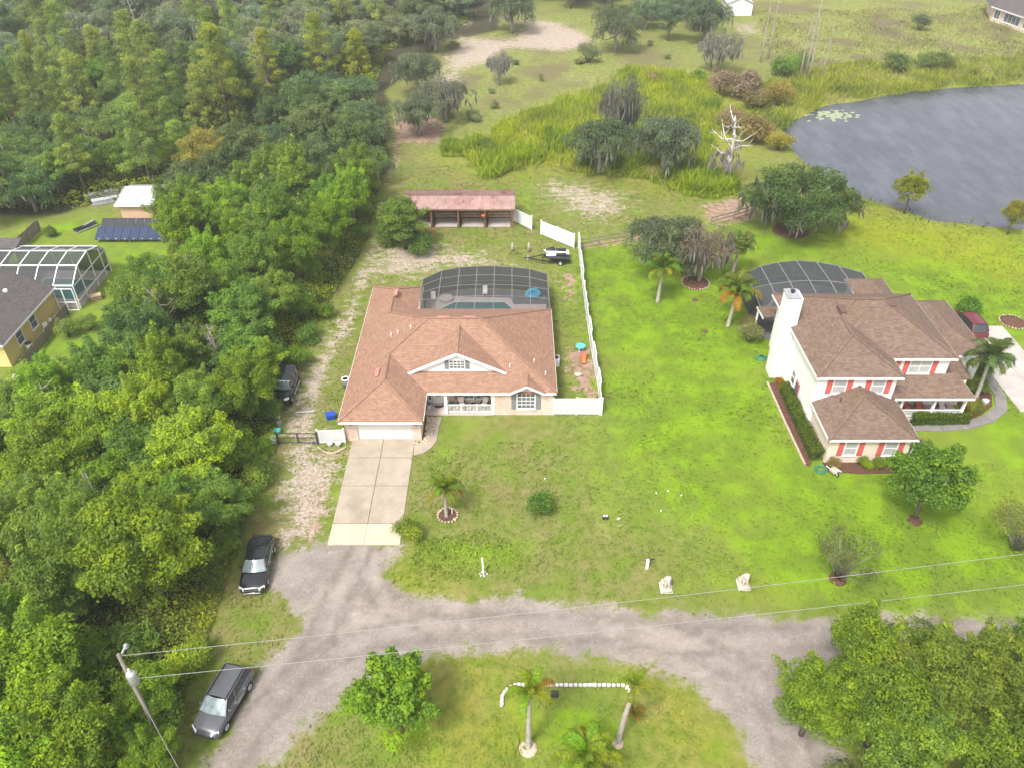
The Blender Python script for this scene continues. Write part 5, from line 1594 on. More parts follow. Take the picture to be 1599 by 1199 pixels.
car('saloon_car', 'black saloon car parked at the wood edge above the road', 'car', (q.x, q.y, 0), math.atan2(0.07, 1), 4.75, 1.86, 'black_paint', SEDAN, (-1.02, -0.30, 0.85, 2.02, 0.95, 1.42), 2.85, 0.98, sedan_bits)
q = G(349, 1092, 0.7)
car('suv', 'dark grey hatchback suv parked at the bottom left verge', 'car', (q.x, q.y, 0), math.atan2(-0.25, 0.97), 4.5, 1.86, 'grey_paint', SUVP, (-1.10, -0.38, 1.72, 2.12, 1.07, 1.66), 2.68, 1.02, suv_bits)
q = G(1523, 514, 1.0)
car('suv', 'red suv standing on the drive behind the white house', 'car', (45.9, 67.6, 0.05), math.pi + 0.05, 4.8, 1.9, 'red_paint', SUVP, (-1.10, -0.38, 1.75, 2.2, 1.09, 1.72), 2.8, 1.05)
def jeep_bits(t, L, hw):
    for s in (-1, 1):
        MB().box(s * hw - (0.0 if s > 0 else 0.16), s * hw + (0.16 if s > 0 else 0.0), -L / 2 + 0.1, -L / 2 + 1.1, 0.82, 0.90).build('fender', MATS['black_trim'], t, local=True)
        MB().bar((s * (hw + 0.05), -0.6, 0.45), (s * (hw + 0.05), 1.3, 0.45), 0.09).build('side_step', MATS['galvanised'], t, local=True)
    MB().bar((-hw * 0.9, -L / 2 - 0.2, 0.62), (hw * 0.9, -L / 2 - 0.2, 0.62), 0.16).build('bumper', MATS['black_trim'], t, local=True)
    MB().box(-hw * 0.8, hw * 0.8, -0.62, -0.5, 1.78, 1.86).build('light_bar', MATS['chrome'], t, local=True)
    for k in range(4):
        x = -0.55 + k * 0.37
        MB().lathe((x, -0.62, 1.80), [(0.06, 0), (0.07, 0.08)], 8).build('lamp', MATS['head_lens'], t, local=True)
JEEPP = [(0.0, 0.42, 0.92, 0.94, 0.66), (0.015, 0.36, 1.0, 1.04, 0.74), (0.2, 0.34, 1.06, 1.10, 0.80), (0.3, 0.34, 1.10, 1.12, 0.95), (0.5, 0.34, 1.12, 1.13, 0.97), (0.9, 0.34, 1.12, 1.13, 0.97), (0.99, 0.36, 1.10, 1.11, 0.95), (1.0, 0.44, 1.0, 1.02, 0.92)]
q = G(447, 604, 0.9)
car('off_road_car', 'black boxy off-road car under the branches beside the sandy track', 'car', (-21.0 + 0.55, q.y + 0.2, 0), -0.03, 4.3, 1.72, 'black_paint', JEEPP, (-0.78, -0.55, 1.85, 2.05, 1.10, 1.80), 2.5, 1.12, jeep_bits)

# ------------------------------------------------------------------ utility pole and wires
up_ = thing('utility_pole', 'wooden utility pole with grey transformer at the bottom left', 'utility pole', (-20.1, 24.0, 0))
MB().tube([(-20.1, 24, -0.3), (-20.1, 24, 9.2)], [0.14, 0.09], 10).build('pole', MATS['old_wood'], up_, True)
tf = MB().lathe((-19.75, 23.75, 7.0), [(0.22, 0), (0.26, 0.06), (0.26, 0.85), (0.22, 0.95), (0.05, 1.02)], 14).build('transformer', MATS['galvanised'], up_, True)
MB().lathe((-19.75, 23.75, 8.0), [(0.05, 0), (0.07, 0.1), (0.04, 0.16), (0.06, 0.22), (0.03, 0.32)], 8).build('bushing', MATS['white_paint'], tf, True)
MB().bar((-20.1, 24, 8.9), (-19.85, 24.35, 9.3), 0.08).build('bracket', MATS['galvanised'], up_)
MB().lathe((-19.8, 24.4, 9.2), [(0.06, 0), (0.16, 0.08), (0.06, 0.14), (0.13, 0.22), (0.04, 0.3)], 10).build('insulator', MATS['steel_grey'], up_, True)
MB().bar((-20.1, 24, 7.3), (-19.75, 23.75, 7.3), 0.07).build('bracket', MATS['galvanised'], up_)
def wire(label, a, b, sag, r=0.016):
    a, b = Vector(a), Vector(b)
    pts = [a.lerp(b, k / 24) - UP * sag * 4 * (k / 24) * (1 - k / 24) for k in range(25)]
    o = MB().tube(pts, r, 6).build('overhead_wire', MATS['wire'], None, True)
    tag(o, label, 'wire', 'overhead wires')
e = G(1599, 858, 8.6); a = Vector((-20.05, 24.05, 9.0)); wire('upper overhead wire crossing above the road and lawn', a, a + (e - a) * 1.35, 0.5)
e = G(1599, 908, 7.2); a = Vector((-19.7, 23.7, 7.5)); wire('lower overhead wire crossing above the gravel road', a, a + (e - a) * 1.35, 0.35)
wire('short service wire running down from the utility pole', (-20.05, 23.9, 6.6), (-14.0, 17.0, 4.0), 0.1, 0.013)

# ------------------------------------------------------------------ small things of the front garden
def stone_mesh(seed):
    rs = np.random.RandomState(seed)
    bm = bmesh.new()
    bmesh.ops.create_icosphere(bm, subdivisions=1, radius=0.5)
    for v in bm.verts: v.co *= rs.uniform(0.75, 1.15)
    me = bpy.data.meshes.new('stone_%d' % seed)
    bm.to_mesh(me); bm.free()
    return me
STONES = [stone_mesh(k) for k in range(4)]
for me in STONES: me.materials.append(MATS['stone_tan'])
WST = [stone_mesh(k + 10) for k in range(3)]
for me in WST: me.materials.append(MATS['stone_white'])
def stones(root, pts, size, lib_, sq=0.7, name='stone'):
    for k, p in enumerate(pts):
        s = size * RNG.uniform(0.75, 1.25)
        link(name, lib_[k % len(lib_)], root, Vector((p[0], p[1], s * sq * 0.25)) - Vector(root.location), (0, 0, RNG.uniform(0, 6)), (s, s * RNG.uniform(0.8, 1.1), s * sq))
rb = thing('rock_bed', 'bed of tan rocks between the garage wall and the front walk', 'rock bed', (-7.2, 52, 0))
MB().prism([G2(*p) for p in ((657, 688), (665, 672), (665, 655), (660, 650), (655, 660))] , -0.05, 0.02).build('bed', MATS['mulch'], rb)
pts = []
for k in range(60):
    y = RNG.uniform(50.4, 53.9); x = -7.5 + RNG.uniform(0.05, 0.75) * (1 if y > 51.3 else 0.9)
    pts.append((x, y))
pts += [(-7.9 + RNG.uniform(-0.3, 0.6), 50.45 + RNG.uniform(-0.15, 0.25)) for _ in range(14)]
stones(rb, pts, 0.26, STONES)
ge = thing('stone_edging', 'curved edging of pale stones and pots in front of the gate panel', 'stone edging', (-15, 49.7, 0))
stones(ge, [(-16.2 + 2.3 * k / 15, 50.0 - 0.75 * math.sin(math.pi * k / 15) - 0.1) for k in range(16)], 0.26, STONES)
for (x, y) in ((-14.55, 50.1), (-15.25, 50.1)):
    MB().lathe((x, y, 0), [(0.14, 0), (0.22, 0.28), (0.24, 0.3), (0.2, 0.3), (0.18, 0.22)], 12).build('pot', MATS['stone_white'], ge)
pr_ = thing('stone_ring', 'ring of pale stones around the young palm', 'stone ring', G(699, 805))
c_ = G(699, 804)
MB().lathe((c_.x, c_.y, -0.02), [(0.72, 0), (0.72, 0.04), (0.3, 0.06)], 18).build('soil', MATS['mulch'], pr_)
stones(pr_, [(c_.x + 0.75 * math.cos(a * math.pi / 9), c_.y + 0.75 * math.sin(a * math.pi / 9)) for a in range(18)], 0.25, STONES)
MB().box(c_.x + 0.3, c_.x + 0.36, c_.y + 0.1, c_.y + 0.16, 0, 0.6).build('marker_stake', MATS['white_paint'], pr_)
# white block edging of the grass island
eb = thing('block_edging', 'row of white scalloped blocks around the planting in the grass island', 'edging', G(880, 1072))
epx = [(784, 1101), (783.5, 1096), (784, 1091), (785, 1086), (787.5, 1081.5), (792, 1077.5), (797.5, 1073.5), (803.5, 1071)]
epx += [(810 + 7.4 * k, 1070 + 0.02 * k) for k in range(23)] + [(979, 1074), (983, 1079), (986.5, 1084)]
bl = MB().box(-0.13, 0.13, -0.1, 0.1, 0, 0.2).mesh('block', MATS['stone_white'])
for k, p in enumerate(epx):
    if k == 13: continue
    w_ = G(*p)
    a_ = math.atan2(0, 1) if 8 <= k < 31 else RNG.uniform(0.9, 1.6)
    o_ = link('block', bl, eb, w_ - Vector(eb.location), (0, RNG.uniform(-0.05, 0.05), a_ + RNG.uniform(-0.1, 0.1)), (RNG.uniform(0.9, 1.08), RNG.uniform(0.9, 1.1), RNG.uniform(0.85, 1.15)))
    mo = o_.modifiers.new('bevel', 'BEVEL'); mo.width = 0.05; mo.segments = 2
def mulch_ring(label, c, r, stone=True, pale=False):
    t = thing('mulch_ring', label, 'mulch bed', (c[0], c[1], 0))
    MB().lathe((c[0], c[1], -0.06), [(r, 0), (r, 0.08), (r * 0.6, 0.12)], 20).build('mulch', MATS['stone_tan' if pale else 'mulch'], t, True)
    if stone:
        n = int(2 * math.pi * r / 0.3)
        stones(t, [(c[0] + r * math.cos(2 * math.pi * k / n), c[1] + r * math.sin(2 * math.pi * k / n)) for k in range(n)], 0.22, STONES)
mulch_ring('mulch ring under the dark magnolia by the white house', G2(1428, 812), 0.55, False)
mulch_ring('mulch ring under the brownish crape myrtle', G2(1308, 903), 0.6, False)
mulch_ring('dark mulch bed under the bottom magnolia', G2(620, 1139), 0.45, False)
mulch_ring('bare soil ring at the foot of the left island palm', G2(825, 1168), 0.55, False, True)
mulch_ring('bare soil ring at the foot of the leaning palm', G2(965, 1160), 0.35, False, True)
mulch_ring('round mulch bed under the mossy oaks', G2(1086, 442), 1.5)
mulch_ring('mulch bed under the big live oak', G2(1235, 360), 2.2, False)
mulch_ring('round rock bed on the far right lawn', G2(1582, 503), 1.3)
for (px, py, lab) in ((1085, 468, 'small brown valve cover in the back lawn near the oaks'), (1101, 517, 'small brown valve cover in the lawn by the orange fronded palm')):
    q = G(px, py)
    tag(MB().lathe((q.x, q.y, -0.02), [(0.3, 0), (0.3, 0.05), (0.2, 0.07)], 14).build('valve_cover', MATS['vent_brown']), lab, 'cover')

# lion statues
def lion_mesh():
    bm = bmesh.new()
    def el(c, r, seg=12):
        mm = Matrix.Translation(c) @ Matrix.Diagonal((r[0], r[1], r[2], 1))
        bmesh.ops.create_uvsphere(bm, u_segments=seg, v_segments=8, radius=1.0, matrix=mm)
    el((0, 0.16, 0.45), (0.19, 0.27, 0.26)); el((0, 0.0, 0.62), (0.17, 0.18, 0.30)); el((0, -0.06, 0.95), (0.20, 0.17, 0.22))
    el((0, -0.16, 1.0), (0.125, 0.13, 0.14)); el((0, -0.28, 0.96), (0.075, 0.08, 0.065))
    for s in (-1, 1):
        el((s * 0.10, -0.14, 0.42), (0.06, 0.07, 0.28)); el((s * 0.10, -0.22, 0.21), (0.07, 0.11, 0.05))
        el((s * 0.19, 0.22, 0.33), (0.10, 0.19, 0.16)); el((s * 0.20, 0.02, 0.21), (0.06, 0.13, 0.05)); el((s * 0.11, -0.08, 1.16), (0.045, 0.03, 0.05))
    bmesh.ops.create_cube(bm, size=1.0, matrix=Matrix.Translation((0, 0.06, 0.09)) @ Matrix.Diagonal((0.56, 0.78, 0.18, 1)))
    me = bpy.data.meshes.new('lion'); bm.to_mesh(me); bm.free()
    me.polygons.foreach_set('use_smooth', [True] * len(me.polygons))
    me.materials.append(MATS['statue'])
    return me
LION = lion_mesh()
for (px, py, lab) in ((1040, 918, 'cream seated lion statue at the lawn edge, left one'), (1161, 914, 'cream seated lion statue at the lawn edge, right one')):
    t = thing('lion_statue', lab, 'statue', G(px, py), 0, 'pair of lion statues')
    link('figure', LION, t, sc=(1.25, 1.25, 1.15))
    MB().box(-0.42, 0.42, -0.42, 0.55, -0.05, 0.06).build('plinth', MATS['stone_white'], t, local=True, bevel=0.02)

t = thing('white_post', 'leaning white post with stones at its foot on the verge', 'post', G(755, 896))
MB().bar((0, 0, -0.1), (-0.06, 0.05, 1.65), 0.11).build('post', MATS['white_paint'], t, local=True)
stones(t, [tuple((G(755, 896) + Vector((0.25 * math.cos(k), 0.2 * math.sin(k), 0))).xy) for k in range(6)], 0.2, WST)
t = thing('mailbox', 'white post with dark arm on the lawn near the left lion', 'mailbox', G(1010, 886))
MB().box(-0.09, 0.09, -0.09, 0.09, -0.1, 0.85).build('post', MATS['white_paint'], t, local=True)
MB().bar((0.05, 0, 0.8), (0.45, 0.12, 0.82), 0.09).build('arm', MATS['dark_metal'], t, local=True)
t = thing('flood_light', 'small dark twin flood light on the lawn', 'flood light', G(945, 809))
MB().box(-0.22, 0.22, -0.15, 0.15, 0, 0.25).build('housing', MATS['dark_metal'], t, local=True, bevel=0.03)
for s in (-1, 1): MB().lathe((s * 0.1, 0.02, 0.25), [(0.09, 0), (0.09, 0.05), (0.02, 0.06)], 10).build('lamp', MATS['head_lens'], t, local=True)
t = thing('rock', 'small pale rock beside the flood light on the lawn', 'rock', G(966, 810)); link('stone', WST[0], t, (0, 0, 0.06), (0, 0, 0), (0.35, 0.3, 0.25))
t = thing('flood_light', 'dark box lamp behind the white block edging', 'flood light', G(866, 1086))
MB().box(-0.22, 0.22, -0.12, 0.14, 0, 0.42).build('housing', MATS['dark_metal'], t, local=True, bevel=0.03)
MB().box(-0.17, 0.17, -0.14, -0.12, 0.08, 0.36).build('lens', MATS['car_glass'], t, local=True)
for k, (px, py, lab) in enumerate(((1025, 770, 'white sprinkler cap on the lawn, left of three'), (1043, 766, 'white sprinkler cap on the lawn, middle of three'), (1064, 773, 'white sprinkler cap on the lawn, right of three'), (851, 747, 'white sprinkler cap above the round bush'), (1032, 797, 'white sprinkler cap below the other three'))):
    q = G(px, py); tag(MB().lathe((q.x, q.y, -0.02), [(0.06, 0), (0.06, 0.07), (0.03, 0.09)], 10).build('sprinkler_cap', MATS['white_paint']), lab, 'sprinkler', 'sprinkler caps')

# bins and the like left of the house
t = thing('storage_box', 'bright blue plastic box in the grass left of the garage', 'box', G(517, 652), 0.25)
MB().box(-0.38, 0.38, -0.28, 0.28, 0, 0.42).build('tub', MATS['blue_plastic'], t, local=True, bevel=0.05)
MB().box(-0.42, 0.42, -0.32, 0.32, 0.42, 0.50).build('lid', MATS['blue_plastic'], t, local=True, bevel=0.03)
t = thing('trash_bin', 'grey round bin with white rim against the left wall of the brick house', 'bin', G(541, 604))
MB().lathe((0, 0, 0), [(0.27, 0), (0.33, 0.85), (0.33, 0.9), (0.22, 0.86)], 16).build('body', MATS['steel_grey'], t, True, local=True)
MB().lathe((0, 0, 0.9), [(0.36, 0), (0.36, 0.07), (0.26, 0.08), (0.25, 0.0)], 16).build('rim', MATS['white_paint'], t, local=True)
for (px, py, m_, lab, s) in ((434, 676, 'teal_plastic', 'turquoise bucket under the branches by the farm gate', 0.3), (434, 652, 'white_paint', 'white bucket under the branches above the farm gate', 0.25), (437, 663, 'steel_grey', 'grey bucket under the branches above the farm gate', 0.25), (426, 690, 'white_vinyl', 'white tub left of the farm gate', 0.4)):
    t = thing('bucket', lab, 'bucket', G(px, py))
    MB().lathe((0, 0, 0), [(s * 0.75, 0), (s, s * 1.3), (s * 0.9, s * 1.3), (s * 0.7, s * 0.3)], 12).build('tub', MATS[m_], t, local=True)
t = thing('plank', 'pale plank lying across the sandy track', 'plank', G(476, 643), 0.1)
MB().box(-0.8, 0.8, -0.08, 0.08, 0, 0.05).build('board', MATS['stone_white'], t, local=True)
# side yard right of the house
t = thing('water_table', 'turquoise topped play table beside the white side fence', 'play table', G(906, 548))
MB().lathe((0, 0, 0.5), [(0.42, 0), (0.5, 0.06), (0.48, 0.14), (0.36, 0.08)], 16).build('basin', MATS['teal_plastic'], t, True, local=True)
for k in range(3): MB().bar((0.3 * math.cos(k * 2.1), 0.3 * math.sin(k * 2.1), 0), (0.25 * math.cos(k * 2.1), 0.25 * math.sin(k * 2.1), 0.52), 0.08).build('leg', MATS['white_paint'], t, local=True)
t = thing('toy_slide', 'orange and red plastic toys against the white side fence', 'toys', G(912, 568))
MB().obox((0, 0, 0.1), (1, 0, 0), (0, 0.85, 0.5), (0, -0.5, 0.85), -0.2, 0.2, -0.1, 0.95, 0, 0.08).build('chute', MATS['orange_plastic'], t, local=True, bevel=0.03)
MB().box(-0.3, 0.35, 0.75, 1.2, 0, 0.6).build('tower', MATS['red_shutter'], t, local=True, bevel=0.05)
for s in (-1, 1): MB().bar((s * 0.28, 0.85, 0.6), (s * 0.28, 0.85, 0.9), 0.07).build('handle', MATS['teal_plastic'], t, local=True)
t = thing('rock', 'pale pink rock beside the right wall of the brick house', 'rock', G(903, 586)); link('stone', WST[1], t, (0, 0, 0.08), (0, 0, 0), (0.8, 0.5, 0.3))
for (px, py, lab) in ((800, 393, 'short pale stump post behind the pool cage, left one'), (825.5, 393, 'short pale stump post behind the pool cage, right one')):
    t = thing('stump_post', lab, 'post', G(px, py))
    MB().tube([(0, 0, -0.1), (0, 0, 0.6), (0.02, 0, 1.1)], [0.17, 0.14, 0.12], 9).build('trunk', MATS['palm_bark'], t, True, local=True)
t = thing('bird_house', 'dark wooden feeder on an orange post beside the stable', 'feeder', G(676, 381))
MB().bar((0, 0, -0.1), (0, 0, 1.6), 0.12).build('post', MATS['terracotta'], t, local=True)
MB().box(-0.3, 0.3, -0.25, 0.25, 1.6, 1.95).build('box', MATS['brown_wood'], t, local=True)
# jet skis on a trailer
tr_ = thing('boat_trailer', 'black double trailer beside the white fence behind the pool', 'trailer', G(866, 408))
m = MB()
for y in (-0.75, 0.75): m.bar((-1.5, y, 0.4), (1.7, y, 0.4), 0.1)
for x in (-1.4, 0, 1.6): m.bar((x, -0.8, 0.4), (x, 0.8, 0.4), 0.1)
m.bar((-1.5, -0.7, 0.4), (-3.0, 0, 0.4), 0.1).bar((-1.5, 0.7, 0.4), (-3.0, 0, 0.4), 0.1).bar((-3.0, 0, 0.42), (-3.6, 0, 0.42), 0.09)
m.build('frame', MATS['black_trim'], tr_, local=True)
MB().tube([(-3.1, 0, 0), (-3.1, 0, 0.75)], 0.06, 8).build('jack', MATS['galvanised'], tr_, local=True)
for y in (-1.05, 1.05):
    wl_ = link('wheel', TYRE, tr_, (0.6, y, 0.3), (0, 0, math.pi / 2), (0.9, 0.85, 0.85)); link('rim', RIM, wl_)
    MB().box(0.15, 1.05, y - 0.14, y + 0.14, 0.62, 0.66).build('mudguard', MATS['black_trim'], tr_, local=True)
def jetski(label, loc, paint):
    t = thing('jet_ski', label, 'jet ski', loc, 0, 'jet skis on the trailer')
    st_ = [(-1.5, 0.10, 0.50, 0.52), (-1.25, 0.30, 0.34, 0.62), (-0.7, 0.50, 0.18, 0.70), (0.2, 0.58, 0.12, 0.62), (1.0, 0.56, 0.12, 0.52), (1.45, 0.50, 0.18, 0.48)]
    m = MB(); rows = []
    for (x, w, zb, zt) in st_: rows.append([(x, 0, zb), (x, w * 0.7, zb + 0.08), (x, w, zb + 0.25), (x, w * 0.9, zt), (x, 0, zt + 0.06), (x, -w * 0.9, zt), (x, -w, zb + 0.25), (x, -w * 0.7, zb + 0.08), (x, 0, zb)])
    m.grid(rows); m.f.append(tuple(range(8))); m.f.append(tuple(reversed([40 + 5 + k for k in range(8)])))
    m.build('hull', MATS[paint], t, True, local=True)
    m = MB(); rows = []
    for (x, w, zt) in ((-1.2, 0.18, 0.70), (-0.7, 0.30, 0.95), (-0.35, 0.24, 1.02), (-0.1, 0.2, 0.85)): rows.append([(x, w, 0.6), (x, w * 0.8, zt), (x, -w * 0.8, zt), (x, -w, 0.6)])
    m.grid(rows).build('cowl', MATS['white_vinyl' if paint == 'black_trim' else 'black_trim'], t, True, local=True)
    MB().box(-0.05, 1.1, -0.19, 0.19, 0.6, 0.88).build('seat', MATS['black_trim'], t, local=True, bevel=0.08)
    MB().bar((-0.35, -0.38, 1.1), (-0.35, 0.38, 1.1), 0.06).build('handlebar', MATS['black_trim'], t, local=True)
b_ = G(866, 408)
jetski('white jet ski on the trailer, farther from the pool', (b_.x + 0.2, b_.y + 0.55, 0.42), 'white_vinyl')
jetski('dark and white jet ski on the trailer, nearer the pool', (b_.x + 0.2, b_.y - 0.6, 0.42), 'black_trim')

# ------------------------------------------------------------------ porch furniture
def armchair(label, loc, rz, frame, cush):
    t = thing('armchair', label, 'chair', loc, rz, 'porch armchairs')
    for x in (-0.3, 0.3):
        for y in (-0.28, 0.28): MB().box(x - 0.025, x + 0.025, y - 0.025, y + 0.025, 0, 0.4).build('leg', MATS[frame], t, local=True)
        MB().box(x - 0.05, x + 0.05, -0.32, 0.32, 0.58, 0.63).box(x - 0.02, x + 0.02, -0.3, -0.26, 0.4, 0.6).build('armrest', MATS[frame], t, local=True)
    MB().box(-0.33, 0.33, -0.32, 0.32, 0.34, 0.40).build('seat_frame', MATS[frame], t, local=True)
    MB().box(-0.27, 0.27, -0.3, 0.25, 0.40, 0.50).build('seat', MATS[cush], t, local=True, bevel=0.04)
    MB().obox((0, 0.30, 0.42), (1, 0, 0), (0, 0.25, 0.97), (0, -0.97, 0.25), -0.28, 0.28, 0.0, 0.55, 0, 0.1).build('backrest', MATS[cush], t, local=True, bevel=0.04)
armchair('black porch armchair with pale cushions, left of the small table', (-4.45, 55.0, 0.12), 0.25, 'dark_metal', 'cushion')
armchair('black porch armchair with pale cushions, right of the small table', (-2.45, 55.0, 0.12), -0.35, 'dark_metal', 'cushion')
t = thing('side_table', 'small dark table between the two porch armchairs', 'table', (-3.4, 54.95, 0.12))
MB().box(-0.25, 0.25, -0.25, 0.25, 0.42, 0.46).build('tabletop', MATS['dark_metal'], t, local=True)
for x in (-0.2, 0.2):
    for y in (-0.2, 0.2): MB().box(x - 0.02, x + 0.02, y - 0.02, y + 0.02, 0, 0.42).build('leg', MATS['dark_metal'], t, local=True)
t = thing('doormat', 'dark half round doormat at the front door', 'doormat', (-6.5, 55.3, 0.12))
MB().prism([(0.42 * math.cos(math.pi + a * math.pi / 8), 0.35 * math.sin(math.pi + a * math.pi / 8)) for a in range(9)], 0.0, 0.025).build('mat', MATS['dark_metal'], t, local=True)
for (x, y, lab, c) in ((-7.35, 55.0, 'white pot with dark plant at the left of the front door', 'white_paint'), (-5.35, 55.1, 'grey pot with plant at the left end of the porch rail', 'steel_grey')):
    t = thing('potted_plant', lab, 'potted plant', (x, y, 0.12))
    MB().lathe((0, 0, 0), [(0.14, 0), (0.22, 0.32), (0.25, 0.34), (0.2, 0.34), (0.18, 0.26)], 12).build('pot', MATS[c], t, local=True)
    m = MB()
    for k in range(16):
        a = k * 2.4; m.poly([(0, 0, 0.28), (0.12 * math.cos(a - 0.3), 0.12 * math.sin(a - 0.3), 0.5), (0.28 * math.cos(a), 0.28 * math.sin(a), 0.55 + 0.1 * math.sin(k)), (0.12 * math.cos(a + 0.3), 0.12 * math.sin(a + 0.3), 0.5)])
    m.build('foliage', MATS['green_hose'], t, local=True)
armchair('red cushioned armchair on the white house porch, left of the rail', (34.5, 54.4, 0.35), 0.2, 'brown_wood', 'red_shutter')
armchair('red cushioned armchair on the white house porch, middle of the rail', (35.6, 54.4, 0.35), -0.2, 'brown_wood', 'red_shutter')
armchair('pale cushioned armchair on the white house porch, right end', (37.6, 54.4, 0.35), -0.2, 'brown_wood', 'cushion')

# ------------------------------------------------------------------ hedges and beds of the white house
def box_hedge(name, label, pts, h, dens, size, color, seed):
    """clipped hedge following a ground polygon"""
    t = thing(name, label, 'hedge', (sum(p[0] for p in pts) / len(pts), sum(p[1] for p in pts) / len(pts), 0))
    rs = np.random.RandomState(seed)
    xs_ = [p[0] for p in pts]; ys_ = [p[1] for p in pts]
    n = int(dens * (max(xs_) - min(xs_)) * (max(ys_) - min(ys_)) * 3)
    x = rs.uniform(min(xs_) - 0.05, max(xs_) + 0.05, n); y = rs.uniform(min(ys_) - 0.05, max(ys_) + 0.05, n)
    d = sdist(x, y, pts)
    top = rs.rand(n) < 0.5
    z = np.where(top, h + 0.12 * rs.normal(size=n) * 0.6 + 0.25 * vnoise(x, y, 1.3, 2, seed), h * rs.rand(n))
    ok = (d > -0.06) & (top | (d < 0.22))
    x, y, z, top = x[ok], y[ok], z[ok], top[ok]
    N = rs.normal(size=(len(x), 3)) * 0.6
    N[:, 2] += np.where(top, 1.0, 0.3)
    L = size * np.exp(rs.normal(size=len(x)) * 0.25)
    me = leaf_mesh(name, np.stack([x, y, z], 1) - np.array(t.location), N, L, L * 0.55, rs.rand(len(x)), MATS['leaf'])
    link('foliage', me, t, color=color)
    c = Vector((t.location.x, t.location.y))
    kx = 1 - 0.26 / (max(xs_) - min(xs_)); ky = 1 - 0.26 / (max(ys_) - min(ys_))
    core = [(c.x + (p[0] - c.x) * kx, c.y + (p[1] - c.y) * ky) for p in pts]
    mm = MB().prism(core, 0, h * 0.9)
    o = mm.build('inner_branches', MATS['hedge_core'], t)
# ------------------------------------------------------------------ woods
C_BRIGHT = (0.185, 0.275, 0.016); C_MID = (0.130, 0.200, 0.024); C_DARK = (0.085, 0.130, 0.030)
C_GREY = (0.145, 0.170, 0.080); C_YEL = (0.24, 0.265, 0.022); C_PINE = (0.190, 0.235, 0.040); C_OLIVE = (0.160, 0.175, 0.05)
def jit(c, k=0.26):
    f = RNG.uniform(1 - k, 1 + k)
    return (c[0] * f * RNG.uniform(0.82, 1.1), c[1] * f, c[2] * f * RNG.uniform(0.85, 1.15))

def inside(x, y, poly):
    return float(sdist(np.array([x]), np.array([y]), poly)[0])

WOOD_A = [(-20.8, 12), (-20.8, 42), (-21.5, 60), (-20.6, 72), (-18.6, 84), (-18.3, 92), (-20.5, 118), (-25, 140), (-26, 168), (-13, 186), (-9, 200), (-9, 222), (-140, 222), (-140, 90), (-76, 88), (-60, 91), (-55, 98), (-41, 98.5), (-41, 92), (-39.5, 84), (-37.5, 70), (-35.5, 61), (-38, 52), (-44, 49.5), (-60, 49), (-60, 12)]
WOOD_B = pxpoly([(930, 30), (990, 22), (1000, 62), (1050, 70), (1095, 82), (1120, 66), (1100, 45), (1092, 8), (1088, -12), (600, -14), (612, 40), (660, 62), (690, 40), (705, 12), (770, 8), (835, 12), (885, 24)])

FOREST = []          # (x, y, radius)
def put(x, y, r):
    for (a, b, c) in FOREST:
        if (a - x) ** 2 + (b - y) ** 2 < (0.5 * (r + c)) ** 2: return False
    FOREST.append((x, y, r)); return True

def forest_kind(x, y):
    u = RNG.random()
    if y < 60:
        if u < 0.45: return 'broad', RNG.uniform(0.85, 1.12), jit(C_BRIGHT if RNG.random() < 0.45 else (C_MID if RNG.random() < 0.6 else C_DARK)), 'near'
        if u < 0.75: return 'feather', RNG.uniform(0.9, 1.15), jit(C_MID), 'near'
        if u < 0.92: return 'tall', RNG.uniform(0.8, 1.0), jit(C_BRIGHT), 'near'
        return 'tall', RNG.uniform(0.8, 1.0), jit(C_MID), 'near'
    if y < 96 and x > -45:
        if u < 0.45: return 'feather', RNG.uniform(0.85, 1.1), jit(C_BRIGHT if RNG.random() < 0.5 else C_MID), 'middle'
        if u < 0.8: return 'broad', RNG.uniform(0.8, 1.05), jit(C_MID if RNG.random() < 0.6 else C_BRIGHT), 'middle'
        return 'tall', RNG.uniform(0.85, 1.1), jit(C_MID), 'middle'
    if x < -58 and y < 118:
        if u < 0.7: return 'oak', RNG.uniform(1.0, 1.3), jit(C_DARK), 'yard'
        return 'broad', RNG.uniform(0.9, 1.2), jit(C_MID), 'yard'
    if y < 142 and -90 < x < -42:
        if u < 0.5: return 'pine', RNG.uniform(0.75, 1.15), jit(C_PINE), 'pine'
        return 'broad', RNG.uniform(0.9, 1.2), jit(C_DARK if RNG.random() < 0.5 else C_MID), 'pine'
    if y < 142 and x >= -42:
        if u < 0.25 and y > 112: return 'pine', RNG.uniform(0.9, 1.1), jit(C_YEL, 0.12), 'pine'
        if u < 0.65: return 'broad', RNG.uniform(1.0, 1.3), jit((0.095, 0.13, 0.04)), 'edge'
        return 'oak', RNG.uniform(0.9, 1.15), jit((0.085, 0.12, 0.04)), 'edge'
    if u < 0.55: return 'oak', RNG.uniform(1.05, 1.5), jit(C_GREY), 'far'  # far crowns: part of the haze is put into the greyer leaf colours
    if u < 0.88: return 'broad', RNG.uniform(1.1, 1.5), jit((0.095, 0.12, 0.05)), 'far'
    return 'pine', RNG.uniform(0.85, 1.05), jit(C_PINE), 'far'

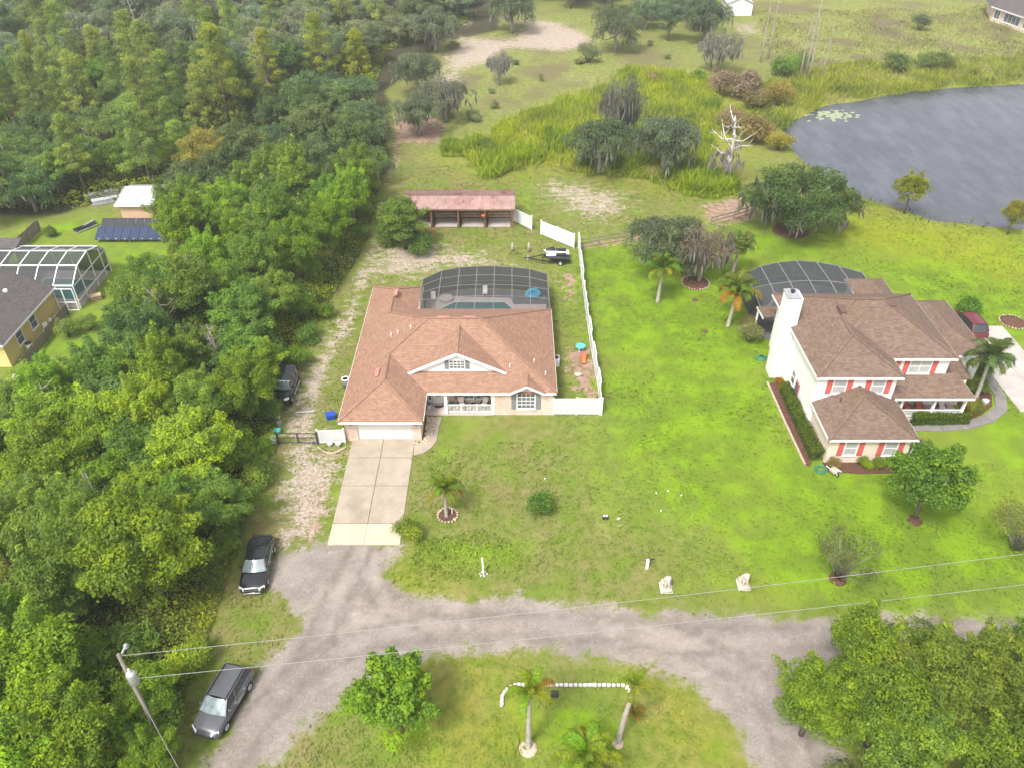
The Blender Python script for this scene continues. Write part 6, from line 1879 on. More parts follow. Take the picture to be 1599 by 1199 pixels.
FOREST_WORD = {
    ('broad', 'near'): 'bushy green broadleaf tree in the thicket beside the gravel road',
    ('feather', 'near'): 'fine leaved green tree in the thicket beside the gravel road',
    ('tall', 'near'): 'slim bright green tree in the thicket beside the gravel road',
    ('feather', 'middle'): 'fine leaved green tree in the wood left of the sandy track',
    ('broad', 'middle'): 'rounded broadleaf tree in the wood left of the sandy track',
    ('tall', 'middle'): 'slim green tree in the wood left of the sandy track',
    ('oak', 'yard'): 'dark spreading oak at the wood edge behind the yellow house',
    ('broad', 'yard'): 'green broadleaf tree at the wood edge behind the yellow house',
    ('pine', 'pine'): 'tall yellow green pine rising behind the small metal roofed shed',
    ('broad', 'pine'): 'dark broadleaf tree among the pines behind the small metal roofed shed',
    ('broad', 'edge'): 'rounded grey green tree at the wood edge left of the rusty stable',
    ('oak', 'edge'): 'spreading grey green oak at the wood edge left of the rusty stable',
    ('pine', 'edge'): 'tall pine at the wood edge left of the rusty stable',
    ('oak', 'far'): 'hazy grey oak in the far wood at the top left',
    ('broad', 'far'): 'hazy grey green broadleaf tree in the far wood at the top left',
    ('pine', 'far'): 'hazy tall pine in the far wood at the top left'}
NAMES = {'broad': 'broadleaf_tree', 'feather': 'broadleaf_tree', 'tall': 'broadleaf_tree', 'oak': 'oak_tree', 'pine': 'pine_tree'}
NVAR = {'broad': 4, 'feather': 2, 'tall': 2, 'oak': 3, 'pine': 3}
SPLIT = {'near': (-27, 38), 'middle': (-28, 78), 'yard': (-72, 108), 'pine': (-56, 120), 'edge': (-30, 112), 'far': (-62, 172)}
def part_of(zn, x, y):
    sx, sy = SPLIT[zn]
    return ', ' + ('back' if y > sy else 'front') + (' left' if x < sx else ' right') + ' part'
def forest_tree(kd, sc, colr, zn, x, y, group):
    k = '%s%d' % (kd, RNG.randrange(NVAR[kd]))
    zs = sc * (RNG.uniform(0.75, 1.1) if kd != 'pine' else 1.0)
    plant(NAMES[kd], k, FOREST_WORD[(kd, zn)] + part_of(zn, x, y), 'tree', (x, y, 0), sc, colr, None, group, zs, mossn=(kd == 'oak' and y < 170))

# the big round tree beside the black saloon and a few others that stand out
NAMED = [
    ('broadleaf_tree', 'broad2', 'large round bright green tree beside the parked black saloon', -23.6, 33.9, 1.28, (0.15, 0.215, 0.012)),
    ('broadleaf_tree', 'broad0', 'bright green tree at the bottom left corner beside the utility pole', -24.0, 22.0, 0.95, (0.16, 0.24, 0.010)),
    ('broadleaf_tree', 'broad1', 'leafy green tree hiding the foot of the utility pole', -19.7, 22.3, 0.52, (0.14, 0.22, 0.012)),
    ('broadleaf_tree', 'broad3', 'low bright green tree between the utility pole and the grey suv', -21.0, 25.8, 0.62, (0.15, 0.24, 0.012)),
    ('broadleaf_tree', 'feather1', 'arching bright green tree overhanging the black off-road car', -22.4, 52.5, 1.0, (0.14, 0.21, 0.012)),
    ('broadleaf_tree', 'tall1', 'slim light green tree in front of the blue solar panels', -36.0, 79.0, 1.0, (0.15, 0.23, 0.010)),
    ('broadleaf_tree', 'feather0', 'bamboo like bright green clump at the wood edge nearest the sandy track', -21.0, 82.0, 1.1, (0.14, 0.23, 0.008)),
    ('broadleaf_tree', 'feather1', 'spreading bright green clump left of the sandy track by the house corner', -23.2, 75.5, 1.15, (0.125, 0.21, 0.010)),
    ('broadleaf_tree', 'broad3', 'yellowing broadleaf tree right of the small metal roofed shed', -40.5, 101.0, 1.1, (0.20, 0.18, 0.03)),
    ('pine_tree', 'pine1', 'tallest yellow green pine in the middle of the wood', -43.5, 122.0, 1.25, (0.16, 0.185, 0.02)),
]
for nm, k, lab, x, y, sc, colr in NAMED:
    FOREST.append((x, y, 4.2 * sc))
    plant(nm, k, lab, 'tree', (x, y, 0), sc, colr)
count = 0
cand = []
for _ in range(9000):
    y = 16 + 200 * RNG.random() ** 0.8
    x = RNG.uniform(-130, -8)
    cand.append((x, y))
NBIG = 0
wd = sdist(np.array([c[0] for c in cand]), np.array([c[1] for c in cand]), WOOD_A)
for (x, y), d in zip(cand, wd):
    px, py = proj(x, y, 5.0)
    if d < 0.6 or px < -60 or px > 1660 or py > 1290 or NBIG >= 285: continue
    kd, sc, colr, zn = forest_kind(x, y)
    r = {'broad': 5.0, 'feather': 4.8, 'tall': 4.2, 'oak': 6.2, 'pine': 4.6}[kd] * sc * (0.64 if y < 100 else (0.86 if y < 142 else 0.98))
    if put(x, y, r):
        forest_tree(kd, sc, colr, zn, x, y, 'trees of the wood on the left')
        NBIG += 1
cand = [(RNG.uniform(-40, 62), RNG.uniform(160, 226)) for _ in range(2600)]
wd = sdist(np.array([c[0] for c in cand]), np.array([c[1] for c in cand]), WOOD_B)
for (x, y), d in zip(cand, wd):
    if d < 0.5: continue
    px, py = proj(x, y, 5.0)
    if py < -40: continue
    oak = RNG.random() < 0.6
    sc = RNG.uniform(0.95, 1.35)
    if put(x, y, 6.6 * sc * 0.9):
        kd = 'oak' if oak else 'broad'
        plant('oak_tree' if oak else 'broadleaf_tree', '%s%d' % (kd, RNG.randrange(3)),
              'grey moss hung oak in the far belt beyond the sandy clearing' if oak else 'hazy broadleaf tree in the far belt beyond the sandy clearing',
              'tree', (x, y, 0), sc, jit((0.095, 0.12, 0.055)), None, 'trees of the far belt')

# undergrowth of the woods: nobody could count it
def undergrowth():
    rs = np.random.RandomState(3)
    n1, n2 = 300000, 190000
    x = np.concatenate([rs.uniform(-48, -16, n1), rs.uniform(-112, -8, n2)])
    y = np.concatenate([rs.uniform(14, 100, n1), rs.uniform(94, 200, n2)])
    d = sdist(x, y, WOOD_A)
    dd = y * _c + CAM_H * _s
    px = 799.5 + FPX * x / dd
    ok = (d > -0.9) & (px > -80)
    x, y, d = x[ok], y[ok], d[ok]
    hgt = (1.3 + 2.4 * vnoise(x, y, 3.5, 3, 4)) * np.clip((d + 1.2) / 2.5, 0.15, 1) * np.where(y < 100, 1.3, 1.0)
    z = np.clip(hgt, 0.15, 3.5) * rs.rand(len(x)) ** 0.45
    N = rs.normal(size=(len(x), 3)) * 0.5; N[:, 2] += 0.8
    L = np.where(y < 96, 0.19, 0.42) * np.exp(rs.normal(size=len(x)) * 0.3)
    tint = np.clip(0.5 + 1.4 * vnoise(x, y, 2.5, 2, 9) + 0.25 * rs.normal(size=len(x)), 0, 1)
    me = leaf_mesh('undergrowth', np.stack([x, y, z], 1), N, L, L * 0.55, tint, MATS['leaf'])
    o = link('undergrowth', me, color=(0.225, 0.30, 0.03))
    tag(o, 'low tangled green undergrowth filling the wood on the left', 'undergrowth', kind='stuff')
undergrowth()

# shrubs along the edge of the wood
edge = [(-20.4, 18.5), (-20.6, 21.5), (-21.0, 25.5), (-20.2, 29.3), (-20.9, 38.5), (-20.6, 42.8), (-20.2, 46.0), (-20.4, 49.5), (-20.9, 53.8), (-20.3, 61.5), (-20.0, 65.5), (-19.2, 70.0), (-18.2, 87.5), (-18.6, 94.0), (-18.9, 101.0), (-18.3, 109.0), (-26.5, 29), (-29.5, 35), (-27.8, 43.5), (-31.5, 48), (-25.2, 40.2), (-28, 25), (-33.5, 54), (-34.0, 60.5), (-33.0, 66.5)]
ORD = 'first second third fourth fifth sixth seventh eighth ninth tenth eleventh twelfth thirteenth fourteenth fifteenth sixteenth'.split()
for k, (x, y) in enumerate(edge):
    plant('shrub', 'shrub%d' % (k % 3), ('low leafy green shrub at the wood edge, %s from the bottom' % ORD[k]) if k < 16 else 'low leafy shrub inside the near left thicket', 'shrub', (x, y, 0), RNG.uniform(0.75, 1.25), jit(C_BRIGHT if k % 2 else C_MID), None, 'shrubs edging the wood')

# taller shrubs that close the gaps between the nearer trees
nsh = 0
for _ in range(4000):
    y = RNG.uniform(18, 96); x = RNG.uniform(-42, -20.5)
    if nsh >= 70 or inside(x, y, WOOD_A) < 0.8: continue
    px, py = proj(x, y, 2.0)
    if px < -30 or py > 1260: continue
    if any((a - x) ** 2 + (b - y) ** 2 < (0.42 * c + 0.35) ** 2 for (a, b, c) in FOREST): continue
    FOREST.append((x, y, 3.2)); nsh += 1
    s = RNG.uniform(1.2, 1.75)
    zn = 'beside the gravel road' if y < 48 else ('left of the black off-road car' if y < 66 else 'left of the sandy track')
    plant('thicket_shrub', 'shrub%d' % RNG.randrange(3), 'tall leafy shrub filling a gap in the thicket ' + zn, 'shrub', (x, y, 0), s, jit(C_MID if RNG.random() < 0.6 else C_BRIGHT), None, 'shrubs inside the wood', s * RNG.uniform(0.9, 1.35))

# ------------------------------------------------------------------ single trees and shrubs of the gardens
plant('magnolia_tree', 'magnolia', 'glossy green magnolia tree in the grass island at the bottom', 'tree', G(620, 1138), 0.98, (0.145, 0.255, 0.012), 1.0)
plant('magnolia_tree', 'magnolia_b', 'dark glossy magnolia tree in front of the white house', 'tree', G(1428, 808), 1.12, (0.085, 0.155, 0.012), 2.0)
plant('crape_myrtle', 'airy0', 'thin brownish crape myrtle in a mulch ring by the overhead wire', 'tree', G(1308, 902), 1.05, (0.095, 0.112, 0.03), 0.3)
plant('crape_myrtle', 'airy1', 'thin green crape myrtle at the right edge of the lawn', 'tree', G(1585, 858), 1.1, (0.14, 0.15, 0.03), 0.9)
plant('round_bush', 'round_bush', 'clipped round dark green bush alone on the front lawn', 'bush', G(845, 800), 1.18, (0.065, 0.125, 0.014), 0)
plant('shrub', 'shrub0', 'leafy shrub at the bottom right corner of the driveway', 'shrub', G(637, 838), 0.85, (0.13, 0.17, 0.015), 0)
plant('oak_tree', 'tall1', 'dense dark green tree in front of the rusty stable', 'tree', (-12.6, 84.8, 0), 1.12, (0.095, 0.145, 0.018), 0.7, zs=0.66)
plant('shrub', 'shrub2', 'dark bushy shrub at the foot of the tree by the stable', 'shrub', (-10.9, 83.6, 0), 1.4, (0.065, 0.115, 0.015), 0.2)
plant('shrub', 'shrub1', 'broad bushy shrub left of the tree by the stable', 'shrub', (-14.4, 86.0, 0), 1.5, (0.08, 0.12, 0.018), 0.2)
plant('oak_tree', 'oak0', 'brownish moss draped oak in the back garden behind the palms', 'tree', G(1072, 437) + Vector((-2.2, 1.8, 0)), 1.2, (0.085, 0.105, 0.045), 0.4, zs=1.0)
plant('oak_tree', 'oak_bare', 'half bare oak hung with grey moss in a round mulch bed', 'tree', G(1092, 440), 0.85, (0.13, 0.10, 0.065), 1.4, zs=1.05, moss=(0.25, 0.22, 0.19))
plant('oak_tree', 'oak_big', 'big dark live oak with hanging moss beside the lake', 'tree', G(1237, 364), 1.42, (0.050, 0.086, 0.018), 0.2, zs=1.05, moss=(0.17, 0.17, 0.13))
plant('cypress_tree', 'feather0', 'small yellow green tree at the lake shore', 'tree', G(1412, 333), 0.82, (0.215, 0.23, 0.010), 0.2, zs=0.78)
plant('cypress_tree', 'feather1', 'small yellow tree by the lake at the right edge', 'tree', G(1573, 366), 0.56, (0.22, 0.21, 0.015), 0.2, zs=0.6)
plant('oak_tree', 'oak1', 'rounded grey green oak in the tall marsh grass', 'tree', G(935, 272), 1.18, (0.075, 0.10, 0.042), 0.2)
plant('oak_tree', 'oak2', 'wide grey green oak near the white dead tree', 'tree', G(1035, 272), 1.28, (0.088, 0.112, 0.055), 2.2)
plant('oak_tree', 'oak_bare', 'tall thin moss hung oak standing up behind the marsh oaks', 'tree', G(965, 240), 0.85, (0.10, 0.10, 0.06), 2.2, zs=1.75)
plant('oak_tree', 'oak1', 'moss draped oak beside the sandy opening, nearest of three', 'tree', G(655, 212), 1.0, (0.10, 0.12, 0.06), 1.2)
plant('oak_tree', 'oak_bare', 'grey oak heavy with moss beside the sandy opening', 'tree', G(697, 190), 1.1, (0.11, 0.115, 0.065), 0.5)
plant('oak_tree', 'oak2', 'grey green oak behind the moss heavy oak at the clearing', 'tree', G(655, 150), 1.15, (0.095, 0.115, 0.055), 2.5)
plant('oak_tree', 'oak_bare', 'small dead looking oak covered in pale moss in the clearing', 'tree', G(780, 132), 0.62, (0.16, 0.15, 0.11), 2.5, zs=0.9, moss=(0.30, 0.29, 0.25))
plant('oak_tree', 'oak0', 'dark oak standing alone at the top of the sandy clearing', 'tree', G(800, 52), 1.35, (0.09, 0.115, 0.05), 1.0)
plant('oak_tree', 'oak1', 'grey oak on the left rim of the sandy clearing', 'tree', G(680, 82), 1.3, (0.10, 0.12, 0.06), 1.0)
plant('oak_tree', 'oak2', 'round oak at the right rim of the sandy clearing', 'tree', G(960, 82), 1.3, (0.09, 0.11, 0.05), 1.0)
plant('oak_tree', 'oak_bare', 'thin pale oak right of the far tree belt', 'tree', G(1120, 112), 1.1, (0.14, 0.135, 0.09), 1.0, moss=(0.27, 0.26, 0.22))
plant('shrub', 'shrub_fine', 'small grey green bush in the middle of the clearing', 'shrub', G(918, 98), 2.2, (0.12, 0.14, 0.06), 1.0)
plant('shrub', 'round_bush', 'weeping clipped green bush beside the red car', 'bush', G(1507, 497), 1.55, (0.07, 0.145, 0.012), 1.0)
plant('shrub', 'shrub_fine', 'lone dark bush in the far field beyond the lake', 'bush', G(1435, 48), 2.0, (0.09, 0.11, 0.05), 1.0)
# brown and yellowing lake side bushes
for k, (px, py, s, c, lab) in enumerate([
        (1125, 150, 3.0, (0.17, 0.12, 0.075), 'reddish brown thicket bush at the left end of the marsh shore'),
        (1165, 152, 3.2, (0.16, 0.115, 0.07), 'brown dry bush between the dead poles and the marsh'),
        (1215, 165, 2.7, (0.20, 0.165, 0.03), 'yellow brown bush at the lake tip'),
        (1180, 170, 2.2, (0.15, 0.13, 0.04), 'olive brown bush in front of the brown thicket'),
        (1140, 205, 2.6, (0.185, 0.135, 0.065), 'tan round bush above the white dead tree'),
        (1180, 222, 2.6, (0.18, 0.14, 0.04), 'brown yellow bush right of the white dead tree'),
        (1215, 235, 2.2, (0.21, 0.18, 0.02), 'golden bush at the shore above the live oak'),
        (1305, 318, 1.9, (0.20, 0.19, 0.02), 'yellow green bush behind the live oak'),
        (1330, 330, 1.3, (0.21, 0.19, 0.02), 'low golden shrub right of the live oak'),
        (1225, 118, 2.6, (0.10, 0.17, 0.02), 'bright green bush by the tall bare poles'),
        (1250, 110, 2.2, (0.10, 0.15, 0.03), 'green bush behind the tall bare poles'),
        (1400, 112, 2.4, (0.10, 0.135, 0.03), 'rounded green bush on the far lake shore, left one'),
        (1447, 108, 2.3, (0.105, 0.14, 0.03), 'rounded green bush on the far lake shore, middle one'),
        (1470, 106, 2.0, (0.10, 0.13, 0.03), 'rounded green bush on the far lake shore, right one'),
        (1520, 118, 1.4, (0.15, 0.17, 0.02), 'small yellow green bush on the far lake shore')]):
    plant('lakeside_bush', 'shrub%d' % (k % 3) if k % 2 else 'shrub_fine', lab, 'bush', G(px, py), s * 0.95, c, None, None, s * RNG.uniform(0.7, 0.9))

# low scrub scattered over the clearing
for k in range(18):
    for _ in range(20):
        px, py = RNG.uniform(630, 1150), RNG.uniform(40, 240)
        q = G(px, py)
        if inside(q.x, q.y, CLEARING) > 1.0: break
    plant('scrub_bush', ['shrub0', 'shrub_fine', 'shrub2'][k % 3], 'low scrubby bush scattered over the sandy clearing', 'bush', q, RNG.uniform(0.5, 1.25), jit((0.19, 0.20, 0.075), 0.2), None, 'scrub of the clearing', RNG.uniform(0.4, 0.8))
# trees at the bottom right corner
for k, (x, y, kd, sc, c, lab) in enumerate([
        (17.0, 25.6, 'broad1', 0.80, (0.17, 0.255, 0.014), 'fresh green tree nearest the gravel fork at the bottom right'),
        (19.9, 27.6, 'tall0', 0.84, (0.17, 0.25, 0.014), 'slim tree standing up at the left of the bottom right thicket'),
        (20.6, 24.9, 'broad3', 0.92, (0.16, 0.24, 0.014), 'rounded fresh green tree filling the left of the bottom right thicket'),
        (23.4, 26.6, 'feather1', 1.10, (0.165, 0.225, 0.02), 'large feathery green tree in the bottom right thicket'),
        (27.4, 26.4, 'feather0', 1.06, (0.18, 0.235, 0.02), 'feathery yellow green tree left of the vine clad snag'),
        (30.6, 24.4, 'broad3', 1.05, (0.12, 0.19, 0.03), 'dark green tree at the right edge of the bottom right thicket'),
        (31.0, 28.4, 'tall1', 0.75, (0.115, 0.19, 0.025), 'vine clad snag rising above the bottom right thicket'),
        (21.0, 22.4, 'broad0', 0.85, (0.13, 0.20, 0.02), 'dark green tree low in the bottom right thicket'),
        (25.6, 21.0, 'broad2', 0.92, (0.16, 0.235, 0.015), 'rounded tree on the bottom edge of the right thicket'),
        (29.8, 20.2, 'broad1', 0.90, (0.19, 0.28, 0.012), 'bright yellow green tree in the bottom right corner'),
        (18.2, 20.8, 'shrub0', 1.7, (0.11, 0.13, 0.03), 'scraggly shrub beside the gravel at the bottom right')]):
    plant('broadleaf_tree' if k < 10 else 'shrub', kd, lab, 'tree' if k < 10 else 'shrub', (x, y - 0.8, 0), sc, tuple(v * 0.86 for v in c))

# ------------------------------------------------------------------ dead trees
def dead(label, me, base, s, rz=0, rx=0, part='branches', zs=None):
    t = thing('dead_tree', label, 'dead tree', base, rz)
    link(part, me, t, rot=(rx, 0, 0), sc=(s, s, zs or s))
    return t
dt = dead('bleached white dead tree with twisted limbs near the lake', DEAD[0], G(1132, 285), 1.5, 0.4, zs=1.4)
rs_ = np.random.RandomState(77)
(lambda o: o.__setitem__('kind', 'stuff'))(link('moss', moss_mesh('dead_moss', rs_, [((rs_.uniform(-2, 2), rs_.uniform(-2, 2), rs_.uniform(3, 6.5)), (0.5, 0.5, 0.5)) for _ in range(12)], 170, 1.3), dt, color=(0.30, 0.28, 0.24)))
dead('fallen leaning bare tree beside the yellow house yard', DEAD[2], (-32.6, 63.5, 0), 1.15, 0.3, 0.18)
dead('bare branched tree in the thicket at the left edge', DEAD[2], (-37.5, 49.5, 0), 1.0, 2.0, 0.1)
dead('second bare tree in the wood beside the pale clearing', DEAD[2], (-31.5, 70.5, 0), 1.05, 2.4, -0.1)
for k, (x, y, s, lab) in enumerate(((-29.5, 39.5, 0.9, 'grey bare snag in the thicket left of the large round tree'), (-26.2, 58.0, 1.0, 'thin bare tree in the thicket below the black off-road car'), (-35.5, 46.0, 0.95, 'pale bare tree near the left edge of the thicket'), (-29.0, 88.0, 1.15, 'pale bare tree in the wood left of the stable'), (-52.0, 108.0, 1.3, 'bare pale trunk behind the small metal roofed shed'), (-40.0, 135.0, 1.6, 'bare grey crown beside the tallest pine'))):
    dead(lab, DEAD[2], (x, y, 0), s, k * 1.1, 0.12 * (k % 3 - 1))
dead('bleached bare tree top in the far wood', DEAD[2], (-66, 150, 0), 1.9, 1.0)
for k, (px, py, s, c) in enumerate([(1187, 98, 1.3, 0), (1199, 92, 1.55, 1), (1249, 122, 1.2, 2), (1257, 120, 1.55, 3), (1262, 124, 1.2, 4), (1282, 124, 1.15, 5)]):
    dead(['orange brown dead pole tree, leftmost above the marsh', 'tall orange brown dead pole beside the sand patch', 'thin white dead trunk, left of the cluster by the lake',
          'tallest white dead trunk in the cluster by the lake', 'short white dead trunk in the cluster by the lake', 'white dead trunk, rightmost of the cluster by the lake'][c],
         DEAD[1], G(px, py), s * 0.75, k * 1.3, 0.02 * (k % 3 - 1), 'trunk', s)

# ------------------------------------------------------------------ palms
PG = (0.155, 0.245, 0.010); PO = (0.30, 0.22, 0.015)
palm('tall palm with white trunk and yellowing fronds, left one in the grass island', G(825, 1166), 5.6, 0.74, 10, (0.19, 0.31, 0.012), PO, (0, 0), 1, skirt=2)
palm('palm with leaning pale trunk and few fronds beside the orange plant', G(965, 1158), 5.6, 0.5, 8, (0.20, 0.27, 0.015), PO, (0.45, 0.1), 2, skirt=0)
palm('short leafy palm at the bottom edge of the grass island', G(912, 1212), 1.7, 0.98, 20, (0.18, 0.30, 0.012), PO, (0, 0), 3, skirt=2)
palm('young palm in a ring of stones on the front lawn', G(697, 806), 2.6, 0.75, 14, (0.16, 0.24, 0.015), PO, (0, 0), 4, skirt=2, r=0.12)
palm('queen palm on the back lawn in front of the mossy oaks', G(1027, 471), 3.6, 1.05, 15, (0.12, 0.20, 0.012), (0.27, 0.24, 0.01), (0.1, 0), 5, skirt=5, r=0.18)
palm('queen palm with orange old fronds at the corner of the white house', G(1137, 509), 3.7, 1.15, 17, (0.125, 0.20, 0.012), (0.33, 0.19, 0.015), (0.25, 0), 6, skirt=5, r=0.18)
palm('fan palm behind the queen palms next to the mossy oaks', G(1143, 430), 3.9, 1.05, 26, (0.16, 0.22, 0.03), None, (0.3, 0), 7, 'fan', r=0.17)
palm('feathery grey green palm in the white house front bed', (41.6, 56.2, 0), 4.2, 1.15, 18, (0.105, 0.155, 0.035), None, (-0.2, 0), 8, r=0.16)
palm('small fan palm under the trees by the fence corner of the yellow house', (-43.0, 55.6, 0), 0.8, 0.9, 12, (0.09, 0.15, 0.02), None, (0, 0), 9, 'fan', r=0.1)
for k, (px, py) in enumerate([(118, 712), (205, 690), (270, 760)]):
    palm('saw palmetto fan clump under the trees of the left thicket', G(px, py, 0), 0.5, 1.2, 14, (0.11, 0.17, 0.02), None, (0, 0), 20 + k, 'fan', r=0.1, group='palmettos in the thicket')

def spiky(label, base, n, L, c1, c2, seed):
    rs = np.random.RandomState(seed)
    t = thing('spiky_plant', label, 'plant', base)
    for col_, k0 in ((c1, 0), (c2, 1)):
        mb = MB()
        for k in range(n):
            a = rs.rand() * 6.28; e = rs.uniform(0.25, 1.2)
            d = Vector((math.cos(a) * math.cos(e), math.sin(a) * math.cos(e), math.sin(e)))
            s = Vector((-math.sin(a), math.cos(a), 0)) * 0.035
            m1 = d * L * 0.55; q = d * L + Vector((0, 0, -0.25 * L))
            mb.poly([(0, 0, 0.02), m1 - s, q, m1 + s])
        me = mb.mesh('blades', MATS['leaf'])
        at = me.attributes.new('tint', 'FLOAT', 'POINT'); at.data.foreach_set('value', rs.rand(len(me.vertices)).astype(np.float32))
        link('leaves', me, t, color=col_)
spiky('orange and green spiky plant beside the leaning palm', G(990, 1112), 60, 0.85, (0.36, 0.20, 0.012), (0.14, 0.20, 0.02), 5)
spiky('orange flowering spiky plant at the end of the front hedge', (40.3, 54.1, 0), 40, 0.7, (0.40, 0.15, 0.02), (0.14, 0.17, 0.02), 6)

# ------------------------------------------------------------------ marsh grass, reeds, weeds
def blades(name, label, polys, n, h, w, color, seed, edge=6.0):
    rs = np.random.RandomState(seed)
    out = []
    for poly, share in polys:
        xs_ = [p[0] for p in poly]; ys_ = [p[1] for p in poly]
        m_ = int(n * share)
        x = rs.uniform(min(xs_), max(xs_), m_); y = rs.uniform(min(ys_), max(ys_), m_)
        d = sdist(x, y, poly) + edge * vnoise(x, y, 5, 3, seed)
        ok = (d > 0) & (rs.rand(m_) < 0.12 + 0.88 * np.clip(0.5 + 2.6 * vnoise(x, y, 4, 3, seed + 1), 0, 1))
        out.append(np.stack([x[ok], y[ok]], 1))
    p = np.concatenate(out)
    m_ = len(p)
    hh = h * np.exp(rs.normal(size=m_) * 0.25) * (1 + 0.9 * vnoise(p[:, 0], p[:, 1], 6, 3, seed + 2))
    a = rs.rand(m_) * 6.28
    N = np.stack([np.cos(a), np.sin(a), 0.35 + 0.2 * rs.rand(m_)], 1)
    T = np.stack([0.35 * rs.normal(size=m_), 0.35 * rs.normal(size=m_), np.ones(m_)], 1)
    tint = np.clip(0.5 + 1.3 * vnoise(p[:, 0], p[:, 1], 4, 3, seed + 3) + 0.2 * rs.normal(size=m_), 0, 1)
    C = np.stack([p[:, 0], p[:, 1], hh * 0.42 - 0.05], 1)
    me = leaf_mesh(name, C, N, hh, w * (0.7 + 0.6 * rs.rand(m_)), tint, MATS['leaf_soft'], up_t=T)
    return tag(link(name, me, color=color), label, 'grass', kind='stuff')
MARSH = pxpoly([(685, 242), (740, 225), (800, 195), (900, 152), (985, 108), (1100, 125), (1130, 170), (1110, 215), (1130, 255), (1160, 290), (1070, 300), (1040, 285), (900, 272), (850, 262), (770, 278), (740, 262)])
SHORE = pxpoly([(1150, 175), (1200, 125), (1300, 105), (1450, 95), (1640, 85), (1640, 128), (1500, 136), (1400, 145), (1290, 165), (1235, 187), (1220, 205), (1190, 190)])
SHORE2 = pxpoly([(1240, 245), (1290, 272), (1330, 298), (1385, 316), (1450, 338), (1560, 352), (1640, 360), (1640, 368), (1540, 360), (1440, 350), (1370, 328), (1300, 300), (1240, 265)])
blades('marsh_grass', 'tall yellow green marsh grass between the stable and the lake', [(MARSH, 1.0)], 230000, 1.2, 0.08, (0.27, 0.36, 0.014), 11)
blades('shore_grass', 'green grass belt along the far lake shore', [(SHORE, 1.0)], 100000, 1.0, 0.09, (0.24, 0.30, 0.018), 12)
blades('shore_reeds', 'thin reeds along the near lake shore', [(SHORE2, 1.0)], 3500, 0.8, 0.12, (0.15, 0.16, 0.03), 13, 1.0)
for k in range(16):
    for _ in range(30):
        px, py = RNG.uniform(700, 1150), RNG.uniform(120, 290)
        q = G(px, py)
        if inside(q.x, q.y, MARSH) > 1.0: break
    plant('marsh_shrub', 'shrub%d' % (k % 3), 'low green shrub growing in the marsh grass', 'shrub', q, RNG.uniform(0.9, 1.6), jit((0.13, 0.20, 0.016) if k % 3 else (0.16, 0.14, 0.04)), None, 'shrubs in the marsh', RNG.uniform(0.6, 1.1))
CLUMP = [pxpoly(p) for p in ([(740, 255), (770, 240), (830, 235), (850, 255), (800, 270), (755, 282)], [(690, 230), (720, 222), (760, 228), (740, 245), (700, 245)],
         [(1060, 285), (1090, 285), (1150, 290), (1155, 310), (1100, 308), (1065, 300)], [(850, 220), (890, 215), (900, 235), (860, 245)])]
blades('tall_grass_clumps', 'thick bright green clumps of tall grass at the marsh rim', [(p, 0.25) for p in CLUMP], 70000, 1.7, 0.11, (0.21, 0.32, 0.012), 14)
blades('dry_stalks', 'dry tan stalks standing among the marsh grass', [(MARSH, 0.6), (SHORE, 0.4)], 14000, 1.4, 0.06, (0.33, 0.26, 0.12), 17)
FARF = pxpoly([(1180, 20), (1640, 5), (1640, 90), (1400, 95), (1220, 120), (1190, 70)])
blades('field_weeds', 'rough weeds of the far field beyond the lake', [(FARF, 1.0)], 30000, 0.5, 0.14, (0.24, 0.26, 0.06), 15)
WEEDY = pxpoly([(640, 838), (740, 830), (830, 852), (815, 892), (740, 905), (640, 890)])
blades('weed_patch', 'bright green weed patch beside the road and driveway', [(WEEDY, 1.0)], 2600, 0.16, 0.14, (0.22, 0.33, 0.012), 16, 2.0)

def lawn_tufts():
    """short turf over the nearer grass, coloured by the same soil and grass zones as the ground"""
    rs = np.random.RandomState(21)
    n = 150000
    y = 18 + 92 * rs.rand(n) ** 1.4; x = rs.uniform(-24, 62, n)
    dd = y * _c + CAM_H * _s
    px = 799.5 + FPX * x / dd
    road, sand, lush, dirt, yel, wood, field, lake, tr = masks(x, y)
    bare = np.maximum(np.maximum(road * 1.6, sand * 1.1), dirt * 0.9)
    ok = (px < 1640) & (lake < -0.5) & (rs.rand(n) > bare) & (wood < 0.5)
    for (x0, x1, y0, y1) in ((-14.2, 3.8, 50.6, 76), (-13.6, -8.1, 39, 51), (25, 44, 48, 77), (44.8, 61, 54, 68.5), (-13.5, 0.4, 90, 94), (23.5, 32.4, 46.8, 59)):
        ok &= ~((x > x0) & (x < x1) & (y > y0) & (y < y1))
    x, y = x[ok], y[ok]
    A = np.stack([sand[ok] * 0, road[ok] * 0, lush[ok], dirt[ok] * 0.4], -1); B = np.stack([yel[ok], wood[ok], field[ok], np.ones(len(x))], -1)
    m_ = len(x)
    hh = (0.075 + 0.07 * np.clip(0.5 + 2 * vnoise(x, y, 3, 3, 30), 0, 1)) * np.exp(rs.normal(size=m_) * 0.3)
    a = rs.rand(m_) * 6.28
    N = np.stack([np.cos(a), np.sin(a), np.full(m_, 2.2)], 1)
    T = np.stack([rs.normal(size=m_), rs.normal(size=m_), np.ones(m_)], 1)
    C = np.stack([x, y, hh * 0.35 - 0.02], 1)
    me = leaf_mesh('turf', C, N, hh * 1.6, hh * 0.8, rs.rand(m_), MATS['ground'], up_t=T)
    zone_attrs(me, np.repeat(A, 4, 0), np.repeat(B, 4, 0))
    tag(link('turf', me), 'short rough turf of the lawns and verges', 'grass', kind='stuff')
lawn_tufts()

